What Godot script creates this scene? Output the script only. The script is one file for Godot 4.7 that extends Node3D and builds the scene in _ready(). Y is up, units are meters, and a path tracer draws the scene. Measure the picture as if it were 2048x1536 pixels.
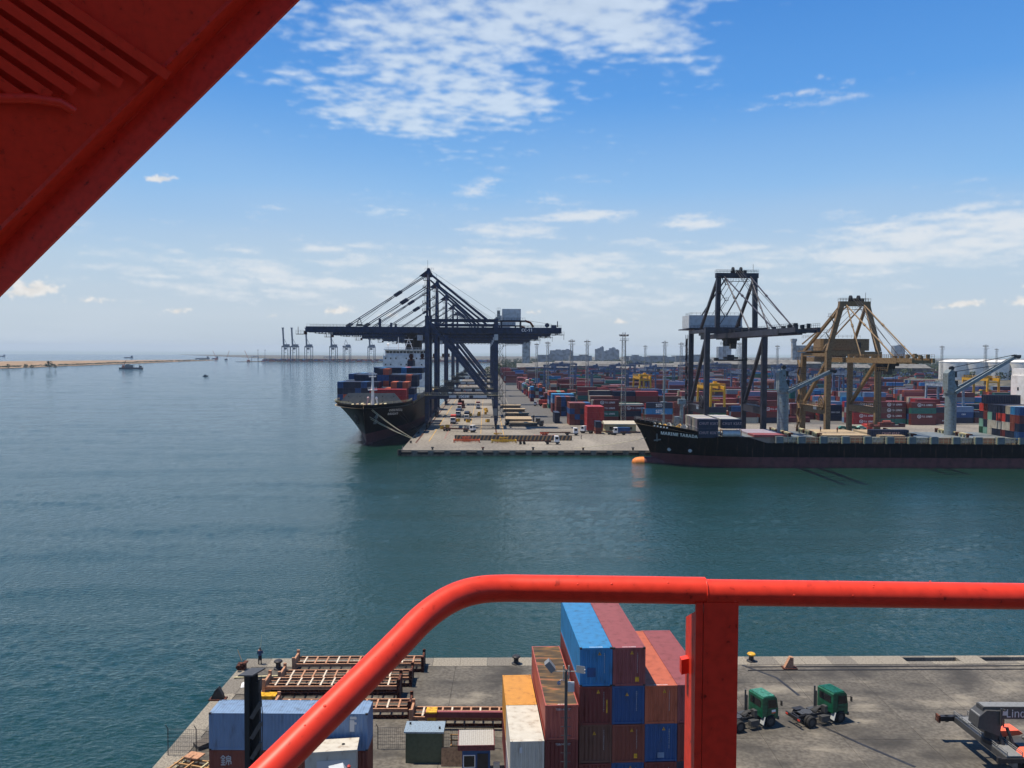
extends Node3D

const CAM_H := 33.5
const WATER := -1.7
const TH := 0.0314
const PO := Vector3(-38.1, 0.0, -282.0)
var rng := RandomNumberGenerator.new()
var M := {}
var TX := {}
var taken := {}
var cache := {}

class MB:
	var v := PackedVector3Array()
	var n := PackedVector3Array()
	func quad(a: Vector3, b: Vector3, c: Vector3, d: Vector3) -> void:
		var nn := (b - a).cross(c - a)
		if nn.length_squared() < 1e-12:
			nn = (c - a).cross(d - a)
		nn = nn.normalized()
		v.append(a); v.append(c); v.append(b); v.append(a); v.append(d); v.append(c)
		for i in 6: n.append(nn)
	func tri(a: Vector3, b: Vector3, c: Vector3) -> void:
		var nn := (b - a).cross(c - a).normalized()
		v.append(a); v.append(c); v.append(b)
		for i in 3: n.append(nn)
	func qn(a: Vector3, b: Vector3, c: Vector3, d: Vector3, na: Vector3, nb: Vector3, nc: Vector3, nd: Vector3) -> void:
		v.append(a); v.append(c); v.append(b); v.append(a); v.append(d); v.append(c)
		n.append(na); n.append(nc); n.append(nb); n.append(na); n.append(nd); n.append(nc)
	func hexa(p: Array) -> void:
		# p: four bottom corners then four top corners, both counter-clockwise seen from above
		quad(p[3], p[2], p[1], p[0]); quad(p[4], p[5], p[6], p[7])
		for i in 4:
			var j := (i + 1) % 4
			quad(p[i], p[j], p[j + 4], p[i + 4])
	func obox(c: Vector3, x: Vector3, y: Vector3, z: Vector3) -> void:
		hexa([c - x - y + z, c + x - y + z, c + x - y - z, c - x - y - z, c - x + y + z, c + x + y + z, c + x + y - z, c - x + y - z])
	func box(c: Vector3, s: Vector3) -> void:
		obox(c, Vector3(s.x / 2, 0, 0), Vector3(0, s.y / 2, 0), Vector3(0, 0, s.z / 2))
	func span(a: Vector3, b: Vector3) -> void:
		box((a + b) / 2, (b - a).abs())
	func beam(a: Vector3, b: Vector3, w: float, h := -1.0) -> void:
		if h < 0: h = w
		var d := b - a
		var l := d.length()
		if l < 1e-5: return
		d /= l
		var up := Vector3.UP if absf(d.y) < 0.97 else Vector3.RIGHT
		var s := d.cross(up).normalized()
		var u := s.cross(d)
		obox((a + b) / 2, d * l / 2, u * h / 2, s * w / 2)
	func tube(a: Vector3, b: Vector3, r: float, r2 := -1.0, seg := 8, caps := true) -> void:
		if r2 < 0: r2 = r
		var d := (b - a).normalized()
		var up := Vector3.UP if absf(d.y) < 0.97 else Vector3.RIGHT
		var s := d.cross(up).normalized()
		var u := d.cross(s)
		for i in seg:
			var t0 := TAU * i / seg
			var t1 := TAU * (i + 1) / seg
			var e0 := s * cos(t0) + u * sin(t0)
			var e1 := s * cos(t1) + u * sin(t1)
			qn(a + e0 * r, a + e1 * r, b + e1 * r2, b + e0 * r2, e0, e1, e1, e0)
			if caps:
				tri(b, b + e0 * r2, b + e1 * r2)
				tri(a, a + e1 * r, a + e0 * r)
	func pipe(pts: Array, r: float, seg := 10) -> void:
		var rings := []
		var s := Vector3.ZERO
		for i in pts.size():
			var d: Vector3 = (pts[min(i + 1, pts.size() - 1)] - pts[max(i - 1, 0)]).normalized()
			if s == Vector3.ZERO:
				s = d.cross(Vector3.UP if absf(d.y) < 0.95 else Vector3.RIGHT).normalized()
			else:
				s = (s - d * s.dot(d)).normalized()
			var u := d.cross(s)
			var ring := []
			for k in seg:
				var t := TAU * k / seg
				ring.append(s * cos(t) + u * sin(t))
			rings.append(ring)
		for i in pts.size() - 1:
			for k in seg:
				var k2 := (k + 1) % seg
				var a: Vector3 = rings[i][k]
				var b: Vector3 = rings[i][k2]
				var c: Vector3 = rings[i + 1][k2]
				var d2: Vector3 = rings[i + 1][k]
				qn(pts[i] + a * r, pts[i] + b * r, pts[i + 1] + c * r, pts[i + 1] + d2 * r, a, b, c, d2)
		for e in [0, pts.size() - 1]:
			for k in seg:
				tri(pts[e], pts[e] + rings[e][k] * r, pts[e] + rings[e][(k + 1) % seg] * r)
	func lathe(c: Vector3, prof: Array, seg := 16) -> void:
		for i in prof.size() - 1:
			var p: Vector2 = prof[i]
			var q: Vector2 = prof[i + 1]
			var sl := Vector2(q.y - p.y, p.x - q.x).normalized()
			for k in seg:
				var t0 := TAU * k / seg
				var t1 := TAU * (k + 1) / seg
				var e0 := Vector3(cos(t0), 0, -sin(t0))
				var e1 := Vector3(cos(t1), 0, -sin(t1))
				var n0 := (e0 * sl.x + Vector3.UP * sl.y).normalized()
				var n1 := (e1 * sl.x + Vector3.UP * sl.y).normalized()
				var y0 := Vector3.UP * p.y
				var y1 := Vector3.UP * q.y
				qn(c + e0 * p.x + y0, c + e1 * p.x + y0, c + e1 * q.x + y1, c + e0 * q.x + y1, n0, n1, n1, n0)
	func prism(poly: PackedVector2Array, o: Vector3, ex: Vector3, ey: Vector3, ez: Vector3) -> void:
		# polygon in the (ex, ey) plane, pushed along ez
		var idx := Geometry2D.triangulate_polygon(poly)
		var flip := ex.cross(ey).dot(ez) < 0
		if Geometry2D.is_polygon_clockwise(poly): flip = not flip
		for i in range(0, idx.size(), 3):
			var a := o + ex * poly[idx[i]].x + ey * poly[idx[i]].y
			var b := o + ex * poly[idx[i + 1]].x + ey * poly[idx[i + 1]].y
			var c := o + ex * poly[idx[i + 2]].x + ey * poly[idx[i + 2]].y
			var up := (b - a).cross(c - a).dot(ez) > 0
			if up:
				tri(a + ez, b + ez, c + ez); tri(a, c, b)
			else:
				tri(a + ez, c + ez, b + ez); tri(a, b, c)
		for i in poly.size():
			var j := (i + 1) % poly.size()
			var a := o + ex * poly[i].x + ey * poly[i].y
			var b := o + ex * poly[j].x + ey * poly[j].y
			if flip: quad(b, a, a + ez, b + ez)
			else: quad(a, b, b + ez, a + ez)
	func rail(a: Vector3, b: Vector3, h := 1.1, step := 2.0, t := 0.06) -> void:
		var l := a.distance_to(b)
		var k := maxi(1, int(l / step))
		for i in k + 1:
			var p := a.lerp(b, float(i) / k)
			beam(p, p + Vector3.UP * h, t)
		for y in [h, h * 0.55]:
			beam(a + Vector3.UP * y, b + Vector3.UP * y, t)
	func ladder(a: Vector3, b: Vector3, side: Vector3, w := 0.5, step := 0.5, t := 0.07) -> void:
		beam(a - side * w / 2, b - side * w / 2, t); beam(a + side * w / 2, b + side * w / 2, t)
		var k := int(a.distance_to(b) / step)
		for i in range(1, k):
			var p := a.lerp(b, float(i) / k)
			beam(p - side * w / 2, p + side * w / 2, t * 0.7)
	func lattice(a: Vector3, b: Vector3, w: float, t: float, step: float, w2 := -1.0) -> void:
		if w2 < 0: w2 = w
		var d := (b - a).normalized()
		var up := Vector3.UP if absf(d.y) < 0.9 else Vector3.FORWARD
		var s := d.cross(up).normalized()
		var u := s.cross(d)
		var k := maxi(1, int(a.distance_to(b) / step))
		var cs := [s + u, s - u, -s - u, -s + u]
		for c in cs:
			beam(a + c * w / 2, b + c * w2 / 2, t)
		for i in k:
			var p := a.lerp(b, float(i) / k)
			var q := a.lerp(b, float(i + 1) / k)
			var wp: float = lerpf(w, w2, float(i) / k) / 2
			var wq: float = lerpf(w, w2, float(i + 1) / k) / 2
			for m in 4:
				beam(p + cs[m] * wp, p + cs[(m + 1) % 4] * wp, t * 0.7)
				if i % 2 == 0: beam(p + cs[m] * wp, q + cs[(m + 1) % 4] * wq, t * 0.6)
				else: beam(p + cs[(m + 1) % 4] * wp, q + cs[m] * wq, t * 0.6)
	func add(o: MB, t: Transform3D) -> void:
		for i in o.v.size():
			v.append(t * o.v[i]); n.append(t.basis * o.n[i])
	func mesh() -> ArrayMesh:
		var arr := []
		arr.resize(Mesh.ARRAY_MAX)
		arr[Mesh.ARRAY_VERTEX] = v
		arr[Mesh.ARRAY_NORMAL] = n
		var m := ArrayMesh.new()
		if v.size(): m.add_surface_from_arrays(Mesh.PRIMITIVE_TRIANGLES, arr)
		return m

func V(x: float, y: float, z: float) -> Vector3:
	return Vector3(x, y, z)
func P(u: float, w: float, h := 0.0) -> Vector3:
	return PO + Vector3(cos(TH) * u - sin(TH) * w, h, -sin(TH) * u - cos(TH) * w)
func numbered(called: String) -> String:
	taken[called] = taken.get(called, -1) + 1
	return called if taken[called] == 0 else "%s_%03d" % [called, taken[called]]
func tag(o: Node, label: String, category := "", group := "", kind := "") -> Node:
	if label: o.set_meta("label", label)
	if category: o.set_meta("category", category)
	if group: o.set_meta("group", group)
	if kind: o.set_meta("kind", kind)
	return o
func put(called: String, mb, m: Material, parent: Node = null) -> MeshInstance3D:
	var o := MeshInstance3D.new()
	o.mesh = mb.mesh() if mb is MB else mb
	o.material_override = m
	if parent == null:
		o.name = numbered(called); add_child(o)
	else:
		o.name = called; parent.add_child(o, true)
	return o
func thing(called: String, label: String, category: String, at := Vector3.ZERO, turn := 0.0, group := "") -> Node3D:
	var o := Node3D.new()
	o.name = numbered(called); add_child(o)
	o.position = at; o.rotation.y = turn
	tag(o, label, category, group)
	return o
func copy(src: Node3D, at: Vector3, turn: float, label: String) -> Node3D:
	var r: Node3D = src.duplicate()
	var base := String(src.name)
	var rx := RegEx.create_from_string("_\\d{3}$")
	r.name = numbered(rx.sub(base, ""))
	add_child(r)
	r.position = at; r.rotation.y = turn
	r.set_meta("label", label)
	return r
func lettering(text: String, size: float, m: Material, parent: Node, at: Transform3D, called := "lettering", bold := 500, italic := false) -> MeshInstance3D:
	var key := "txt%s%d%s" % [text, bold, italic]
	if not cache.has(key):
		var t := TextMesh.new()
		var f := SystemFont.new()
		f.font_names = PackedStringArray(["Droid Sans"])
		f.font_weight = bold
		f.font_italic = italic
		t.font = f
		t.text = text
		t.font_size = 32
		t.pixel_size = 1.0 / 23.0
		t.depth = 0.02
		cache[key] = t
	var o := put(called, cache[key], m, parent)
	o.transform = at * Transform3D(Basis.from_scale(Vector3(size, size, 1)), Vector3.ZERO)
	return o

func lin(r: float, g: float, b: float, a := 1.0) -> Color:
	return Color(r, g, b, a).linear_to_srgb()
func mat(called: String, c: Color, rough := 0.7, metal := 0.0, tex := "", scale := 0.25, world := true) -> StandardMaterial3D:
	var m := StandardMaterial3D.new()
	m.resource_name = called
	m.albedo_color = c
	m.roughness = rough
	m.metallic = metal
	if tex:
		m.albedo_texture = TX[tex]
		m.uv1_triplanar = true
		m.uv1_world_triplanar = world
		m.uv1_scale = Vector3.ONE * scale
	M[called] = m
	return m
func ramp_tex(called: String, w: int, freq: float, seed_: int, stops: Array, oct := 5, kind := FastNoiseLite.TYPE_SIMPLEX_SMOOTH, warp := 0.0, sx := 1) -> void:
	# stops: [[value 0..1, Color]] a colour for each value of seamless noise
	var f := FastNoiseLite.new()
	f.noise_type = kind; f.seed = seed_; f.frequency = freq
	f.fractal_type = FastNoiseLite.FRACTAL_FBM; f.fractal_octaves = oct
	if warp > 0:
		f.domain_warp_enabled = true; f.domain_warp_amplitude = warp; f.domain_warp_frequency = freq * 2
	var im := f.get_seamless_image(w, w)
	var src := im.get_data()
	var lut := PackedByteArray()
	lut.resize(256 * 4)
	for i in 256:
		var x := i / 255.0
		var c: Color = stops[0][1]
		for k in stops.size() - 1:
			if x >= stops[k][0]:
				c = (stops[k][1] as Color).lerp(stops[k + 1][1], clampf((x - stops[k][0]) / (stops[k + 1][0] - stops[k][0]), 0, 1))
		lut[i * 4] = int(clampf(c.r, 0, 1) * 255); lut[i * 4 + 1] = int(clampf(c.g, 0, 1) * 255); lut[i * 4 + 2] = int(clampf(c.b, 0, 1) * 255); lut[i * 4 + 3] = int(clampf(c.a, 0, 1) * 255)
	var out := PackedByteArray()
	out.resize(w * w * 4)
	for i in src.size():
		var k := src[i] * 4
		var j := i * 4
		out[j] = lut[k]; out[j + 1] = lut[k + 1]; out[j + 2] = lut[k + 2]; out[j + 3] = lut[k + 3]
	TX[called] = ImageTexture.create_from_image(Image.create_from_data(w, w, false, Image.FORMAT_RGBA8, out))
func _ready() -> void:
	rng.seed = 11
	# ---- camera ----
	var cam := Camera3D.new()
	cam.name = "camera"
	add_child(cam)
	cam.fov = 49.92
	cam.near = 0.05
	cam.far = 30000.0
	cam.transform = Transform3D(Basis(Vector3.RIGHT, -deg_to_rad(2.117)) * Basis(Vector3.BACK, 0.005), Vector3(0, CAM_H, 0))
	cam.current = true
	# ---- sky, air and exposure ----
	var env := Environment.new()
	env.background_mode = Environment.BG_SKY
	var sky := Sky.new()
	sky.sky_material = make_sky()
	env.sky = sky
	env.background_energy_multiplier = 0.76
	env.tonemap_mode = Environment.TONE_MAPPER_LINEAR
	env.tonemap_exposure = 1.32
	env.fog_enabled = true
	env.fog_density = 0.00005
	env.fog_light_color = Color(0.82, 0.9, 1.0)
	env.sdfgi_enabled = true
	env.ssao_enabled = true
	env.ssil_enabled = true
	var we := WorldEnvironment.new()
	we.name = "world_environment"
	we.environment = env
	add_child(we)
	# ---- sun: high, from the left ----
	var sun := DirectionalLight3D.new()
	sun.name = "sun"
	add_child(sun)
	sun.light_energy = 1.6
	sun.light_color = Color(1.0, 0.95, 0.87)
	sun.light_angular_distance = 0.5
	sun.shadow_enabled = true
	sun.look_at_from_position(Vector3(-0.31, 1, -0.045) * 100, Vector3.ZERO, Vector3.FORWARD)
	textures()
	materials()
	setting()
	near_quay()
	foreground()
	gantry_cranes()
	left_ship()
	right_ship()
	yard()
	wharf_items()
	far_things()
	print("built ", Time.get_ticks_msec())

func fbm(freq: float, oct: int, seed_: int, kind := FastNoiseLite.TYPE_SIMPLEX_SMOOTH) -> FastNoiseLite:
	var f := FastNoiseLite.new()
	f.noise_type = kind
	f.frequency = freq; f.fractal_octaves = oct; f.seed = seed_
	f.fractal_type = FastNoiseLite.FRACTAL_FBM
	return f

# clouds: [azimuth deg, elevation deg, half width, half height, tilt deg, strength, kind] kind 0 rippled high cloud, 1 streaked veil, 2 cumulus puff
var CLOUDS := []
func make_sky() -> PanoramaSkyMaterial:
	CLOUDS = [
		[-2.0, 21.5, 13.5, 3.6, 6, 1.0, 0], [2.0, 24.5, 14.0, 4.0, 0, 1.0, 0], [-3.5, 17.2, 8.0, 2.6, -12, 0.95, 0], [-9.5, 16.0, 8.0, 2.1, -6, 0.85, 0], [8.5, 21.0, 6.0, 2.6, -20, 0.95, 0], [-10.0, 21.5, 5.0, 2.4, 0, 0.8, 0], [33.0, 24.0, 3.0, 1.3, 15, 0.5, 0],
		[19.5, 16.2, 4.0, 0.75, 8, 0.42, 1], [-2.2, 11.3, 3.0, 0.9, 30, 0.4, 1], [3.5, 10.8, 3.2, 0.8, 18, 0.3, 1], [-8.5, 9.6, 3.0, 0.9, -6, 0.55, 0], [-17.0, 9.2, 1.4, 0.5, 0, 0.4, 1],
		[-0.5, 8.6, 3.6, 0.7, 3, 0.75, 1], [6.0, 9.4, 3.4, 0.55, 1, 0.95, 1], [12.0, 8.8, 2.6, 0.5, -3, 0.85, 1], [-12.0, 7.0, 3.6, 0.5, 2, 0.6, 1], [4.0, 6.4, 2.6, 0.4, 5, 0.6, 1], [15.0, 6.9, 3.6, 0.4, 4, 0.6, 1],
		[27.0, 7.0, 11.0, 2.0, 6, 0.85, 1], [34.0, 8.6, 7.0, 1.3, 6, 0.7, 1], [-20.0, 5.2, 9.0, 1.8, -5, 0.62, 1], [-14.0, 4.4, 7.0, 1.1, 0, 0.5, 1], [0.0, 5.8, 16.0, 2.0, 2, 0.7, 1], [9.0, 3.8, 14.0, 1.3, 2, 0.4, 1], [-27.5, 7.4, 1.6, 0.8, 12, 0.4, 1],
		[-23.0, 10.8, 1.1, 0.32, 4, 0.8, 2], [-30.2, 3.6, 1.7, 0.62, 8, 0.95, 2], [-33.5, 3.4, 1.4, 0.45, 0, 0.8, 2], [-27.2, 3.1, 1.5, 0.3, 0, 0.6, 2], [-22.0, 2.6, 0.75, 0.3, 10, 0.75, 2], [-12.0, 2.8, 1.1, 0.4, 4, 0.8, 2], [-8.5, 2.6, 0.9, 0.3, 0, 0.5, 2], [7.4, 2.2, 1.3, 0.28, -5, 0.7, 2], [1.5, 2.8, 0.9, 0.3, -5, 0.6, 2], [28.5, 3.1, 1.7, 0.28, 3, 0.85, 2], [33.2, 3.9, 1.5, 0.75, 5, 0.95, 2], [31.8, 3.2, 1.2, 0.35, 0, 0.7, 2], [-16.0, 2.4, 0.7, 0.22, 0, 0.5, 2]]
	var r := RandomNumberGenerator.new()
	r.seed = 5
	for i in 70:
		var az := r.randf_range(42, 318)
		CLOUDS.append([az, r.randf_range(12, 30), r.randf_range(5, 13), r.randf_range(1.6, 3.6), r.randf_range(-15, 15), r.randf_range(0.5, 1.0), 0] if i % 3 == 0 else ([az, r.randf_range(3.5, 10), r.randf_range(3, 11), r.randf_range(0.4, 1.6), r.randf_range(-5, 6), r.randf_range(0.4, 0.8), 1] if i % 3 == 1 else [az, r.randf_range(2.4, 4), r.randf_range(0.8, 1.8), r.randf_range(0.3, 0.6), 0, 0.8, 2]))
	for c in CLOUDS:
		if c[0] > 180: c[0] -= 360
		c.append(cos(deg_to_rad(c[4]))); c.append(sin(deg_to_rad(c[4])))
	var W := 4096
	var H := 2048
	var ns := [fbm(0.55, 5, 3), fbm(0.8, 5, 8), fbm(1.4, 5, 21), fbm(0.25, 3, 33)]
	ns[0].domain_warp_enabled = true; ns[0].domain_warp_amplitude = 0.5; ns[0].domain_warp_frequency = 0.9
	ns[2].domain_warp_enabled = true; ns[2].domain_warp_amplitude = 0.4; ns[2].domain_warp_frequency = 1.5
	var wide := patch(1024, 256, 0, 360, 0, 90, ns)
	wide.resize(W, H / 2, Image.INTERPOLATE_CUBIC)
	var full := Image.create(W, H, false, Image.FORMAT_RGBF)
	full.fill(Color(0.42, 0.5, 0.55))
	full.blit_rect(wide, Rect2i(0, 0, W, H / 2), Vector2i.ZERO)
	var rows := 318
	var fine := patch(912, rows, -456 * 360.0 / W, 456 * 360.0 / W, 0, rows * 180.0 / H, ns)
	# the picture's left edge looks along -Z
	full.blit_rect(fine, Rect2i(456, 0, 456, rows), Vector2i(0, H / 2 - rows))
	full.blit_rect(fine, Rect2i(0, 0, 456, rows), Vector2i(W - 456, H / 2 - rows))
	var m := PanoramaSkyMaterial.new()
	m.panorama = ImageTexture.create_from_image(full)
	return m

func patch(w: int, h: int, az0: float, az1: float, el0: float, el1: float, ns: Array) -> Image:
	var buf := PackedFloat32Array()
	buf.resize(w * h * 3)
	var grad := [[0.0, Vector3(0.53, 0.61, 0.68)], [2.5, Vector3(0.55, 0.645, 0.73)], [6.0, Vector3(0.48, 0.63, 0.78)], [11.0, Vector3(0.255, 0.50, 0.84)], [17.0, Vector3(0.115, 0.345, 0.78)], [24.0, Vector3(0.062, 0.245, 0.67)], [40.0, Vector3(0.05, 0.19, 0.52)], [90.0, Vector3(0.035, 0.14, 0.42)]]
	var cols := []
	for c in CLOUDS:
		cols.append(c)
	for y in h:
		var el := el1 - (y + 0.5) * (el1 - el0) / h
		var base: Vector3 = grad[0][1]
		for k in grad.size() - 1:
			if el >= grad[k][0]:
				base = (grad[k][1] as Vector3).lerp(grad[k + 1][1], (el - grad[k][0]) / (grad[k + 1][0] - grad[k][0]))
		var near := []
		for c in cols:
			var reach: float = maxf(c[3], c[2] * absf(c[8]) + c[3]) * 2.1
			if absf(el - c[1]) < reach: near.append(c)
		var sy := sin(deg_to_rad(el))
		var inv := 1.0 / (sy + 0.06)
		var ce := cos(deg_to_rad(el))
		for x in w:
			var az := az0 + (x + 0.5) * (az1 - az0) / w
			var ra := deg_to_rad(az)
			var px := sin(ra) * ce * inv
			var pz := cos(ra) * ce * inv
			var col := base
			# a faint uneven veil everywhere low down
			var veil: float = clampf(ns[3].get_noise_2d(px * 1.2, pz * 0.9) * 0.9 + 0.28, 0, 1) * clampf(1.0 - el / 16.0, 0, 1) * 0.6
			col = col.lerp(Vector3(0.60, 0.68, 0.76), veil)
			var d0 := 0.0
			var d1 := 0.0
			var d2 := 0.0
			for c in near:
				var dx: float = az - c[0]
				if dx > 180: dx -= 360
				elif dx < -180: dx += 360
				if absf(dx) > c[2] * 2.2: continue
				var dy: float = el - c[1]
				var a: float = (dx * c[7] + dy * c[8]) / c[2]
				var b: float = (dy * c[7] - dx * c[8]) / c[3]
				var q := a * a + b * b
				if q > 4.0: continue
				var g: float = c[5] * exp(-q * 1.1)
				if c[6] == 0: d0 = maxf(d0, g) + minf(d0, g) * 0.3
				elif c[6] == 1: d1 = maxf(d1, g) + minf(d1, g) * 0.3
				else:
					if b < -0.3: g *= clampf(1.0 + (b + 0.3) * 1.6, 0, 1)
					d2 = maxf(d2, g)
			if d0 > 0.03:
				var n: float = ns[0].get_noise_3d(px * 3.2, pz * 3.6, 0.0)
				var n2: float = ns[1].get_noise_3d(px * 12.0, pz * 15.0, 4.0)
				var t := clampf((d0 * 1.22 - 0.45 + n * 0.62 + n2 * 0.85) * 0.95, 0, 1)
				t = t * t * (3 - 2 * t) * 0.74
				col = col.lerp(Vector3(0.70, 0.79, 0.87) + Vector3.ONE * n2 * 0.10, t)
			if d1 > 0.03:
				var n: float = ns[2].get_noise_3d(az * 0.13 - el * 0.16, el * 0.9 + az * 0.05, 2.0) + 0.45 * ns[1].get_noise_3d(az * 0.7, el * 2.6, 7.0)
				var t := clampf((d1 * 1.3 - 0.30 + n * 0.95) * 0.9, 0, 1)
				t = t * t * (3 - 2 * t) * 0.78
				col = col.lerp(Vector3(0.80, 0.83, 0.86), t)
			if d2 > 0.03:
				var n: float = ns[2].get_noise_3d(az * 0.9, el * 1.7, 9.0)
				var t := clampf((d2 * 1.5 - 0.55 + n * 0.95) * 2.0, 0, 1)
				t = t * t * (3 - 2 * t) * 0.86
				col = col.lerp(Vector3(0.83, 0.80, 0.76) + Vector3.ONE * clampf(n, -0.3, 0.4) * 0.2, t)
			var i := (y * w + x) * 3
			buf[i] = col.x; buf[i + 1] = col.y; buf[i + 2] = col.z
	return Image.create_from_data(w, h, false, Image.FORMAT_RGBF, buf.to_byte_array())

func textures() -> void:
	var w := Color.WHITE
	ramp_tex("grime", 512, 0.008, 2, [[0.0, Color(0.62, 0.6, 0.57)], [0.38, Color(0.84, 0.83, 0.81)], [0.62, Color(0.95, 0.95, 0.94)], [1.0, w]])
	ramp_tex("rusty", 512, 0.02, 9, [[0.0, Color(0.5, 0.34, 0.25)], [0.16, Color(0.6, 0.46, 0.37)], [0.25, Color(0.86, 0.84, 0.82)], [0.6, Color(0.94, 0.94, 0.93)], [1.0, w]], 6)
	ramp_tex("streak", 512, 0.02, 19, [[0.0, Color(0.66, 0.58, 0.53)], [0.16, Color(0.84, 0.81, 0.79)], [0.32, Color(0.93, 0.925, 0.92)], [0.7, Color(0.98, 0.98, 0.98)], [1.0, w]], 6)
	ramp_tex("rusted", 512, 0.02, 14, [[0.0, Color(0.22, 0.13, 0.09)], [0.42, Color(0.45, 0.26, 0.17)], [0.58, Color(0.7, 0.45, 0.33)], [0.75, Color(1, 0.96, 0.9)], [1.0, w]], 6)
	ramp_tex("roofrot", 512, 0.012, 17, [[0.0, Color(0.16, 0.135, 0.11)], [0.42, Color(0.27, 0.225, 0.18)], [0.6, Color(0.36, 0.29, 0.21)], [0.72, Color(0.5, 0.36, 0.2)], [0.8, Color(0.56, 0.33, 0.27)], [1.0, Color(0.62, 0.35, 0.3)]], 6)
	ramp_tex("soft", 512, 0.01, 23, [[0.0, Color(0.86, 0.85, 0.84)], [0.5, Color(0.95, 0.95, 0.945)], [1.0, w]])
	ramp_tex("paintwork", 512, 0.03, 52, [[0.0, Color(0.35, 0.3, 0.28)], [0.1, Color(0.6, 0.55, 0.52)], [0.17, Color(0.9, 0.89, 0.88)], [0.6, Color(0.97, 0.965, 0.96)], [1.0, w]], 6)
	ramp_tex("hullpaint", 512, 0.02, 63, [[0.0, Color(0.05, 0.053, 0.062)], [0.62, Color(0.055, 0.058, 0.066)], [0.76, Color(0.11, 0.1, 0.1)], [0.9, Color(0.26, 0.2, 0.16)], [1.0, Color(0.34, 0.25, 0.19)]], 6)
	ramp_tex("concrete", 512, 0.03, 4, [[0.0, Color(0.62, 0.61, 0.59)], [0.45, Color(0.84, 0.83, 0.82)], [0.7, Color(0.95, 0.95, 0.94)], [1.0, w]], 6)
	ramp_tex("blotch", 1024, 0.0055, 6, [[0.0, Color(0.16, 0.155, 0.145, 0.9)], [0.24, Color(0.2, 0.19, 0.18, 0.75)], [0.42, Color(0.28, 0.27, 0.25, 0.4)], [0.55, Color(0.4, 0.38, 0.35, 0.0)], [0.7, Color(0.55, 0.52, 0.47, 0.15)], [0.85, Color(0.6, 0.57, 0.51, 0.38)], [1.0, Color(0.64, 0.61, 0.54, 0.45)]], 7, FastNoiseLite.TYPE_SIMPLEX_SMOOTH, 40.0)
	ramp_tex("tyremark", 1024, 0.004, 26, [[0.0, Color(0.3, 0.29, 0.28, 0.5)], [0.35, Color(0.32, 0.31, 0.3, 0.25)], [0.5, Color(0.5, 0.5, 0.48, 0.0)], [1.0, Color(0.68, 0.65, 0.6, 0.35)]], 6, FastNoiseLite.TYPE_SIMPLEX_SMOOTH, 20.0)
	ramp_tex("sand", 512, 0.01, 31, [[0.0, Color(0.6, 0.62, 0.5)], [0.4, Color(0.8, 0.78, 0.72)], [0.55, Color(0.95, 0.93, 0.9)], [1.0, w]], 5)
	ramp_tex("town", 512, 0.03, 44, [[0.0, Color(0.2, 0.28, 0.18)], [0.45, Color(0.4, 0.42, 0.36)], [0.55, Color(0.75, 0.7, 0.62)], [1.0, Color(0.95, 0.9, 0.85)]], 4)
	# ripples: a seamless height picture turned into normals, and the same as relief
	var f := fbm(0.013, 5, 71)
	f.domain_warp_enabled = true; f.domain_warp_amplitude = 22.0; f.domain_warp_frequency = 0.012
	f.fractal_gain = 0.55
	var im := f.get_seamless_image(1024, 1024)
	im.convert(Image.FORMAT_RGBA8)
	im.bump_map_to_normal_map(9.0)
	TX["ripple"] = ImageTexture.create_from_image(im)

func tint(called: String, r: float, g: float, b: float, rough := 0.55, tex := "streak", scale := 0.21) -> void:
	var m := mat(called, lin(r, g, b), rough, 0.0, tex, scale)
	m.uv1_scale = Vector3(0.11, 0.035, 0.11)

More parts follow.
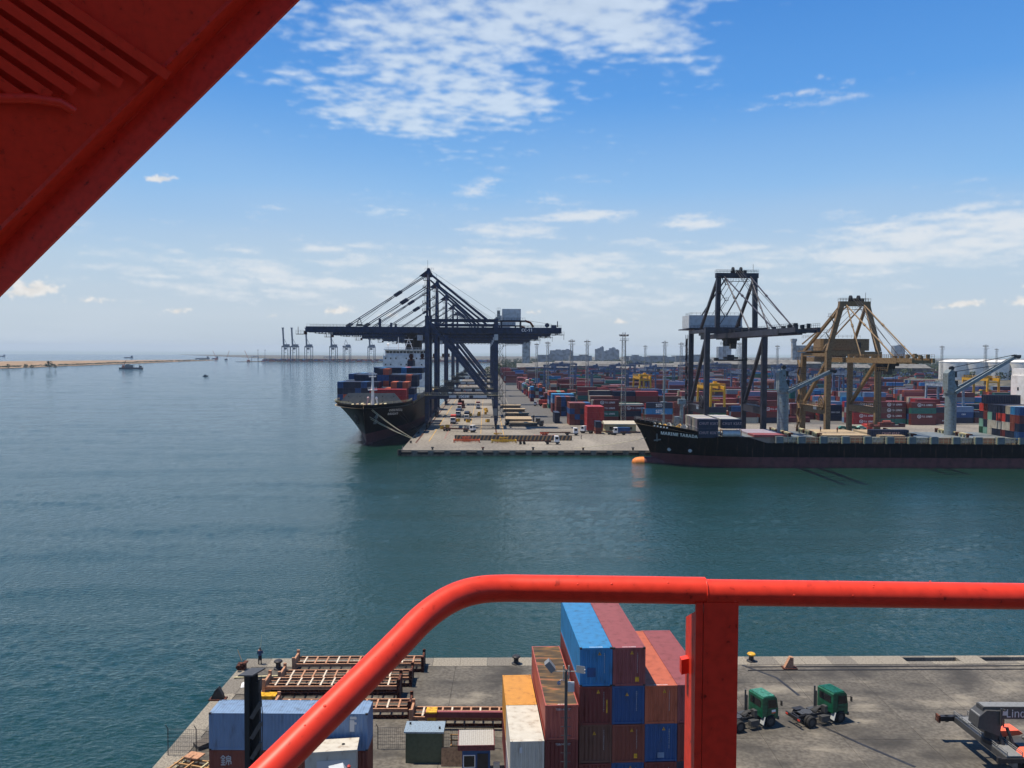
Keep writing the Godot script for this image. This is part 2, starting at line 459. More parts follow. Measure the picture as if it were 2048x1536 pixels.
func materials() -> void:
	# container paints
	tint("maroon", 0.15, 0.028, 0.028); tint("rust_red", 0.20, 0.05, 0.035); tint("red", 0.34, 0.022, 0.025); tint("scarlet", 0.55, 0.05, 0.035)
	tint("orange", 0.42, 0.10, 0.048); tint("navy", 0.010, 0.019, 0.05); tint("blue", 0.013, 0.07, 0.21); tint("sky_blue", 0.022, 0.19, 0.42)
	tint("teal", 0.02, 0.15, 0.12); tint("green", 0.02, 0.10, 0.055); tint("grey", 0.30, 0.32, 0.33); tint("beige", 0.46, 0.42, 0.33)
	tint("yellow", 0.52, 0.235, 0.035); tint("white_box", 0.52, 0.49, 0.42); tint("lilac", 0.30, 0.27, 0.32); tint("rose", 0.24, 0.06, 0.065)
	tint("steel_blue", 0.17, 0.26, 0.40); tint("salmon", 0.36, 0.085, 0.065); tint("brown", 0.13, 0.06, 0.045); tint("mint", 0.2, 0.42, 0.34)
	mat("salmon_roof", Color.WHITE, 0.9, 0, "roofrot", 0.16).uv1_scale = Vector3(0.05, 0.1, 0.22)
	# steel and paint
	var rp := mat("red_paint", lin(0.74, 0.046, 0.022), 0.42, 0.0, "paintwork", 2.2)
	rp.metallic_specular = 0.38
	var rn := FastNoiseLite.new()
	rn.seed = 3; rn.frequency = 0.02; rn.fractal_octaves = 4
	var ri := rn.get_seamless_image(256, 256)
	TX["orange_peel"] = ImageTexture.create_from_image(ri)
	rp.heightmap_enabled = true; rp.heightmap_texture = TX["orange_peel"]; rp.heightmap_scale = 0.06
	mat("crane_blue", lin(0.012, 0.026, 0.078), 0.5, 0, "grime", 0.08)
	mat("crane_plum", lin(0.032, 0.031, 0.05), 0.5, 0, "grime", 0.08)
	mat("crane_plum_pale", lin(0.20, 0.18, 0.22), 0.5, 0, "grime", 0.08)
	mat("crane_tan", lin(0.235, 0.155, 0.075), 0.6, 0, "rusty", 0.12)
	mat("crane_tan_pale", lin(0.42, 0.37, 0.29), 0.6, 0, "rusty", 0.12)
	mat("dark_steel", lin(0.022, 0.022, 0.026), 0.55, 0, "grime", 0.3)
	mat("rust", lin(0.16, 0.07, 0.04), 0.9, 0, "rusted", 0.3)
	mat("rust_pale", lin(0.47, 0.25, 0.15), 0.9, 0, "rusty", 0.35)
	mat("rust_white", lin(0.66, 0.57, 0.46), 0.9, 0, "rusty", 0.5)
	mat("galvanised", lin(0.42, 0.43, 0.43), 0.45, 0.3, "grime", 0.3)
	mat("pale_grey", lin(0.45, 0.48, 0.5), 0.5, 0, "soft", 0.15)
	mat("house_white", lin(0.50, 0.53, 0.56), 0.5, 0, "soft", 0.1)
	mat("ship_white", lin(0.78, 0.77, 0.77), 0.5, 0, "soft", 0.06)
	mat("ship_grey", lin(0.135, 0.158, 0.168), 0.55, 0, "soft", 0.12)
	mat("jib_grey", lin(0.20, 0.25, 0.28), 0.5, 0, "rusty", 0.1)
	mat("hull_black", Color.WHITE, 0.5, 0, "hullpaint", 0.1).uv1_scale = Vector3(0.07, 0.008, 0.07)
	M["hull_black"].metallic_specular = 0.22
	mat("hull_pale", lin(0.36, 0.42, 0.42), 0.5, 0, "soft", 0.07)
	mat("boot_red", lin(0.12, 0.026, 0.032), 0.6, 0, "grime", 0.09)
	mat("bulb_orange", lin(0.75, 0.22, 0.03), 0.6, 0, "rusty", 0.3)
	mat("deck_tan", lin(0.40, 0.31, 0.2), 0.8, 0, "rusty", 0.18)
	mat("rail_cream", lin(0.55, 0.50, 0.30), 0.6, 0, "rusty", 0.3)
	mat("rope", lin(0.50, 0.46, 0.33), 0.9)
	mat("cable", lin(0.035, 0.033, 0.035), 0.6)
	mat("white_paint", lin(0.75, 0.75, 0.74), 0.5)
	mat("faded_white", lin(0.5, 0.5, 0.5), 0.6)
	mat("faded_pink", lin(0.36, 0.24, 0.25), 0.6)
	mat("yellow_paint", lin(0.72, 0.40, 0.02), 0.5, 0, "grime", 0.5)
	mat("orange_paint", lin(0.75, 0.13, 0.03), 0.5, 0, "grime", 0.5)
	mat("coral", lin(0.85, 0.13, 0.06), 0.45)
	mat("black_rubber", lin(0.014, 0.014, 0.014), 0.85)
	mat("truck_green", lin(0.008, 0.11, 0.06), 0.35, 0, "grime", 0.6)
	mat("truck_mint", lin(0.06, 0.24, 0.175), 0.45, 0, "grime", 0.6)
	mat("olive", lin(0.085, 0.105, 0.06), 0.5, 0, "soft", 0.5)
	mat("roof_tin", lin(0.33, 0.42, 0.5), 0.4, 0.3, "rusty", 0.6)
	mat("roof_ash", lin(0.36, 0.35, 0.33), 0.8, 0, "soft", 0.8)
	mat("fascia", lin(0.16, 0.03, 0.035), 0.6, 0, "grime", 0.8)
	mat("wood", lin(0.46, 0.27, 0.12), 0.85, 0, "rusty", 0.7)
	mat("plywood", lin(0.17, 0.11, 0.075), 0.85, 0, "grime", 0.7)
	mat("rubble", lin(0.12, 0.105, 0.09), 0.95, 0, "concrete", 0.6)
	mat("glass_dark", lin(0.01, 0.013, 0.016), 0.08)
	mat("gunmetal", lin(0.055, 0.057, 0.06), 0.5, 0, "soft", 0.6)
	mat("machine_grey", lin(0.2, 0.205, 0.205), 0.5, 0, "soft", 0.6)
	mat("rtg_blue", lin(0.09, 0.14, 0.24), 0.55, 0, "grime", 0.1)
	mat("rtg_pale", lin(0.30, 0.38, 0.47), 0.55, 0, "grime", 0.1)
	mat("mast_grey", lin(0.36, 0.36, 0.34), 0.5, 0.2, "grime", 0.2)
	mat("tank_white", lin(0.74, 0.73, 0.69), 0.5, 0, "soft", 0.03)
	mat("city", lin(0.22, 0.25, 0.29), 0.7, 0, "grime", 0.01)
	mat("silo", lin(0.42, 0.43, 0.43), 0.7, 0, "grime", 0.03)
	mat("shed_roof", lin(0.17, 0.168, 0.16), 0.7, 0, "grime", 0.02)
	mat("shed_wall", lin(0.13, 0.13, 0.125), 0.8, 0, "grime", 0.03)
	mat("leaf", lin(0.035, 0.065, 0.022), 0.8, 0, "grime", 0.2)
	mat("bark", lin(0.08, 0.06, 0.045), 0.9)
	mat("skin", lin(0.28, 0.14, 0.085), 0.6)
	mat("shirt_blue", lin(0.035, 0.06, 0.13), 0.9)
	mat("trousers", lin(0.012, 0.014, 0.02), 0.9)
	mat("shirt_red", lin(0.25, 0.03, 0.03), 0.9)
	mat("screen_grey", lin(0.16, 0.165, 0.17), 0.4)
	# grounds
	var c := mat("quay_concrete", lin(0.118, 0.108, 0.093), 0.9, 0, "concrete", 0.13)
	c.detail_enabled = true; c.detail_albedo = TX["blotch"]; c.detail_blend_mode = BaseMaterial3D.BLEND_MODE_MIX
	c.detail_uv_layer = BaseMaterial3D.DETAIL_UV_2
	c.uv2_triplanar = true; c.uv2_world_triplanar = true; c.uv2_scale = Vector3(0.021, 0.021, 0.034); c.uv2_offset = Vector3(0.31, 0, 0.12)
	c.heightmap_enabled = true; c.heightmap_texture = TX["orange_peel"]; c.heightmap_scale = 2.0
	for v in [["quay_concrete_pale", 1.13], ["quay_concrete_dark", 0.88]]:
		var cc: StandardMaterial3D = c.duplicate()
		cc.resource_name = v[0]
		var lc := c.albedo_color.srgb_to_linear()
		cc.albedo_color = lin(lc.r * v[1], lc.g * v[1], lc.b * v[1])
		M[v[0]] = cc
	mat("coping", lin(0.29, 0.265, 0.22), 0.9, 0, "concrete", 0.3)
	mat("coping_dark", lin(0.2, 0.185, 0.16), 0.9, 0, "concrete", 0.3)
	mat("quay_wall", lin(0.10, 0.10, 0.09), 0.9, 0, "rusty", 0.2)
	var d := mat("wharf_concrete", lin(0.245, 0.222, 0.19), 0.9, 0, "concrete", 0.05)
	d.detail_enabled = true; d.detail_albedo = TX["tyremark"]; d.detail_uv_layer = BaseMaterial3D.DETAIL_UV_2
	d.uv2_triplanar = true; d.uv2_world_triplanar = true; d.uv2_scale = Vector3(0.009, 0.009, 0.004)
	mat("asphalt_grey", lin(0.11, 0.108, 0.105), 0.9, 0, "concrete", 0.05)
	mat("sandbar", lin(0.32, 0.22, 0.13), 0.95, 0, "sand", 0.004)
	mat("townland", lin(0.22, 0.21, 0.17), 0.95, 0, "town", 0.004)
	var wt := mat("sea_water", lin(0.0066, 0.0305, 0.0222), 0.06)
	wt.metallic_specular = 0.5
	wt.normal_enabled = true; wt.normal_texture = TX["ripple"]; wt.normal_scale = 0.95
	wt.uv1_triplanar = true; wt.uv1_world_triplanar = true; wt.uv1_scale = Vector3(0.055, 0.06, 0.095)

func setting() -> void:
	make_sea()
	# near quay: a slab with its corner, coping slabs are built with the quay things
	var q := MB.new()
	var poly := PackedVector2Array([Vector2(-27.0, 20), Vector2(-27.0, 86.6), Vector2(44.9, 88.4), Vector2(44.9, 88.41), Vector2(70, 89.1), Vector2(110, 90.1), Vector2(110, -40), Vector2(-27, -40)])
	q.prism(poly, V(0, -4, 0), V(1, 0, 0), V(0, 0, -1), V(0, 3.94, 0))
	var pave := Node3D.new()
	pave.name = "quay_pavement"
	add_child(pave)
	tag(pave, "stained concrete pavement of the near quay", "", "", "structure")
	put("bed", q, M.quay_wall, pave)
	var sl := MB.new(); sl.span(V(-26.9, -0.06, -46.0), V(109, 0, 40))
	put("apron", sl, M.quay_concrete, pave)
	for i in 19:
		for k in 7:
			var x0 := -26.85 + i * 7.0
			var z1 := -46.03 - k * 6.2
			var z0 := z1 - 6.17
			var e0 := 86.62 + (x0 + 27) * 0.02535
			var e1 := 86.62 + (x0 + 6.97 + 27) * 0.02535
			if -z1 > e0 - 0.3: continue
			var a0 := maxf(z0, -e0)
			var a1 := maxf(z0, -e1)
			var top := rng.randf_range(-0.004, 0.003)
			sl = MB.new()
			sl.hexa([V(x0, -0.06, z1), V(x0 + 6.97, -0.06, z1), V(x0 + 6.97, -0.06, a1), V(x0, -0.06, a0), V(x0, top, z1), V(x0 + 6.97, top, z1), V(x0 + 6.97, top, a1), V(x0, top, a0)])
			put("slab", sl, M[["quay_concrete", "quay_concrete_pale", "quay_concrete_dark"][rng.randi() % 3]], pave)
	# far wharf
	var w := MB.new()
	var pts := PackedVector2Array()
	for e in [[0, 0], [420, 0], [420, 900], [0, 900]]:
		var p := P(e[0], e[1])
		pts.append(Vector2(p.x, -p.z))
	w.prism(pts, V(0, -4, 0), V(1, 0, 0), V(0, 0, -1), V(0, 4, 0))
	tag(put("wharf_pavement", w, M.wharf_concrete), "pale concrete pavement of the wharf under the blue cranes", "", "", "structure")
	var a := MB.new()
	a.quad(P(44, 110, 0.004), P(420, 110, 0.004), P(420, 900, 0.004), P(44, 900, 0.004))
	tag(put("yard_ground", a, M.asphalt_grey), "grey paved ground of the container yard", "", "", "structure")
	var b := MB.new()
	b.quad(P(36, 150, 0.004), P(43.5, 150, 0.004), P(43.5, 900, 0.004), P(36, 900, 0.004))
	tag(put("yard_road", b, M.asphalt_grey), "grey road between the quay cranes and container yard", "", "", "structure")
	# land behind and the flat spit across the basin
	var l := MB.new()
	l.prism(PackedVector2Array([Vector2(-420, 2990), Vector2(-62, 2990), Vector2(-62, 1182.4), Vector2(354, 1169.6), Vector2(382.2, 269), Vector2(2600, 269), Vector2(7000, 10400), Vector2(-4200, 10400), Vector2(-1000, 3900), Vector2(-1000, 2990)]), V(0, -4, 0), V(1, 0, 0), V(0, 0, -1), V(0, 3.2, 0))
	tag(put("land", l, M.townland), "low hazy land behind the container yard", "", "", "structure")
	var s := MB.new()
	var outline := PackedVector2Array()
	var no := fbm(0.01, 4, 12)
	var ring := [Vector2(-700, 1000), Vector2(-999, 1609), Vector2(-1060, 2000), Vector2(-1097, 2338), Vector2(-1180, 2900), Vector2(-1290, 3650), Vector2(-1420, 3660), Vector2(-1560, 3300), Vector2(-1709, 2753), Vector2(-2700, 2250), Vector2(-1600, 1000)]
	for i in ring.size():
		for k in 12:
			var rp: Vector2 = (ring[i] as Vector2).lerp(ring[(i + 1) % ring.size()], k / 12.0)
			outline.append(rp + Vector2(no.get_noise_2d(rp.x, rp.y) * 24, 0))
	s.prism(outline, V(0, -4, 0), V(1, 0, 0), V(0, 0, -1), V(0, 3.1, 0))
	tag(put("sand_spit", s, M.sandbar), "flat brown sand spit across the water", "", "", "structure")

func make_sea() -> void:
	var ang := PackedFloat32Array()
	for i in 9: ang.append(lerpf(-180, -48, i / 9.0))
	for i in 421: ang.append(lerpf(-48, 44, i / 421.0))
	for i in 10: ang.append(lerpf(44, 180, i / 9.0))
	var rad := PackedFloat32Array([2.0, 30.0, 50.0])
	var r := 60.0
	while r < 1950:
		rad.append(r); r *= 1.0066
	for x in [2050, 2600, 4500, 7500, 10400]: rad.append(x)
	var na := ang.size()
	var nr := rad.size()
	var pos := PackedVector3Array()
	pos.resize(na * nr)
	var big := fbm(0.16, 2, 41)
	var mid := fbm(0.5, 3, 42)
	var gust := fbm(0.012, 3, 43)
	var swell := fbm(0.02, 3, 47)
	for i in nr:
		var d := rad[i]
		var amp := clampf((d - 55) / 10, 0, 1) * clampf((1900 - d) / 900.0, 0, 1)
		var fine := exp(-d / 260.0)
		for k in na:
			var t := deg_to_rad(ang[k])
			var x := sin(t) * d
			var z := -cos(t) * d
			var h := 0.0
			if amp > 0 and ang[k] > -47.5 and ang[k] < 43.5:
				var g := 0.75 + gust.get_noise_2d(x * 0.8, z * 2.0) * 1.1
				h = (big.get_noise_2d(x * 0.7 + z * 0.25, z * 1.25) * 0.085 + mid.get_noise_2d(x + z * 0.4, z * 1.5) * 0.18 * fine) * amp * g + swell.get_noise_2d(x * 0.35 + z * 0.15, z * 1.6) * 0.34 * amp
			pos[i * na + k] = V(x, WATER + h, z)
	var nor := PackedVector3Array()
	nor.resize(pos.size())
	var idx := PackedInt32Array()
	for i in nr:
		for k in na:
			var k0 := maxi(k - 1, 0)
			var k1 := mini(k + 1, na - 1)
			var i0 := maxi(i - 1, 0)
			var i1 := mini(i + 1, nr - 1)
			var n := (pos[i * na + k1] - pos[i * na + k0]).cross(pos[i1 * na + k] - pos[i0 * na + k])
			if n.y < 0: n = -n
			nor[i * na + k] = n.normalized() if n.length_squared() > 1e-9 else Vector3.UP
			if i < nr - 1 and k < na - 1:
				var q := i * na + k
				idx.append_array(PackedInt32Array([q, q + na, q + na + 1, q, q + na + 1, q + 1]))
	var arr := []
	arr.resize(Mesh.ARRAY_MAX)
	arr[Mesh.ARRAY_VERTEX] = pos; arr[Mesh.ARRAY_NORMAL] = nor; arr[Mesh.ARRAY_INDEX] = idx
	var m := ArrayMesh.new()
	m.add_surface_from_arrays(Mesh.PRIMITIVE_TRIANGLES, arr)
	tag(put("water", m, M.sea_water), "rippled green harbour water reaching to the horizon", "", "", "structure")

func corr_wall(l: float, y0: float, y1: float, pitch := 0.278, depth := 0.036) -> MB:
	# ribbed sheet in the xy plane, outside towards +z, centred on x = 0
	var m := MB.new()
	var k := int(round(l / pitch))
	var p := l / k
	var zs := []
	for i in k:
		var x := -l / 2 + i * p
		zs.append_array([Vector2(x, 0), Vector2(x + p * 0.26, 0), Vector2(x + p * 0.5, -depth), Vector2(x + p * 0.76, -depth)])
	zs.append(Vector2(l / 2, 0))
	for i in zs.size() - 1:
		var a: Vector2 = zs[i]
		var b: Vector2 = zs[i + 1]
		m.quad(V(a.x, y0, a.y), V(b.x, y0, b.y), V(b.x, y1, b.y), V(a.x, y1, a.y))
	return m

func corr_roof(l: float, w: float, y: float, pitch := 0.209, depth := 0.022) -> MB:
	var m := MB.new()
	var k := int(round(l / pitch))
	var p := l / k
	for i in k:
		var x := -l / 2 + i * p
		var e := [Vector2(x, 0), Vector2(x + p * 0.55, 0), Vector2(x + p * 0.68, -depth), Vector2(x + p * 0.87, -depth), Vector2(x + p, 0)]
		for j in 4:
			m.quad(V(e[j].x, y + e[j].y, w / 2), V(e[j + 1].x, y + e[j + 1].y, w / 2), V(e[j + 1].x, y + e[j + 1].y, -w / 2), V(e[j].x, y + e[j].y, -w / 2))
	return m

func box_meshes(L: float, H: float) -> Dictionary:
	var key := "box%.2f_%.2f" % [L, H]
	if cache.has(key): return cache[key]
	var W := 2.44
	var d := {}
	var fr := MB.new()
	for sx in [-1, 1]:
		for sz in [-1, 1]:
			fr.box(V(sx * (L / 2 - 0.075), H / 2, sz * (W / 2 - 0.075)), V(0.15, H - 0.24, 0.15))
	for sz in [-1, 1]:
		fr.box(V(0, H - 0.04, sz * (W / 2 - 0.035)), V(L - 0.36, 0.075, 0.07))
		fr.box(V(0, 0.1, sz * (W / 2 - 0.04)), V(L - 0.36, 0.16, 0.075))
	for sx in [-1, 1]:
		fr.box(V(sx * (L / 2 - 0.05), H - 0.07, 0), V(0.1, 0.13, W - 0.36))
		fr.box(V(sx * (L / 2 - 0.05), 0.1, 0), V(0.1, 0.16, W - 0.36))
	fr.box(V(0, 0.12, 0), V(L - 0.3, 0.06, W - 0.3))
	d.frame = fr.mesh()
	var cc := MB.new()
	cc.box(Vector3.ZERO, V(0.178, 0.118, 0.162))
	d.casting = cc.mesh()
	d.side = corr_wall(L - 0.3, 0.17, H - 0.07).mesh()
	d.front = corr_wall(W - 0.3, 0.17, H - 0.13, 0.29, 0.06).mesh()
	var rf := corr_roof(L - 0.36, W - 0.13, H - 0.012)
	for sx in [-1, 1]:
		rf.box(V(sx * (L / 2 - 0.15), H - 0.012, 0), V(0.22, 0.012, W - 0.36))
	d.roof = rf.mesh()
	var dr := MB.new()
	dr.box(V(0, H / 2, -0.03), V(W / 2 - 0.16, H - 0.32, 0.04))
	for i in 3: dr.box(V(-0.33 + i * 0.33, H / 2, 0), V(0.16, H - 0.42, 0.03))
	d.door = dr.mesh()
	var lb := MB.new()
	lb.tube(V(0, 0.12, 0.04), V(0, H - 0.1, 0.04), 0.02, -1, 6)
	for y in [0.2, H * 0.4, H * 0.7, H - 0.2]: lb.box(V(0, y, 0.035), V(0.1, 0.07, 0.05))
	d.bar = lb.mesh()
	var hd := MB.new()
	hd.box(V(0.18, 0, 0.06), V(0.36, 0.03, 0.02))
	d.handle = hd.mesh()
	# the whole box as one mesh, for boxes too far away to show their parts
	var far := MB.new()
	far.add(fr, Transform3D())
	far.add(corr_wall(L - 0.3, 0.17, H - 0.07, 0.556, 0.06), Transform3D(Basis(), V(0, 0, W / 2 - 0.01)))
	far.add(corr_wall(L - 0.3, 0.17, H - 0.07, 0.556, 0.06), Transform3D(Basis(Vector3.UP, PI), V(0, 0, -W / 2 + 0.01)))
	for s in [-1, 1]:
		far.add(corr_wall(W - 0.3, 0.17, H - 0.13, 0.42, 0.05), Transform3D(Basis(Vector3.UP, s * PI / 2), V(s * (L / 2 - 0.02), 0, 0)))
		for q in [-0.85, -0.4, 0.4, 0.85]: far.box(V(-L / 2 - 0.01, H / 2, q), V(0.05, H - 0.3, 0.05))
	far.box(V(0, H - 0.03, 0), V(L - 0.2, 0.03, W - 0.14))
	d.far = far.mesh()
	var tiny := MB.new()
	tiny.box(V(0, H / 2, 0), V(L - 0.1, H - 0.06, W - 0.05))
	d.tiny = tiny.mesh()
	cache[key] = d
	return d

# a container near the camera, with its parts; local x runs along it, the closed end is at +x, the doors at -x
func near_box(paint: String, L: float, H: float, at: Vector3, turn: float, label: String, opt := {}) -> Node3D:
	var W := 2.44
	var d := box_meshes(L, H)
	var t := thing("shipping_container", label, "container", at, turn, "containers on the near quay")
	var m: Material = M[paint]
	put("frame", d.frame, m, t)
	for s in [1, -1]:
		var o := put("side_wall", d.side, m, t)
		o.transform = Transform3D(Basis(Vector3.UP, 0.0 if s > 0 else PI), V(0, 0, s * (W / 2 - 0.012)))
	var fw := put("end_wall", d.front, m, t)
	fw.transform = Transform3D(Basis(Vector3.UP, PI / 2), V(L / 2 - 0.015, 0, 0))
	put("roof", d.roof, M[opt.get("roof", paint)], t)
	for s in [-1, 1]:
		var o := put("door", d.door, m, t)
		o.transform = Transform3D(Basis(Vector3.UP, -PI / 2), V(-L / 2 + 0.05, 0, s * (W / 4 - 0.04)))
		for q in [-0.25, 0.22]:
			var b := put("locking_bar", d.bar, M.galvanised, o)
			b.position = V(q, 0, 0)
			var h := put("handle", d.handle, M.galvanised, o)
			h.position = V(q, 1.2, 0)
	for sx in [-1, 1]:
		for sy in [0.059, H - 0.055]:
			for sz in [-1, 1]:
				var o := put("corner_casting", d.casting, M[opt.get("casting", paint)], t)
				o.position = V(sx * (L / 2 - 0.085), sy, sz * (W / 2 - 0.075))
	# printed marks on the closed end
	var e := Transform3D(Basis(Vector3.UP, PI / 2), V(L / 2 - 0.01, 0, 0))
	if opt.has("code"):
		var txt := ""
		for ch in String(opt.code): txt += ch + "\n"
		lettering(txt, 0.085, M.faded_white, t, e * Transform3D(Basis(), V(0.62, H * 0.6, 0)), "code_lettering")
	if opt.has("sign"):
		var s := MB.new()
		s.prism(PackedVector2Array([Vector2(-0.13, -0.11), Vector2(0.13, -0.11), Vector2(0, 0.15)]), Vector3.ZERO, V(1, 0, 0), V(0, 1, 0), V(0, 0, 0.008))
		var o := put("warning_sticker", s, M.yellow_paint, t)
		o.transform = e * Transform3D(Basis(), V(opt.sign[0], opt.sign[1], 0))
		lettering("!", 0.16, M.cable, o, Transform3D(Basis(), V(0, -0.02, 0.002)), "warning_mark", 700)
	if opt.has("plate"):
		var s := MB.new()
		s.box(Vector3.ZERO, V(opt.plate[2], opt.plate[3], 0.008))
		var o := put("data_plate", s, M[opt.plate[4]], t)
		o.transform = e * Transform3D(Basis(), V(opt.plate[0], opt.plate[1], 0.004))
	if opt.has("top"):
		lettering(opt.top, 0.12, M.white_paint, t, Transform3D(Basis(Vector3.RIGHT, -PI / 2), V(0, 0, 0)) if false else Transform3D(Basis(Vector3.UP, PI / 2) * Basis(Vector3.RIGHT, -PI / 2), V(L / 2 - 0.16, H - 0.004, 0)), "roof_lettering")
	if opt.has("head"):
		lettering(opt.head, 0.13, M.faded_white, t, e * Transform3D(Basis(), V(0.1, H - 0.32, 0)), "end_lettering")
	return t

func near_quay() -> void:
	var F := -PI / 2 + 0.057   # closed end towards the camera
	var hc := 2.9
	var st := 2.59
	var dir := V(sin(0.057), 0, cos(0.057))
	var right := V(cos(0.057), 0, -sin(0.057))
	var base := V(5.13, 0, -60.5)
	var cols := [[], [], [], []]
	var said := {"sky_blue": "bright blue", "rose": "dusty rose", "orange": "orange", "blue": "deep blue", "maroon": "maroon", "rust_red": "rust red", "navy": "navy"}
	var codes := ["TGHU5120334", "TCLU8841206", "FCIU2097741", "BMOU6630185"]
	var where := ["leftmost", "second", "third", "rightmost"]
	cols[0] = ["maroon", "brown", "maroon", "sky_blue"]
	cols[1] = ["blue", "rust_red", "blue", "rose"]
	cols[2] = ["maroon", "blue", "orange"]
	cols[3] = ["navy", "maroon", "rose"]
	for c in 4:
		for k in cols[c].size():
			var p: String = cols[c][k]
			var lab := "%s container, tier %s from the ground, %s column of the tallest near stack" % [said.get(p, p), ["one", "two", "three", "four"][k], where[c]]
			var opt := {"code": codes[(c + k) % 4], "sign": [[0.25, 2.45], [-0.1, 2.25], [0.2, 2.5]][(c * 2 + k) % 3], "casting": "dark_steel" if k == 3 else p}
			if k == cols[c].size() - 1: opt["top"] = "TGHU 512033"
			if c == 0 and k == 3: opt["plate"] = [-0.35, 1.05, 0.62, 0.7, "blue"]
			if c == 1 and k == 3: opt["plate"] = [0.6, 0.5, 0.28, 0.36, "yellow_paint"]
			if c == 0 and k == 2: opt["plate"] = [0.85, 1.4, 0.09, 1.0, "yellow_paint"]
			if c == 2 and k == 1: opt["plate"] = [0.0, 0.5, 0.5, 0.4, "steel_blue"]
			if c == 1 and k == 1: opt["plate"] = [0.55, 0.5, 0.25, 0.34, "yellow_paint"]
			near_box(p, 12.19, hc, base + right * (1.22 + c * 2.475 + (0.03 if k % 2 else 0.0)) - dir * (6.1 + (0.05 if (c + k) % 2 else 0.0)) + V(0, k * (hc + 0.012), 0), F, lab, opt)
	# the column with the rotten roof
	var cs := ["red", "maroon", "salmon"]
	for k in 3:
		near_box(cs[k], 12.19, st, base + right * -1.42 - dir * 5.15 + V(0, k * (st + 0.012), 0), F, ["red container at the foot of the column with rotten roof", "maroon container in the middle of the column with rotten roof", "salmon container whose roof is rotten brown and ochre"][k], {"roof": "salmon_roof" if k == 2 else cs[k], "head": "TGBU 402167", "top": "40 2167"})
	# two short columns of twenty-foot boxes
	for k in 2:
		near_box("lilac" if k == 0 else "white_box", 6.06, hc, base + right * -4.05 - dir * 0.73 + V(0, k * (hc + 0.012), 0), F, ["pale container under the white one at the front", "white twenty foot container with clean ribbed roof"][k], {"plate": [-0.45, 2.25, 0.2, 0.42, "faded_white"], "code": "SITU291"})
		near_box("maroon" if k == 0 else "yellow", 6.06, hc, base + right * -4.05 - dir * 6.86 + V(0, k * (hc + 0.012), 0), F, ["maroon container under the yellow one", "yellow ochre twenty foot container behind the white one"][k], {})
	# long blue box lying across, on a red one
	var lower := near_box("rust_red", 12.19, hc, V(-17.05, 0, -63.55), 0, "faded red container with white characters under the steel blue one", {})
	# two painted characters, stroke by stroke, in a unit square each
	var strokes := [
		[[0.22, 1.0, 0.0, 0.72], [0.22, 1.0, 0.45, 0.72], [0.1, 0.7, 0.36, 0.7], [0.05, 0.5, 0.42, 0.5], [0.22, 0.7, 0.22, 0.05], [0.08, 0.36, 0.13, 0.2], [0.37, 0.36, 0.32, 0.2], [0.0, 0.03, 0.45, 0.03], [0.75, 1.0, 0.7, 0.9], [0.56, 0.88, 0.94, 0.88], [0.56, 0.88, 0.56, 0.52], [0.94, 0.88, 0.94, 0.52], [0.56, 0.7, 0.94, 0.7], [0.56, 0.52, 0.94, 0.52], [0.52, 0.4, 0.98, 0.4], [0.52, 0.4, 0.52, 0.1], [0.98, 0.4, 0.98, 0.1], [0.75, 0.5, 0.75, 0.0]],
		[[0.05, 0.95, 0.2, 0.82], [0.0, 0.65, 0.16, 0.54], [0.02, 0.02, 0.2, 0.36], [0.35, 0.85, 0.95, 0.85], [0.65, 0.85, 0.65, 0.1], [0.28, 0.08, 1.0, 0.08]]]
	for k in 2:
		var cm := MB.new()
		for q in strokes[k]:
			cm.beam(V(q[0] * 0.8, q[1] * 0.75, 0), V(q[2] * 0.8, q[3] * 0.75, 0), 0.012, 0.075)
		put("painted_character", cm, M.faded_white, lower).position = V(-5.2 + k * 0.12, 1.75 - k * 0.95, 1.222)
	var bb := near_box("steel_blue", 12.19, hc, V(-17.05, hc + 0.012, -63.55), 0, "long steel blue container with weathered roof beside the black mast", {"casting": "dark_steel"})
	var pl := MB.new()
	pl.box(V(0, 0, 0), V(0.36, 0.9, 0.01)); pl.box(V(0.1, 0.62, 0), V(0.5, 0.22, 0.01)); pl.box(V(0.1, 0.2, 0.002), V(0.5, 0.16, 0.008))
	put("data_plate", pl, M.faded_white, bb).position = V(4.9, 1.95, 1.222)
	near_quay_edge()
	near_quay_things()

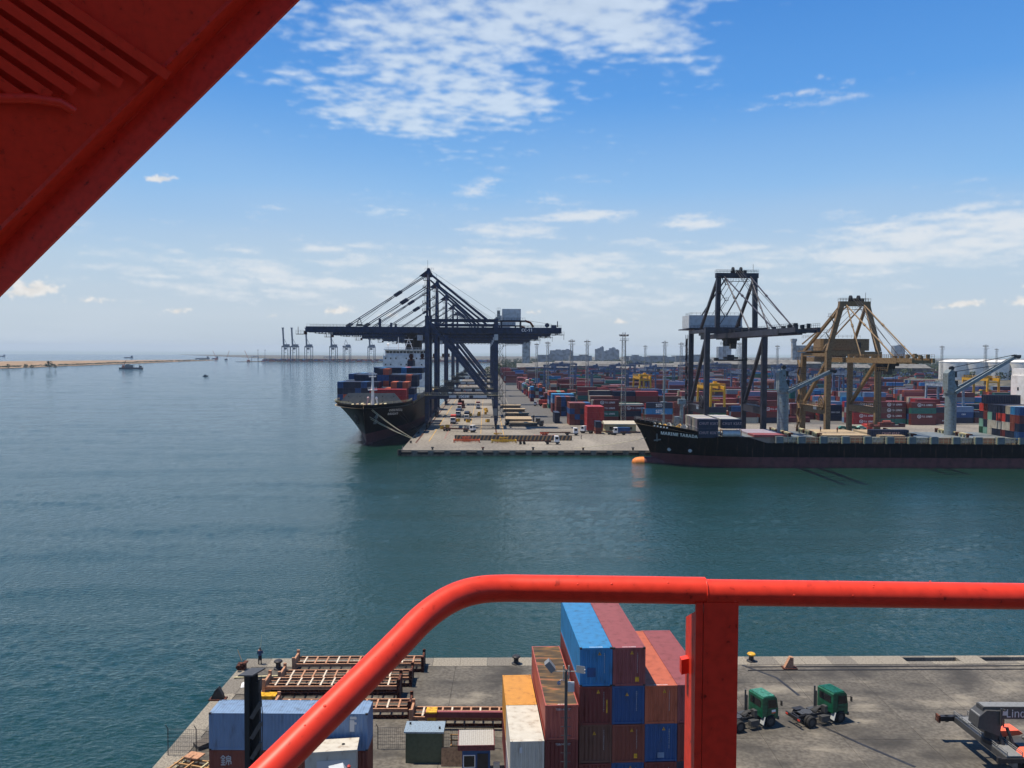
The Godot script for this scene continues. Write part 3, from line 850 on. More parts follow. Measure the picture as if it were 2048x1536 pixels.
func near_quay_edge() -> void:
	# coping slabs along the front and the left edge
	var cop: Node3D = Node3D.new()
	cop.name = "quay_coping"
	add_child(cop)
	tag(cop, "pale worn coping slabs along the near quay edge", "", "", "structure")
	var a := V(-28.8, 0, -89.0)
	var b := V(62.0, 0, -91.3)
	var dir := (b - a).normalized()
	var side := V(dir.z, 0, -dir.x)   # inland
	if side.z < 0: side = -side
	var l := a.distance_to(b)
	var x := 0.0
	var i := 0
	while x < l:
		var s := rng.randf_range(2.6, 3.4)
		var p := a + dir * (x + s / 2)
		var skip: bool = (p.x > 44.5 and p.x < 47.9) or (p.x > 53 and p.x < 57)
		var m := MB.new()
		var hh := 3.4 if not skip else 0.9
		var o := a + dir * x
		var w0 := 0.0
		if not skip:
			m.obox(o + dir * s / 2 + side * 1.2 - V(0, 1.7 - 0.02 - rng.randf() * 0.012, 0), dir * (s / 2 - 0.012), V(0, 1.7, 0), side * 1.2)
		else:
			m.obox(o + dir * s / 2 + side * 0.25 - V(0, 1.7 - 0.02, 0), dir * (s / 2 - 0.012), V(0, 1.7, 0), side * 0.25)
			m.obox(o + dir * s / 2 + side * 2.0 - V(0, 1.7 - 0.01, 0), dir * (s / 2 - 0.012), V(0, 1.7, 0), side * 0.4)
			m.obox(o + dir * s / 2 + side * 1.05 - V(0, 2.2, 0), dir * (s / 2 - 0.012), V(0, 1.2, 0), side * 0.55)
		put("coping_slab", m, M.coping if i % 3 else M.coping_dark, cop)
		x += s
		i += 1
	var z := 0.0
	while z < 62:
		var s := rng.randf_range(2.4, 3.6)
		var m := MB.new()
		m.box(V(-27.85, -1.7 + 0.02 + rng.randf() * 0.012, -86.5 + z + s / 2), V(1.9, 3.4, s - 0.024))
		put("coping_slab", m, M.coping if i % 4 else M.coping_dark, cop)
		z += s
		i += 1
	# sunken service pits along the left edge, framed
	for zz in [-80.5, -76.5, -72.6]:
		var m := MB.new()
		for s in [-1, 1]:
			m.box(V(-25.9, 0.03, zz + s * 0.85), V(2.4, 0.06, 0.12)); m.box(V(-25.9 + s * 1.14, 0.03, zz), V(0.12, 0.06, 1.58))
		m.box(V(-25.9, 0.006, zz), V(2.16, 0.012, 1.58))
		tag(put("service_hatch", m, M.coping_dark), "framed concrete service hatch at the quay edge, %s from the corner" % ["first", "second", "third"][int((zz + 81) / 4)], "hatch", "service hatches")
	# crane rails on the right
	for k in 2:
		var m := MB.new()
		m.beam(V(25.2, 0.02, -87.35 + k * 0.95), V(75, 0.02, -88.6 + k * 0.95), 0.09, 0.07)
		m.beam(V(25.2, 0.006, -87.35 + k * 0.95), V(75, 0.006, -88.6 + k * 0.95), 0.3, 0.016)
		tag(put("crane_rail", m, M.dark_steel), ["steel crane rail set in the quay, nearer the water", "steel crane rail set in the quay, farther from the water"][k], "rail", "crane rails")
	# bollards
	var bp := [[-24.6, -86.2, "dark_steel", "dark bollard by the standing fisherman"], [0.6, -87.9, "dark_steel", "dark bollard between the trailer frames and the containers"], [26.3, -89.0, "yellow_paint", "bollard with yellow head beside the red post"]]
	for q in bp:
		var t := thing("bollard", q[3], "bollard", V(q[0], 0.02, q[1]), 0, "bollards on the near quay")
		var body := MB.new()
		body.lathe(Vector3.ZERO, [Vector2(0.5, 0), Vector2(0.48, 0.1), Vector2(0.3, 0.16), Vector2(0.25, 0.5), Vector2(0.3, 0.66)], 14)
		put("post", body, M.dark_steel, t)
		var cap := MB.new()
		cap.lathe(Vector3.ZERO, [Vector2(0.3, 0.64), Vector2(0.44, 0.72), Vector2(0.46, 0.82), Vector2(0.36, 0.92), Vector2(0.0, 0.95)], 14)
		put("head", cap, M[q[2]], t)
	# rusty old winch block and a fin shaped stop
	var t := thing("winch_block", "rusty winch block on the quay corner with a tilted rod", "winch", V(-28.35, 0.03, -85.9))
	var m := MB.new()
	m.box(V(0, 0.35, 0), V(0.8, 0.7, 0.6)); m.box(V(0.35, 0.75, 0), V(0.4, 0.12, 0.8)); m.tube(V(-0.2, 0.5, 0.4), V(-0.2, 0.5, 0.75), 0.22)
	put("body", m, M.rust, t)
	m = MB.new(); m.tube(V(0, 0.9, 0), V(-0.55, 2.0, -0.3), 0.025)
	put("rod", m, M.wood, t)
	t = thing("mooring_hook", "dark fin shaped mooring hook at the left quay edge", "hook", V(-28.2, 0.03, -78.4))
	m = MB.new(); m.prism(PackedVector2Array([Vector2(-0.7, 0), Vector2(0.6, 0), Vector2(0.5, 0.5), Vector2(0.1, 1.25), Vector2(-0.25, 0.9)]), V(0, 0, -0.25), V(1, 0, 0), V(0, 1, 0), V(0, 0, 0.5))
	put("hook", m, M.dark_steel, t)
	m = MB.new(); m.box(V(0, 0.05, 0), V(1.6, 0.1, 0.9))
	put("base", m, M.rust, t)
	t = thing("rail_stop", "rust brown buffer stop at the end of the crane rails", "buffer", V(29.7, 0, -87.0))
	m = MB.new(); m.prism(PackedVector2Array([Vector2(-0.55, 0), Vector2(0.45, 0), Vector2(0.45, 1.25), Vector2(0.1, 1.3)]), V(0, 0, -0.25), V(1, 0, 0), V(0, 1, 0), V(0, 0, 0.5))
	put("wedge", m, M.rust_pale, t)
	m = MB.new(); m.box(V(0.1, 0.08, 0), V(1.5, 0.14, 0.9))
	put("base", m, M.rust, t)
	# drainage strip
	var dt := thing("drain_cover", "dark broken drain strip running across the near quay", "drain")
	var cp := [V(25.0, 0.006, -87.9), V(27.6, 0.006, -84.5), V(28.4, 0.006, -80.0), V(26.5, 0.006, -76.0), V(30.2, 0.006, -70.0), V(33.0, 0.006, -66.0)]
	for k in cp.size() - 1:
		if k == 2: continue
		m = MB.new()
		m.beam(cp[k], cp[k + 1], 0.3, 0.008)
		put("grating", m, M.dark_steel, dt)

func person(at: Vector3, turn: float, label: String, shirt: String, legs: String, raised: bool) -> Node3D:
	var t := thing("person", label, "person", at, turn)
	var bones := [[V(0, 0.95, 0), V(0, 1.42, 0), 0.15, 0.17], [V(-0.09, 0.95, 0), V(-0.11, 0.5, 0.02), 0.095, 0.07], [V(-0.11, 0.5, 0.02), V(-0.12, 0.08, -0.02), 0.07, 0.05], [V(0.09, 0.95, 0), V(0.12, 0.5, 0.03), 0.095, 0.07], [V(0.12, 0.5, 0.03), V(0.13, 0.08, 0), 0.07, 0.05], [V(-0.12, 0.05, -0.02), V(-0.14, 0.05, 0.16), 0.05, 0.045], [V(0.13, 0.05, 0), V(0.16, 0.05, 0.17), 0.05, 0.045], [V(0, 1.45, 0), V(0, 1.58, 0.02), 0.06, 0.055], [V(0, 1.66, 0.02), V(0, 1.72, 0.02), 0.1, 0.1],
		[V(-0.17, 1.42, 0), V(0.17, 1.42, 0), 0.08, 0.08]]
	if raised:
		bones.append_array([[V(-0.2, 1.41, 0), V(-0.28, 1.16, 0.1), 0.06, 0.048], [V(-0.28, 1.16, 0.1), V(-0.06, 1.2, 0.32), 0.046, 0.035], [V(0.2, 1.41, 0), V(0.27, 1.15, 0.1), 0.06, 0.048], [V(0.27, 1.15, 0.1), V(0.08, 1.3, 0.34), 0.046, 0.035]])
	else:
		bones.append_array([[V(-0.2, 1.41, 0), V(-0.26, 1.12, -0.02), 0.06, 0.048], [V(-0.26, 1.12, -0.02), V(-0.25, 0.86, 0.08), 0.046, 0.035], [V(0.2, 1.41, 0), V(0.27, 1.13, 0.0), 0.06, 0.048], [V(0.27, 1.13, 0), V(0.25, 0.88, 0.1), 0.046, 0.035]])
	var whole := nets(bones, 0.035)
	# clothes colour by region: three surfaces of the same body
	var parts := {"skin": MB.new(), "shirt": MB.new(), "legs": MB.new()}
	for i in range(0, whole.v.size(), 3):
		var c := (whole.v[i] + whole.v[i + 1] + whole.v[i + 2]) / 3.0
		var w := "legs" if c.y < 0.97 and absf(c.x) < 0.22 and not (c.y > 0.8 and absf(c.x) > 0.2) else ("skin" if c.y > 1.5 or (raised and c.z > 0.2 and c.y > 1.0) else "shirt")
		var p: MB = parts[w]
		for j in 3:
			p.v.append(whole.v[i + j]); p.n.append(whole.n[i + j])
	put("body", parts.skin, M.skin, t)
	put("shirt", parts.shirt, M[shirt], t)
	put("trousers", parts.legs, M[legs], t)
	var hair := MB.new()
	hair.lathe(V(0, 1.69, 0.0), [Vector2(0.112, -0.02), Vector2(0.116, 0.05), Vector2(0.085, 0.115), Vector2(0.0, 0.14)], 10)
	put("hair", hair, M.cable, t)
	return t

func nets(bones: Array, cell: float) -> MB:
	var lo := Vector3(1e9, 1e9, 1e9)
	var hi := -lo
	for b in bones:
		var r: float = maxf(b[2], b[3]) + cell * 2
		lo = lo.min((b[0] as Vector3).min(b[1]) - Vector3.ONE * r); hi = hi.max((b[0] as Vector3).max(b[1]) + Vector3.ONE * r)
	var nx := int((hi.x - lo.x) / cell) + 2
	var ny := int((hi.y - lo.y) / cell) + 2
	var nz := int((hi.z - lo.z) / cell) + 2
	var f := PackedFloat32Array()
	f.resize(nx * ny * nz)
	for k in nz:
		for j in ny:
			for i in nx:
				var p := lo + V(i, j, k) * cell
				var s := 0.0
				for b in bones:
					var ab: Vector3 = b[1] - b[0]
					var h := clampf((p - (b[0] as Vector3)).dot(ab) / ab.length_squared(), 0, 1)
					s += exp(-28.0 * (p.distance_to((b[0] as Vector3) + ab * h) - lerpf(b[2], b[3], h)))
				f[(k * ny + j) * nx + i] = -log(maxf(s, 1e-30)) / 28.0
	var vert := {}
	var pts := PackedVector3Array()
	var off := [V(0, 0, 0), V(1, 0, 0), V(0, 1, 0), V(1, 1, 0), V(0, 0, 1), V(1, 0, 1), V(0, 1, 1), V(1, 1, 1)]
	var edges := [[0, 1], [2, 3], [4, 5], [6, 7], [0, 2], [1, 3], [4, 6], [5, 7], [0, 4], [1, 5], [2, 6], [3, 7]]
	for k in nz - 1:
		for j in ny - 1:
			for i in nx - 1:
				var id := (k * ny + j) * nx + i
				var val := [f[id], f[id + 1], f[id + nx], f[id + nx + 1], f[id + nx * ny], f[id + nx * ny + 1], f[id + nx * ny + nx], f[id + nx * ny + nx + 1]]
				var acc := Vector3.ZERO
				var c := 0
				for e in edges:
					var a: float = val[e[0]]
					var b: float = val[e[1]]
					if (a < 0) != (b < 0):
						acc += (off[e[0]] as Vector3).lerp(off[e[1]], a / (a - b)); c += 1
				if c:
					vert[id] = pts.size()
					pts.append(lo + (V(i, j, k) + acc / c) * cell)
	var m := MB.new()
	var st := [1, nx, nx * ny]
	var grad := func(p: Vector3) -> Vector3:
		var q := (p - lo) / cell
		var i := clampi(int(q.x), 1, nx - 2)
		var j := clampi(int(q.y), 1, ny - 2)
		var k := clampi(int(q.z), 1, nz - 2)
		var id := (k * ny + j) * nx + i
		return V(f[id + 1] - f[id - 1], f[id + nx] - f[id - nx], f[id + nx * ny] - f[id - nx * ny]).normalized()
	for k in range(1, nz - 1):
		for j in range(1, ny - 1):
			for i in range(1, nx - 1):
				var id := (k * ny + j) * nx + i
				for ax in 3:
					if (f[id] < 0) == (f[id + st[ax]] < 0): continue
					var s1: int = st[(ax + 1) % 3]
					var s2: int = st[(ax + 2) % 3]
					var q := [id - s1 - s2, id - s2, id, id - s1]
					var pp := []
					for x in q:
						if vert.has(x): pp.append(pts[vert[x]])
					if pp.size() < 4: continue
					if f[id] >= 0: pp.reverse()
					m.qn(pp[0], pp[1], pp[2], pp[3], grad.call(pp[0]), grad.call(pp[1]), grad.call(pp[2]), grad.call(pp[3]))
	return m

func flat_rack(at: Vector3, turn: float, n: int, L: float, label: String, pale: bool) -> Node3D:
	# a pile of folded flat racks: two long beams, cross members, end walls
	var t := thing("flat_rack", label, "flat rack", at, turn, "piled flat racks on the near quay")
	for k in n:
		var y := k * 0.62
		for s in [-1, 1]:
			var m := MB.new()
			m.box(V(0, y + 0.3, s * 1.05), V(L, 0.07, 0.15)); m.box(V(0, y + 0.06, s * 1.05), V(L, 0.06, 0.15)); m.box(V(0, y + 0.18, s * 1.05), V(L, 0.2, 0.04))
			put("side_beam", m, M.rust if k < n - 1 else M.rust_pale, t)
		if k == n - 1:
			for i in 11:
				var m := MB.new()
				m.box(V(-L / 2 + 0.9 + i * (L - 1.8) / 10, y + 0.33, 0), V(0.16, 0.09, 1.86))
				put("cross_member", m, M.rust_white if pale or i % 3 == 0 else M.rust_pale, t)
			var c := MB.new()
			for s in [-0.35, 0.35]: c.box(V(0, y + 0.28, s), V(L - 0.4, 0.07, 0.1))
			put("centre_beam", c, M.rust_pale, t)
	for s in [-1, 1]:
		var m := MB.new()
		var h := n * 0.62
		m.box(V(s * (L / 2 + 0.12), h / 2 + 0.05, 0), V(0.2, h + 0.1, 2.4))
		for q in [-1, 1]: m.box(V(s * (L / 2 + 0.12), h / 2 + 0.2, q * 1.12), V(0.3, h + 0.4, 0.2))
		put("end_wall", m, M.rust_pale if s < 0 else M.rust, t)
	return t

func wheel(parent: Node, at: Vector3, r: float, w: float, side: int) -> void:
	# axle along z
	var m := MB.new()
	var prof := [[r * 0.58, -w / 2], [r * 0.9, -w / 2], [r, -w * 0.32], [r, w * 0.32], [r * 0.9, w / 2], [r * 0.58, w / 2]]
	for i in prof.size() - 1:
		for k in 18:
			var t0 := TAU * k / 18
			var t1 := TAU * (k + 1) / 18
			var a: Array = prof[i]
			var b: Array = prof[i + 1]
			m.quad(V(cos(t0) * a[0], sin(t0) * a[0], a[1]), V(cos(t1) * a[0], sin(t1) * a[0], a[1]), V(cos(t1) * b[0], sin(t1) * b[0], b[1]), V(cos(t0) * b[0], sin(t0) * b[0], b[1]))
	var o := put("wheel", m, M.black_rubber, parent)
	o.position = at
	var h := MB.new()
	h.tube(V(0, 0, -w * 0.35), V(0, 0, w * 0.35), r * 0.6, -1, 14)
	h.tube(V(0, 0, -w * 0.5), V(0, 0, w * 0.5), r * 0.22, -1, 8)
	put("rim", h, M.gunmetal, o)

func tractor(at: Vector3, turn: float, label: String, paint: String, plate: bool) -> void:
	# terminal tractor without its trailer: forward is +x, its right side is +z
	var t := thing("truck", label, "truck", at, turn, "green tractor trucks on the near quay")
	var p: Material = M[paint]
	var ch := MB.new()
	for s in [-1, 1]: ch.box(V(-0.6, 0.86, s * 0.42), V(5.2, 0.24, 0.09))
	for i in 6: ch.box(V(-2.9 + i * 0.85, 0.86, 0), V(0.12, 0.18, 0.8))
	ch.box(V(-3.2, 0.8, 0), V(0.12, 0.3, 2.0))
	ch.tube(V(-2.0, 0.52, -0.9), V(-2.0, 0.52, 0.9), 0.11); ch.tube(V(1.25, 0.52, -0.9), V(1.25, 0.52, 0.9), 0.1)
	put("chassis", ch, M.dark_steel, t)
	var fw := MB.new()
	fw.lathe(V(-1.75, 0.98, 0), [Vector2(0.0, 0.0), Vector2(0.52, 0.0), Vector2(0.52, 0.1), Vector2(0.0, 0.12)], 16)
	fw.box(V(-2.25, 1.02, 0), V(0.6, 0.08, 0.7))
	put("fifth_wheel", fw, M.gunmetal, t)
	for s in [-1, 1]:
		wheel(t, V(-2.0, 0.52, s * 0.98), 0.52, 0.28, s); wheel(t, V(-2.0, 0.52, s * 0.66), 0.52, 0.28, s); wheel(t, V(1.25, 0.52, s * 0.95), 0.52, 0.3, s)
		var g := MB.new()
		g.obox(V(-2.0, 1.08, s * 0.82), V(0.5, 0, 0), V(0, 0.02, 0), V(0, 0, 0.3)) if s < 0 else g.obox(V(0.45, 0.72, s * 0.95), V(0.1, 0.35, 0), V(-0.02, 0.01, 0), V(0, 0, 0.26))
		put("mudguard", g, M.dark_steel if s < 0 else M.pale_grey, t)
	for s in [-1, 1]:
		var k := MB.new()
		k.box(V(-0.45, 0.62, s * 0.86), V(0.9, 0.5, 0.45))
		put("fuel_tank", k, M.gunmetal, t)
	var pk := MB.new()
	for i in 9:
		pk.pipe([V(-0.1, 0.95 + 0.08 * i, -0.5 + i * 0.12), V(-0.5, 1.2 + 0.05 * i, -0.4 + i * 0.1), V(-1.0, 0.98, -0.35 + i * 0.08)], 0.022, 5)
	pk.box(V(-0.05, 1.5, -0.75), V(0.12, 1.9, 0.14)); pk.box(V(-0.15, 1.3, 0.5), V(0.3, 0.6, 0.5)); pk.tube(V(-0.12, 0.8, -0.85), V(-0.12, 2.9, -0.85), 0.08)
	put("hose_pack", pk, M.gunmetal, t)
	# cab: a body with sloped screen and rounded roof edge
	var b := MB.new()
	var side := PackedVector2Array([Vector2(0.35, 0.95), Vector2(0.75, 0.95), Vector2(0.95, 1.1), Vector2(1.55, 1.1), Vector2(1.75, 0.7), Vector2(2.05, 0.7), Vector2(2.08, 1.5), Vector2(1.9, 2.55), Vector2(1.72, 2.74), Vector2(0.5, 2.78), Vector2(0.36, 2.68)])
	b.prism(side, V(0, 0, -1.02), V(1, 0, 0), V(0, 1, 0), V(0, 0, 2.04))
	put("cab", b, p, t)
	var rf := MB.new()
	rf.obox(V(1.1, 2.79, 0), V(0.62, -0.01, 0), V(0, 0.03, 0), V(0, 0, 0.92))
	for i in 5: rf.box(V(0.65 + i * 0.22, 2.825, 0), V(0.06, 0.018, 1.6))
	put("roof_panel", rf, M.truck_mint if plate else p, t)
	var ws := MB.new()
	ws.quad(V(2.092, 1.56, 0.9), V(2.092, 1.56, -0.9), V(1.935, 2.5, -0.9), V(1.935, 2.5, 0.9))
	put("windscreen", ws, M.glass_dark, t)
	for s in [-1, 1]:
		var w := MB.new()
		var zz: float = s * 1.028
		w.prism(PackedVector2Array([Vector2(0.95, 1.75), Vector2(1.96, 1.7), Vector2(1.8, 2.45), Vector2(0.95, 2.5)]), V(0, 0, zz - 0.006), V(1, 0, 0), V(0, 1, 0), V(0, 0, 0.012))
		put("side_window", w, M.glass_dark, t)
		var dr := MB.new()
		dr.box(V(1.45, 1.4, s * 1.03), V(1.05, 0.02, 0.02)); dr.box(V(0.9, 1.85, s * 1.03), V(0.02, 1.5, 0.02)); dr.box(V(1.05, 1.55, s * 1.05), V(0.18, 0.04, 0.04))
		put("door_trim", dr, M.dark_steel, t)
		var mr := MB.new()
		mr.beam(V(1.95, 2.3, s * 1.02), V(2.2, 2.35, s * 1.25), 0.03); mr.box(V(2.2, 2.15, s * 1.28), V(0.06, 0.45, 0.22))
		put("mirror", mr, M.black_rubber, t)
		var hl := MB.new()
		hl.box(V(2.09, 1.0, s * 0.72), V(0.06, 0.18, 0.3))
		put("headlight", hl, M.pale_grey, t)
	var rw := MB.new()
	rw.box(V(0.345, 2.15, 0), V(0.03, 0.62, 1.5))
	put("rear_window", rw, M.glass_dark, t)
	var bp := MB.new()
	bp.box(V(2.1, 0.72, 0), V(0.16, 0.28, 2.1))
	put("bumper", bp, M.gunmetal, t)
	for s in [-1, 1]:
		var tl := MB.new()
		tl.box(V(-3.28, 0.8, s * 0.8), V(0.05, 0.14, 0.3))
		put("tail_light", tl, M.scarlet, t)
	if plate:
		var n := MB.new()
		n.box(V(1.55, 1.45, 1.04), V(0.42, 0.2, 0.02))
		put("door_plate", n, M.white_paint, t)
		n = MB.new(); n.box(V(1.55, 1.29, 1.04), V(0.4, 0.12, 0.02))
		put("door_plate", n, M.orange_paint, t)

func reach_stacker() -> void:
	var t := thing("reach_stacker", "dark grey container reach stacker with coral fenders at the frame edge", "reach stacker", V(46.6, 0, -62.4), 0)
	t.rotation.y = 0.0
	# its boom runs level along x at z = -4, chassis behind; local origin at the chassis middle
	var b := MB.new()
	b.box(V(-1.0, 4.7, -3.6), V(15.0, 0.95, 0.95))
	b.box(V(2.0, 5.23, -3.6), V(9.0, 0.06, 1.1))
	put("boom", b, M.gunmetal, t)
	var top := MB.new()
	top.box(V(-1.0, 5.22, -3.6), V(14.8, 0.03, 0.9))
	put("boom_top_plate", top, M.machine_grey, t)
	lettering("Linde", 0.6, M.faded_white, t, Transform3D(Basis(), V(-5.6, 4.66, -3.118)), "lettering", 400, true)
	var sq := MB.new(); sq.box(V(-6.72, 4.7, -3.118), V(0.42, 0.36, 0.012))
	put("data_plate", sq, M.faded_white, t)
	var h := MB.new()
	h.prism(PackedVector2Array([Vector2(-9.0, 3.6), Vector2(-7.2, 2.9), Vector2(-7.0, 4.95), Vector2(-8.3, 5.0), Vector2(-8.9, 4.5)]), V(0, 0, -4.3), V(1, 0, 0), V(0, 1, 0), V(0, 0, 1.4))
	h.box(V(-7.2, 4.5, -2.8), V(0.12, 1.4, 0.12)); h.beam(V(-7.2, 5.1, -4.4), V(-6.8, 5.0, -2.9), 0.12)
	put("boom_head", h, M.gunmetal, t)
	var hp := MB.new(); hp.obox(V(-8.55, 4.72, -3.6), V(0.28, 0.2, 0), V(-0.02, 0.03, 0), V(0, 0, 0.6))
	put("head_plate", hp, M.machine_grey, t)
	var ro := MB.new()
	ro.lathe(V(-7.5, 2.2, -3.5), [Vector2(0.0, 0.9), Vector2(0.55, 0.9), Vector2(0.6, 0.4), Vector2(0.75, 0.3), Vector2(0.75, 0.0), Vector2(0.0, 0.0)], 14)
	ro.tube(V(-6.6, 3.6, -3.0), V(-6.2, 1.9, -2.4), 0.13); ro.tube(V(-7.2, 3.2, -3.2), V(-7.0, 2.2, -2.8), 0.2)
	put("rotator", ro, M.dark_steel, t)
	# spreader, turned on the rotator, lying from back left to front right
	var a := V(-7.4, 1.95, -8.3)
	var c := V(-7.2, 1.95, -0.9)
	var d := (c - a).normalized()
	var sd := V(-d.z, 0, d.x)
	var sp := MB.new()
	for s in [-1, 1]: sp.beam(a + sd * s * 0.5, c + sd * s * 0.5, 0.35, 0.5)
	for i in 6: sp.beam(a.lerp(c, i / 5.0) - sd * 0.5, a.lerp(c, i / 5.0) + sd * 0.5, 0.2, 0.3)
	put("spreader_frame", sp, M.gunmetal, t)
	var pl := MB.new()
	pl.obox(a.lerp(c, 0.8) + V(0, 0.3, 0), d * 1.5, V(0, 0.05, 0), sd * 0.62)
	put("spreader_deck", pl, M.machine_grey, t)
	pl = MB.new(); pl.obox(a.lerp(c, 0.14) + V(0, 0.3, 0), d * 0.6, V(0, 0.05, 0), sd * 0.45)
	put("spreader_deck", pl, M.machine_grey, t)
	for e in [a, c]:
		var bm := MB.new()
		bm.beam(e - sd * 1.25, e + sd * 1.25, 0.3, 0.35); bm.box(e - sd * 1.25, V(0.25, 0.5, 0.25)); bm.box(e + sd * 1.25, V(0.25, 0.5, 0.25))
		put("spreader_end", bm, M.dark_steel, t)
	var arm := MB.new()
	arm.beam(a + V(0.2, 0.05, 0), a + V(-1.9, 0.05, 0.05), 0.42, 0.4)
	put("tilt_arm", arm, M.dark_steel, t)
	var ac := MB.new(); ac.box(a + V(-2.0, 0.05, 0.05), V(0.16, 0.6, 0.6))
	put("arm_end", ac, M.rust, t)
	var hs := MB.new()
	hs.rail(a + V(0, 0.3, 0) - sd * 0.6, c + V(0, 0.3, 0) - sd * 0.6, 0.35, 1.2, 0.05); hs.rail(a + V(0, 0.3, 0) + sd * 0.6, c + V(0, 0.3, 0) + sd * 0.6, 0.35, 1.2, 0.05)
	put("spreader_rail", hs, M.machine_grey, t)
	# chassis, fenders, wheels, cylinders
	var cz := -3.8
	var ch := MB.new()
	ch.box(V(-0.6, 1.3, cz), V(9.5, 1.2, 2.6)); ch.box(V(2.2, 2.3, cz), V(4, 1.2, 3.4))
	put("chassis", ch, M.gunmetal, t)
	for s in [-1, 1]:
		wheel(t, V(-4.9, 0.85, cz + s * 1.75), 0.85, 0.7, s); wheel(t, V(2.2, 0.85, cz + s * 1.5), 0.85, 0.7, s)
		var fd := MB.new()
		fd.prism(PackedVector2Array([Vector2(-6.3, 1.95), Vector2(-5.9, 2.3), Vector2(-4.3, 2.35), Vector2(-3.9, 2.1), Vector2(-4.2, 1.95), Vector2(-6.0, 1.75)]), V(0, 0, cz + s * 2.0 - 0.62), V(1, 0, 0), V(0, 1, 0), V(0, 0, 1.24))
		put("fender", fd, M.coral, t)
		var mr := MB.new(); mr.box(V(-5.2, 2.75, cz + s * 2.0), V(0.06, 0.6, 0.24)); mr.tube(V(-5.2, 2.3, cz + s * 2.0), V(-5.2, 2.5, cz + s * 2.0), 0.03)
		put("mirror", mr, M.dark_steel, t)
		var cy := MB.new()
		cy.tube(V(-4.2, 1.9, cz + s * 0.9), V(-0.5, 4.3, -3.7 + s * 0.3), 0.16); cy.tube(V(-4.2, 1.9, cz + s * 0.9), V(-2.4, 3.1, -3.75 + s * 0.6), 0.22)
		put("lift_cylinder", cy, M.gunmetal, t)
	var cab := MB.new(); cab.prism(PackedVector2Array([Vector2(-2.0, 1.9), Vector2(0.0, 1.9), Vector2(0.0, 3.6), Vector2(-1.5, 3.6), Vector2(-2.1, 2.7)]), V(0, 0, cz - 0.8), V(1, 0, 0), V(0, 1, 0), V(0, 0, 1.7))
	put("cab", cab, M.glass_dark, t)
	var st := MB.new(); st.box(V(-6.4, 1.0, cz), V(0.4, 0.5, 3.4))
	put("front_beam", st, M.machine_grey, t)

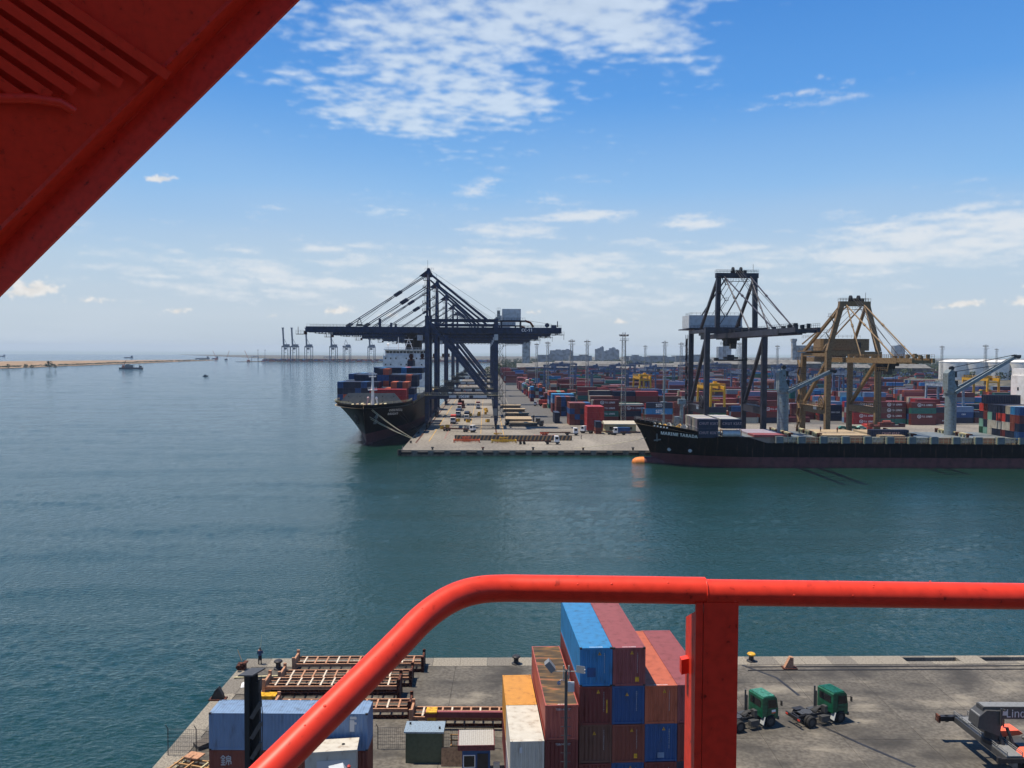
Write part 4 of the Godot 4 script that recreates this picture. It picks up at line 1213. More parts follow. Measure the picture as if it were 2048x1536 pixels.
func near_quay_things() -> void:
	# piles of flat racks
	flat_rack(V(-16.0, 0, -86.4), 0.03, 2, 13.2, "rusty flat rack pile nearest the water", false)
	flat_rack(V(-16.6, 0, -82.6), 0.03, 2, 12.8, "rusty flat rack pile, second from the water", false)
	flat_rack(V(-17.2, 0, -79.0), 0.02, 3, 12.6, "flat rack pile with white cross members", true)
	flat_rack(V(-15.5, 0, -75.4), 0.02, 2, 12.2, "flat rack pile behind the steel blue container", false)
	var fr := flat_rack(V(-3.6, 0, -73.8), 0.0, 2, 10.4, "flat rack pile with two yellow corner plates", false)
	var bm := MB.new(); bm.box(V(0.0, 1.4, 1.5), V(8.0, 0.5, 0.35))
	put("loose_beam", bm, M.rose, fr)
	for s in [-1, 1]:
		var y := MB.new(); y.box(V(s * 3.4, 1.7, 1.45), V(0.95, 0.14, 1.1)); y.box(V(s * 3.4, 1.2, 1.5), V(0.8, 1.0, 0.12))
		put("corner_plate", y, M.yellow_paint, fr)
	# green cabinet
	var t := thing("steel_cabinet", "olive green steel cabinet with rusty tin roof", "cabinet", V(-7.05, 0, -67.1))
	var m := MB.new(); m.box(V(0, 1.3, 0), V(3.0, 2.6, 1.7))
	put("body", m, M.olive, t)
	for i in 3:
		m = MB.new(); m.box(V(-1.0 + i, 1.3, 0.86), V(0.985, 2.5, 0.03))
		put("door_panel", m, M.olive, t)
	m = MB.new(); m.box(V(0, 2.63, 0), V(3.25, 0.05, 2.0)); m.box(V(0, 2.58, 0.98), V(3.25, 0.1, 0.03))
	put("roof", m, M.roof_tin, t)
	for s in [-1, 1]:
		m = MB.new(); m.box(V(s * 1.25, 2.74, 0.4 * s), V(0.16, 0.18, 0.1))
		put("lifting_lug", m, M.dark_steel, t)
	# booth
	t = thing("guard_booth", "small guard booth with pale tin roof and dark red fascia", "booth", V(-2.7, 0, -64.6), 0.04)
	m = MB.new(); m.box(V(0, 1.25, 0), V(2.2, 2.5, 1.9))
	put("wall", m, M.blue, t)
	m = MB.new(); m.box(V(-0.55, 0.45, 0.97), V(0.95, 0.9, 0.03))
	put("lower_panel", m, M.red, t)
	m = MB.new(); m.box(V(-0.55, 1.5, 0.97), V(0.95, 1.0, 0.03))
	put("window_frame", m, M.white_paint, t)
	m = MB.new(); m.box(V(-0.55, 1.5, 0.985), V(0.82, 0.87, 0.03))
	put("window", m, M.glass_dark, t)
	m = MB.new(); m.box(V(0.5, 1.05, 0.965), V(0.85, 2.1, 0.04))
	put("door", m, M.dark_steel, t)
	m = MB.new(); m.box(V(0, 2.7, 1.25), V(2.9, 0.42, 0.06)); m.box(V(1.42, 2.7, -0.1), V(0.06, 0.42, 2.64)); m.box(V(-1.42, 2.7, -0.1), V(0.06, 0.42, 2.64))
	put("fascia", m, M.fascia, t)
	m = corr_roof(2.86, 2.7, 2.9, 0.16, 0.02)
	put("roof", m, M.roof_ash, t).position = V(0, 0, -0.1)
	m = MB.new(); m.box(V(1.6, 0.9, 0.6), V(0.5, 0.5, 0.5)); m.box(V(1.6, 0.32, 0.6), V(0.45, 0.64, 0.4))
	put("air_conditioner", m, M.white_box, t)
	# plywood sheet and wooden stand beside the cabinet
	t = thing("plywood_sheet", "brown plywood sheet leaning beside the cabinet", "board", V(-4.75, 0.0, -65.9))
	m = MB.new(); m.obox(V(0, 0.72, 0), V(0.85, 0, 0), V(0, 0.7, -0.18), V(0, 0.01, 0.02))
	put("sheet", m, M.plywood, t)
	t = thing("wooden_frame", "orange wooden frame standing between the cabinet and booth", "frame", V(-4.5, 0, -68.2))
	for s in [-1, 1]:
		m = MB.new(); m.box(V(s * 0.45, 0.75, 0), V(0.1, 1.5, 0.1)); m.box(V(s * 0.45, 0.6, 0.5), V(0.1, 0.1, 1.0))
		put("post", m, M.wood, t)
	for y in [0.5, 1.0, 1.45]:
		m = MB.new(); m.box(V(0, y, 0), V(1.1, 0.1, 0.08))
		put("bar", m, M.wood, t)
	# floodlight pole
	t = thing("light_pole", "slim steel pole with two floodlights and a camera before the stacks", "pole", V(3.42, 0, -50.0))
	m = MB.new(); m.tube(Vector3.ZERO, V(0, 14.1, 0), 0.13, 0.09, 10); m.tube(V(0, 0, 0), V(0, 0.3, 0), 0.26)
	put("mast", m, M.gunmetal, t)
	m = MB.new()
	m.tube(V(-0.9, 14.05, 0.1), V(0.8, 14.0, 0), 0.03)
	for x in [-0.16, 0.16]: m.tube(V(x, 13.5, 0), V(x, 14.35, 0), 0.05)
	put("cross_arm", m, M.mast_grey, t)
	for i in 12:
		m = MB.new(); m.box(V(0.0, 5.6 + i * 0.55, 0), V(0.62, 0.03, 0.03))
		put("step_bar", m, M.gunmetal, t)
	m = MB.new(); m.obox(V(-1.0, 14.35, 0), V(0.2, -0.25, 0), V(0.14, 0.12, 0), V(0, 0, 0.3))
	put("floodlight", m, M.screen_grey, t)
	m = MB.new(); m.obox(V(0.88, 14.12, 0), V(0.26, -0.04, 0), V(0.01, 0.2, -0.06), V(0, 0.03, 0.1))
	put("floodlight", m, M.screen_grey, t)
	for y in [-0.12, 0.06]:
		var lp := MB.new(); lp.tube(V(1.12, 14.08 + y, 0.1), V(1.16, 14.08 + y, 0.12), 0.05)
		put("lamp_cap", lp, M.pale_grey, t)
	m = MB.new(); m.lathe(V(-0.45, 13.3, 0.1), [Vector2(0.0, -0.12), Vector2(0.1, -0.08), Vector2(0.12, 0.02), Vector2(0.08, 0.1), Vector2(0, 0.12)], 10); m.tube(V(-0.45, 13.4, 0.1), V(-0.3, 13.48, 0), 0.03); m.tube(V(-0.3, 13.48, 0), V(0, 13.4, 0), 0.025)
	put("camera_dome", m, M.lilac, t)
	m = MB.new(); m.box(V(0.3, 13.05, 0), V(0.4, 0.55, 0.25))
	put("switch_box", m, M.pale_grey, t)
	# container handler: only its tall black mast stands in view
	t = thing("container_handler", "container handler with tall black lifting mast before the blue container", "handler", V(-18.4, 0, -57.4), 0.0)
	m = MB.new()
	m.box(V(-0.15, 5.5, 0), V(0.34, 10.6, 0.5)); m.box(V(0.55, 5.2, -0.2), V(0.24, 10.0, 0.4)); m.box(V(0.2, 5.5, -0.25), V(0.6, 10.4, 0.1))
	put("mast", m, M.black_rubber, t)
	m = MB.new(); m.obox(V(0.15, 10.95, 0), V(0.5, 0, 0), V(0, 0.05, 0), V(0.25, 0, -0.7))
	put("top_plate", m, M.gunmetal, t)
	m = MB.new(); m.box(V(0.75, 10.1, 0.1), V(0.12, 0.9, 0.5)); m.pipe([V(0.8, 10.0, 0.2), V(0.95, 8, 0.2), V(0.9, 5, 0.2), V(0.85, 2, 0.2)], 0.03, 6)
	put("hose_guide", m, M.dark_steel, t)
	for i in 6:
		m = MB.new(); m.obox(V(0.5, 8.3 - i * 1.45, 0.28), V(0.3, 0.5, 0), V(-0.12, 0.07, 0), V(0, 0, 0.14)); m.box(V(0.82, 8.8 - i * 1.45, 0.3), V(0.2, 0.3, 0.2))
		put("roller_bracket", m, M.gunmetal, t)
	m = MB.new(); m.box(V(0.2, 1.3, 2.6), V(2.6, 1.0, 5.2)); m.box(V(0.2, 2.2, 4.4), V(2.4, 1.0, 1.6))
	put("chassis", m, M.gunmetal, t)
	for s in [-1, 1]:
		wheel(t, V(0.2 + s * 1.4, 0.7, 1.0), 0.7, 0.5, s); wheel(t, V(0.2 + s * 1.3, 0.6, 4.6), 0.6, 0.4, s)
	# pale shed and the cab roof before it
	t = thing("white_shed", "white plywood shed with hole in its roof before the blue container", "shed", V(-13.35, 0, -60.7), 0.10)
	m = MB.new(); m.box(V(0, 2.0, 0), V(3.7, 4.0, 1.7))
	put("wall", m, M.white_box, t)
	m = MB.new(); m.obox(V(0, 4.1, 0), V(1.95, 0.04, 0), V(0, 0.05, 0), V(0, 0.03, 1.05))
	put("roof", m, M.white_box, t)
	m = MB.new(); m.lathe(V(0.85, 4.18, 0.0), [Vector2(0.0, 0.0), Vector2(0.13, 0.0), Vector2(0.13, 0.03), Vector2(0.1, 0.035)], 10)
	put("roof_vent", m, M.dark_steel, t)
	m = MB.new(); m.box(V(0.2, 1.9, 0.87), V(2.4, 3.0, 0.02))
	put("wall_panel", m, M.faded_white, t)
	t = thing("site_cabin", "small grey machine cab with a red beacon beside the white shed", "cab", V(-12.0, 0, -57.0), 0.3)
	m = MB.new(); m.prism(PackedVector2Array([Vector2(-0.7, 0), Vector2(0.7, 0), Vector2(0.75, 3.6), Vector2(0.3, 4.3), Vector2(-0.7, 4.2)]), V(0, 0, -0.7), V(1, 0, 0), V(0, 1, 0), V(0, 0, 1.4))
	put("body", m, M.pale_grey, t)
	m = MB.new(); m.tube(V(0.6, 3.7, 0.5), V(0.6, 4.5, 0.5), 0.05); m.lathe(V(0.6, 4.5, 0.5), [Vector2(0.12, 0), Vector2(0.13, 0.1), Vector2(0.0, 0.24)], 8)
	put("beacon", m, M.scarlet, t)
	# fences of thin wire on posts
	fence([V(-28.4, 0, -67.3), V(-23.6, 0, -67.1)], 2.3, "wire mesh fence with angled tops on the left quay edge")
	fence([V(-11.2, 0, -68.6), V(-8.7, 0, -68.6), V(-1.4, 0, -68.9)], 1.9, "wire mesh fence behind the green cabinet")
	# timber frames at the lower left and a heap of rubble slabs
	t = thing("timber_frame", "pile of orange timber frames at the left quay edge", "timber", V(-24.9, 0, -64.4), -0.28)
	for i in 2:
		for s in 3:
			m = MB.new(); m.box(V(0, 0.2 + i * 0.35, -0.9 + s * 0.9), V(4.2, 0.14, 0.12))
			put("rail", m, M.wood, t)
		for s in 4:
			m = MB.new(); m.box(V(-1.8 + s * 1.2, 0.3 + i * 0.35, 0), V(0.12, 0.12, 2.1))
			put("rung", m, M.rail_cream if (s + i) % 3 == 0 else M.wood, t)
	for s in 2:
		m = MB.new(); m.box(V(-0.9 + s * 2.3, 0.9, -0.9), V(1.3, 0.1, 1.0)); m.box(V(-0.9 + s * 2.3, 0.75, -0.9), V(0.1, 0.4, 1.0))
		put("crate_end", m, M.wood if s else M.rust_pale, t)
	t = thing("rubble_block", "heap of broken concrete blocks behind the wire fence", "rubble", V(-24.9, 0, -69.4), 0.2)
	for i in 7:
		m = MB.new(); var bs := V(rng.randf_range(0.8, 2.0), rng.randf_range(0.3, 0.7), rng.randf_range(0.6, 1.2))
		var bb := Basis(Vector3.UP, rng.randf_range(-0.6, 0.6)) * Basis(Vector3.FORWARD, rng.randf_range(-0.2, 0.2))
		var cc := V(rng.randf_range(-1.2, 1.3), 0.25 + (i / 3) * 0.4, rng.randf_range(-0.7, 0.7))
		m.obox(cc, bb.x * bs.x / 2, bb.y * bs.y / 2, bb.z * bs.z / 2)
		put("block", m, M.rubble if i % 2 else M.coping_dark, t)
	t = thing("tarpaulin", "crumpled white tarpaulin on the left quay edge", "tarpaulin", V(-26.6, 0.05, -81.6), 0.4)
	m = MB.new()
	m.tri(V(-0.5, 0, 0.4), V(0.6, 0, 0.3), V(0.2, 0.5, -0.1)); m.tri(V(-0.5, 0, 0.4), V(0.2, 0.5, -0.1), V(-0.3, 0.1, -0.6)); m.tri(V(0.6, 0, 0.3), V(0.7, 0.05, -0.5), V(0.2, 0.5, -0.1)); m.tri(V(0.2, 0.5, -0.1), V(0.7, 0.05, -0.5), V(-0.3, 0.1, -0.6))
	put("sheet", m, M.white_paint, t)
	t = thing("long_plank", "long pale plank lying on the quay behind the black mast", "plank", V(-25.8, 0.12, -83.8), 0.12)
	m = MB.new(); m.box(Vector3.ZERO, V(5.2, 0.1, 0.22))
	put("plank", m, M.rail_cream, t)
	t = thing("rubbish_bag", "bright rubbish bags and a yellow box by the flat racks", "rubbish", V(-23.2, 0, -77.2))
	m = MB.new(); m.box(V(0, 0.5, 0), V(1.4, 1.0, 0.9)); m.box(V(0.2, 1.03, 0), V(1.6, 0.08, 1.0))
	put("box", m, M.yellow_paint, t)
	m = MB.new(); m.lathe(V(0.9, 0, 0.7), [Vector2(0.4, 0), Vector2(0.5, 0.3), Vector2(0.3, 0.6), Vector2(0.05, 0.75)], 9)
	put("bag", m, M.faded_pink, t)
	tractor(V(21.9, 0, -73.6), 0.36, "green tractor truck with mint roof beside the red post", "truck_green", true)
	tractor(V(28.6, 0, -74.6), 0.36, "green tractor truck with bare chassis behind the first", "truck_green", false)
	reach_stacker()
	var man := person(V(-26.9, 0.03, -87.4), PI + 0.2, "person in dark blue fishing with a rod on the quay corner", "shirt_blue", "trousers", true)
	t = thing("fishing_rod", "thin pale fishing rod held up by the person on the quay", "fishing rod", V(-26.9, 0.03, -87.4), PI + 0.2)
	m = MB.new(); m.tube(V(0.0, 1.12, 0.3), V(-0.1, 2.9, 0.75), 0.022, 0.01, 6)
	put("rod", m, M.rail_cream, t)
	m = MB.new(); m.tube(V(0.03, 1.2, 0.36), V(0.03, 1.24, 0.42), 0.05)
	put("reel", m, M.dark_steel, t)

func fence(pts: Array, h: float, label: String) -> void:
	var t := thing("wire_fence", label, "fence", Vector3.ZERO, 0, "wire fences")
	for k in pts.size() - 1:
		var a: Vector3 = pts[k]
		var b: Vector3 = pts[k + 1]
		var n := maxi(1, int(a.distance_to(b) / 2.4))
		for i in n + 1:
			if k > 0 and i == 0: continue
			var m := MB.new()
			var p := a.lerp(b, float(i) / n)
			m.tube(p, p + V(0, h, 0), 0.035); m.tube(p + V(0, h, 0), p + V(-0.15, h + 0.35, 0.12), 0.03)
			put("post", m, M.gunmetal, t)
		var w := MB.new()
		var kk := int(a.distance_to(b) / 0.16)
		for i in kk: w.beam(a.lerp(b, (i + 0.5) / kk) + V(0, 0.08, 0), a.lerp(b, (i + 0.5) / kk) + V(0, h - 0.03, 0), 0.012)
		for i in 7: w.beam(a + V(0, 0.1 + i * (h - 0.15) / 6, 0), b + V(0, 0.1 + i * (h - 0.15) / 6, 0), 0.018)
		put("wire_mesh", w, M.gunmetal, t)

func foreground() -> void:
	# the red crane we stand on: its hand rail, post, the stair flight above and the leg behind
	var t := thing("red_quay_crane", "red painted crane with tubular hand rail close to the viewer", "crane", V(0, 0, 0))
	var C := V(0, 0, 0)
	var m := MB.new()
	var pts := [V(1.6, 33.058, -1.487), V(1.116, 33.062, -1.485), V(0.353, 33.068, -1.485)]
	m.pipe(pts, 0.0235, 22)
	put("hand_rail", m, M.red_paint, t)
	m = MB.new()
	var crv := Curve3D.new()
	pts = [V(0.352, 33.0705, -1.486), V(0.2, 33.072, -1.486), V(0.05, 33.073, -1.486), V(-0.015, 33.074, -1.483), V(-0.058, 33.0745, -1.47), V(-0.095, 33.069, -1.452), V(-0.126, 33.058, -1.428), V(-0.155, 33.042, -1.396), V(-0.184, 33.0205, -1.355), V(-0.22, 32.994, -1.305), V(-0.349, 32.902, -1.129), V(-0.5, 32.795, -0.92)]
	for p in pts: crv.add_point(p)
	for i in range(1, pts.size() - 1):
		var d: Vector3 = (pts[i + 1] - pts[i - 1]) / 6.0
		crv.set_point_in(i, -d); crv.set_point_out(i, d)
	crv.bake_interval = 0.012
	m.pipe(Array(crv.get_baked_points()), 0.0245, 22)
	put("stair_rail", m, M.red_paint, t)
	m = MB.new()
	# weld bead round the joint
	var bead := []
	for i in 25:
		var a := TAU * i / 24
		bead.append(V(0.3525, 33.0695 + sin(a) * 0.0238, -1.4855 + cos(a) * 0.0238))
	m.pipe(bead, 0.0019, 6)
	put("weld_bead", m, M.red_paint, t)
	# drips and grit set in the paint
	var pr := RandomNumberGenerator.new()
	pr.seed = 8
	var along: Array = Array(crv.get_baked_points())
	for i in 46:
		m = MB.new()
		var c: Vector3 = along[pr.randi() % along.size()] if i % 2 else V(pr.randf_range(0.36, 1.05), 33.066, -1.4855)
		var a := pr.randf_range(-0.9, 1.9)
		var rad := 0.0243 if i % 2 else 0.0233
		var q := c + V(0, sin(a), cos(a)) * rad
		var sz := pr.randf_range(0.0009, 0.002)
		m.lathe(Vector3.ZERO, [Vector2(sz * 1.6, 0), Vector2(sz * 1.1, sz * 0.5), Vector2(0, sz * 0.8)], 7)
		var o2 := put("paint_blister", m, M.red_paint, t)
		o2.transform = Transform3D(Basis(Quaternion(Vector3.UP, V(0, sin(a), cos(a)))), q)
	m = MB.new()
	# angle post: wide front flange and a narrow strip left of it, side flange with a cut top
	m.box(V(0.3775, 31.9, -1.468), V(0.062, 2.31, 0.008))
	put("post", m, M.red_paint, t)
	m = MB.new()
	m.box(V(0.3385, 31.9, -1.468), V(0.0125, 2.31, 0.008))
	put("post_strip", m, M.red_paint, t)
	m = MB.new()
	m.prism(PackedVector2Array([Vector2(-1.472, 30.75), Vector2(-1.556, 30.75), Vector2(-1.556, 33.0), Vector2(-1.478, 33.035), Vector2(-1.472, 33.035)]), V(0.334, 0, 0), V(0, 0, 1), V(0, 1, 0), V(0.0075, 0, 0))
	put("post_side", m, M.red_paint, t)
	m = MB.new()
	m.obox(V(0.3275, 32.915, -1.535), V(0.007, 0.0015, 0), V(0, 0.014, 0), V(0, 0, 0.009))
	put("bracket", m, M.red_paint, t)
	# stair flight overhead on the left: stringer with flange, soffit plate and ribs
	var e := (V(-0.577, 34.439, -2.236) - V(-1.367, 33.649, -2.207)).normalized()
	var o := V(-0.972, 34.044, -2.22)
	var up := V(-0.7, 0.715, 0.0)
	up = (up - e * up.dot(e)).normalized()
	var out := e.cross(up).normalized()
	if out.z < 0: out = -out
	m = MB.new()
	m.obox(o + up * 0.05 - out * 0.006, e * 2.4, up * 0.05, out * 0.006)
	put("stringer_flange", m, M.red_paint, t)
	m = MB.new()
	m.obox(o + up * 0.092 + out * 0.03, e * 2.4, up * 0.006, out * 0.03)
	put("stringer_web", m, M.red_paint, t)
	for k in [-0.62, -0.5, 0.02, 0.24, 0.37, 0.5]:
		m = MB.new()
		m.pipe([o + e * (k - 0.03) + up * 0.0845 + out * 0.001, o + e * (k + 0.03) + up * 0.0845 + out * 0.001], 0.0022, 6)
		put("weld_seam", m, M.red_paint, t)
	m = MB.new()
	var lean := (up * 0.8 + out * 0.6).normalized()
	var face := (out * 0.8 - up * 0.6).normalized()
	m.obox(o + up * 0.098 + out * 0.055 + lean * 0.9 - e * 0.55, e * 1.18, lean * 0.9, face * 0.005)
	put("soffit_plate", m, M.red_paint, t)
	for q in [[V(-1.133, 34.367, -1.969), V(-0.899, 34.219, -2.174)], [V(-1.179, 34.351, -1.953), V(-0.951, 34.202, -2.154)], [V(-1.223, 34.334, -1.937), V(-1.003, 34.186, -2.134)], [V(-1.267, 34.318, -1.921), V(-1.053, 34.169, -2.115)], [V(-1.31, 34.302, -1.905), V(-1.103, 34.153, -2.096)], [V(-1.353, 34.287, -1.89), V(-1.152, 34.137, -2.077)], [V(-1.395, 34.271, -1.875), V(-1.2, 34.121, -2.059)]]:
		var rib: Vector3 = (q[1] - q[0]).normalized()
		var ribn := rib.cross(face).normalized()
		var c: Vector3 = (q[0] + q[1]) / 2.0
		var hl: float = q[0].distance_to(q[1]) / 2.0
		m = MB.new()
		m.obox(c, rib * hl, ribn * 0.004, face * 0.016)
		m.obox(c + face * 0.018, rib * hl, ribn * 0.012, face * 0.003)
		put("soffit_rib", m, M.red_paint, t)
	m = MB.new()
	m.pipe([V(-1.296, 34.102, -1.991), V(-1.183, 34.119, -2.044), V(-1.127, 34.118, -2.075), V(-1.102, 34.103, -2.097)], 0.012, 10)
	put("conduit", m, M.red_paint, t)
	# the parts of the crane around and behind the viewer that keep light off the near faces
	m = MB.new()
	m.span(V(-3.0, 0, 6.0), V(3.0, 46, 9.0))
	put("leg", m, M.red_paint, t)
	m = MB.new()
	m.span(V(-4.5, 31.6, -1.45), V(4.5, 31.72, 6.0))
	put("walkway", m, M.dark_steel, t)
	m = MB.new()
	m.span(V(-6.0, 35.4, -2.9), V(-2.0, 35.5, 2.2))
	put("upper_landing", m, M.red_paint, t)

func bar(t: Node, called: String, a: Vector3, b: Vector3, w: float, h: float, m: Material) -> MeshInstance3D:
	var mb := MB.new()
	mb.beam(a, b, w, h)
	return put(called, mb, m, t)

func bogies(t: Node, x: float, zs: Array, m: Material) -> void:
	for z in zs:
		var b := MB.new()
		b.box(V(x, 1.5, z), V(1.0, 0.7, 5.0)); b.box(V(x, 2.2, z), V(0.9, 0.8, 1.2))
		for k in [-1.6, 1.6]: b.box(V(x, 1.0, z + k), V(0.9, 0.6, 2.2))
		var o := put("bogie", b, m, t)
		for k in [-2.1, -1.1, 1.1, 2.1]:
			var w := MB.new()
			w.tube(V(x - 0.25, 0.42, z + k), V(x + 0.25, 0.42, z + k), 0.42, -1, 12)
			put("wheel", w, M.dark_steel, o)

func stair_tower(x: float, z: float, h0: float, h1: float, w: float, rise: float, m: Material, t: Node) -> void:
	var b := MB.new()
	var y := h0
	var s := 1.0
	while y + rise <= h1:
		b.beam(V(x - s * w / 2, y, z), V(x + s * w / 2, y + rise, z), 0.7, 0.16)
		b.beam(V(x - s * w / 2, y + 1.0, z + 0.35), V(x + s * w / 2, y + rise + 1.0, z + 0.35), 0.06)
		b.box(V(x + s * (w / 2 + 0.5), y + rise, z), V(1.1, 0.1, 1.4))
		b.rail(V(x + s * (w / 2 + 1.0), y + rise, z - 0.7), V(x + s * (w / 2 + 1.0), y + rise, z + 0.7), 1.1, 0.7, 0.05)
		y += rise
		s = -s
	for q in [-1, 1]: b.beam(V(x + q * (w / 2 + 0.9), h0, z), V(x + q * (w / 2 + 0.9), h1, z), 0.12)
	put("stair_tower", b, m, t)

func blue_crane() -> Node3D:
	# local axes: waterside rail at x = 0, landside at 30.5, boom towards -x, near side +z
	var t := thing("ship_to_shore_crane", "dark blue gantry crane marked CC-11 nearest on the wharf", "crane", P(3.1, 92), TH, "blue quay cranes in a row")
	var m: Material = M.crane_blue
	var G := 30.5
	var D := 9.0
	for s in [-1, 1]:
		var z: float = s * D
		bar(t, "waterside_leg", V(0, 3.6, z), V(0, 50, z), 1.5, 1.9, m)
		bar(t, "landside_leg", V(G, 3.6, z), V(G, 49, z), 1.4, 1.7, m)
		bar(t, "portal_beam", V(0.9, 14, z), V(G - 0.8, 14, z), 1.2, 1.6, m)
		bar(t, "upper_tie", V(0.9, 48.3, z), V(G - 0.8, 48.3, z), 0.7, 0.75, m)
		bar(t, "upper_tie", V(0.9, 46.2, z), V(G - 0.8, 46.2, z), 0.5, 0.6, m)
		bar(t, "diagonal_brace", V(0.9, 47.2, z), V(G - 3.6, 14.6, z), 1.1, 1.25, m)
		var wr := MB.new()
		wr.box(V(G / 2, 15.0, z + s * 1.0), V(G + 6, 0.12, 1.3)); wr.rail(V(-3, 15.05, z + s * 1.6), V(G + 3, 15.05, z + s * 1.6), 1.1, 1.6, 0.07)
		put("portal_walkway", wr, M.rail_cream if s > 0 else m, t)
		# mast leg, leaning inwards
		bar(t, "mast_leg", V(0, 50, z), V(0, 69.6, s * 2.0), 1.0, 1.25, m)
		bar(t, "girder", V(0.0, 43.9, s * 3.2), V(60, 43.9, s * 3.2), 1.0, 2.6, m)
		bar(t, "boom", V(-54.4, 43.9, s * 3.2), V(-0.25, 43.9, s * 3.2), 1.0, 2.6, m)
		for q in [[V(-0.9, 68.6, s * 2.2), V(-36.6, 45.3, s * 3.2)], [V(-0.9, 63.2, s * 4.0), V(-28.8, 45.3, s * 3.2)]]:
			var st := MB.new()
			st.beam(q[0], q[1], 0.3, 0.34)
			var mid: Vector3 = (q[0] as Vector3).lerp(q[1], 0.36)
			var dr: Vector3 = ((q[1] as Vector3) - q[0]).normalized()
			st.beam(mid - dr * 1.8, mid + dr * 1.8, 0.8, 1.0); st.beam(q[1] - dr * 2.4, q[1], 0.6, 0.9)
			put("forestay", st, m, t)
		bar(t, "backstay", V(1.5, 68.6, s * 2.4), V(26.5, 48.6, s * 6.5), 0.62, 0.75, m)
		bar(t, "backstay", V(1.0, 66.2, s * 2.8), V(21.0, 48.6, s * 6.5), 0.5, 0.6, m)
		bar(t, "sill_beam", V(-0.0 if s < 0 else G, 3.2, -D - 2.5), V(-0.0 if s < 0 else G, 3.2, D + 2.5), 1.3, 1.5, m)
		bar(t, "cross_beam", V(0.0 if s < 0 else G, 47.4, -D + 0.8), V(0.0 if s < 0 else G, 47.4, D - 0.8), 1.3, 1.7, m)
		bar(t, "cross_beam", V(0.0 if s < 0 else G, 14.0, -D + 0.8), V(0.0 if s < 0 else G, 14.0, D - 0.8), 1.0, 1.4, m)
	bogies(t, 0, [-8, 8], M.dark_steel); bogies(t, G, [-8, 8], M.dark_steel)
	for x in [-54, -46, -38, -30, -22, -14, -6, 8, 16, 24, 36, 44, 52, 59.6]:
		bar(t, "girder_tie", V(x, 43.2, -2.7), V(x, 43.2, 2.7), 0.5, 0.9, m)
	for s in [-1, 1]:
		var r := MB.new()
		r.rail(V(-54, 45.2, s * 3.6), V(-3, 45.2, s * 3.6), 1.1, 1.5, 0.06); r.rail(V(42, 45.2, s * 3.6), V(60, 45.2, s * 3.6), 1.1, 1.5, 0.06)
		put("girder_railing", r, M.rail_cream if s > 0 else m, t)
		var fe := MB.new()
		var k := 0
		for x in range(-50, 60, 3):
			fe.box(V(x, 42.3, s * 4.1), V(0.5, 0.5, 0.8)); fe.beam(V(x, 42.1, s * 4.3), V(x + 3, 41.8 if x % 2 else 42.0, s * 4.3), 0.16)
		put("festoon_cable", fe, M.dark_steel, t)
	# apex
	var ap := MB.new()
	ap.box(V(0, 69.6, 0), V(2.0, 1.8, 5.6)); ap.prism(PackedVector2Array([Vector2(-4.2, 68.2), Vector2(-1, 67.6), Vector2(2.5, 67.8), Vector2(0.8, 70.8), Vector2(-0.9, 70.8)]), V(0, 0, -0.6), V(1, 0, 0), V(0, 1, 0), V(0, 0, 1.2))
	ap.tube(V(0, 71.0, -0.5), V(0, 71.0, 0.5), 0.85); ap.beam(V(-0.4, 71, 0), V(-0.4, 75.4, 0), 0.12); ap.rail(V(-1.5, 70.5, 2.9), V(2.5, 70.5, 2.9), 1.1, 1.0, 0.06)
	put("apex", ap, m, t)
	var pf := MB.new()
	for y in [52.0, 55.5, 59.0, 62.5, 66.0]:
		var zz: float = lerpf(D, 2.0, (y - 50) / 19.6)
		pf.box(V(-1.0, y, zz + 0.4), V(2.2, 0.12, 2.2)); pf.rail(V(-2.1, y, zz + 1.5), V(0.1, y, zz + 1.5), 1.1, 1.0, 0.07); pf.rail(V(-2.1, y, zz - 0.7), V(-2.1, y, zz + 1.5), 1.1, 1.0, 0.07)
		pf.ladder(V(-1.0, y, zz + 0.5), V(-1.0, y + 3.5, lerpf(D, 2.0, (y - 46.5) / 19.6) + 0.5), V(1, 0, 0), 0.8, 0.5, 0.09)
	put("mast_platform", pf, M.rust, t)
	for y in [54.0, 58.0, 62.0, 66.0]:
		var zz: float = lerpf(D, 2.0, (y - 50) / 19.6)
		bar(t, "mast_tie", V(0, y, -zz), V(0, y, zz), 0.5, 0.5, m)
	# machinery house on the girders
	var hs := MB.new()
	hs.box(V(37.4, 51.0, 0), V(8.4, 5.0, 8.5))
	var ho := put("machinery_house", hs, M.house_white, t)
	hs = MB.new(); hs.box(V(35.9, 51.3, 4.28), V(2.2, 1.1, 0.06))
	put("vent", hs, M.pale_grey, ho)
	hs = MB.new(); hs.box(V(40.3, 50.3, 4.28), V(1.0, 2.4, 0.06))
	put("door", hs, M.pale_grey, ho)
	hs = MB.new(); hs.box(V(37.4, 48.15, 0), V(13, 0.5, 9.6)); hs.rail(V(31.5, 48.4, 4.8), V(43.5, 48.4, 4.8), 1.1, 1.2, 0.06)
	for x in [33, 41.6]: hs.box(V(x, 46.6, 0), V(0.6, 2.9, 6.4))
	put("house_platform", hs, m, t)
	hs = MB.new(); hs.box(V(31.6, 50.4, 5.0), V(1.4, 4.6, 1.4)); hs.rail(V(30.8, 52.8, 5.6), V(32.4, 52.8, 5.6), 1.1, 0.6, 0.06)
	put("lift_cage", hs, M.mast_grey, t)
	# boom furniture
	var bf := MB.new(); bf.box(V(-21.5, 47.0, 3.2), V(1.1, 3.6, 1.0))
	put("rope_tower", bf, m, t)
	bf = MB.new(); bf.box(V(-16.5, 46.1, 3.2), V(0.9, 1.8, 0.9))
	put("sheave_box", bf, m, t)
	bf = MB.new()
	for q in [-1.6, 1.6]: bf.beam(V(-30.6 + q, 45.2, 3.2), V(-30.6, 49.2, 3.2), 0.25)
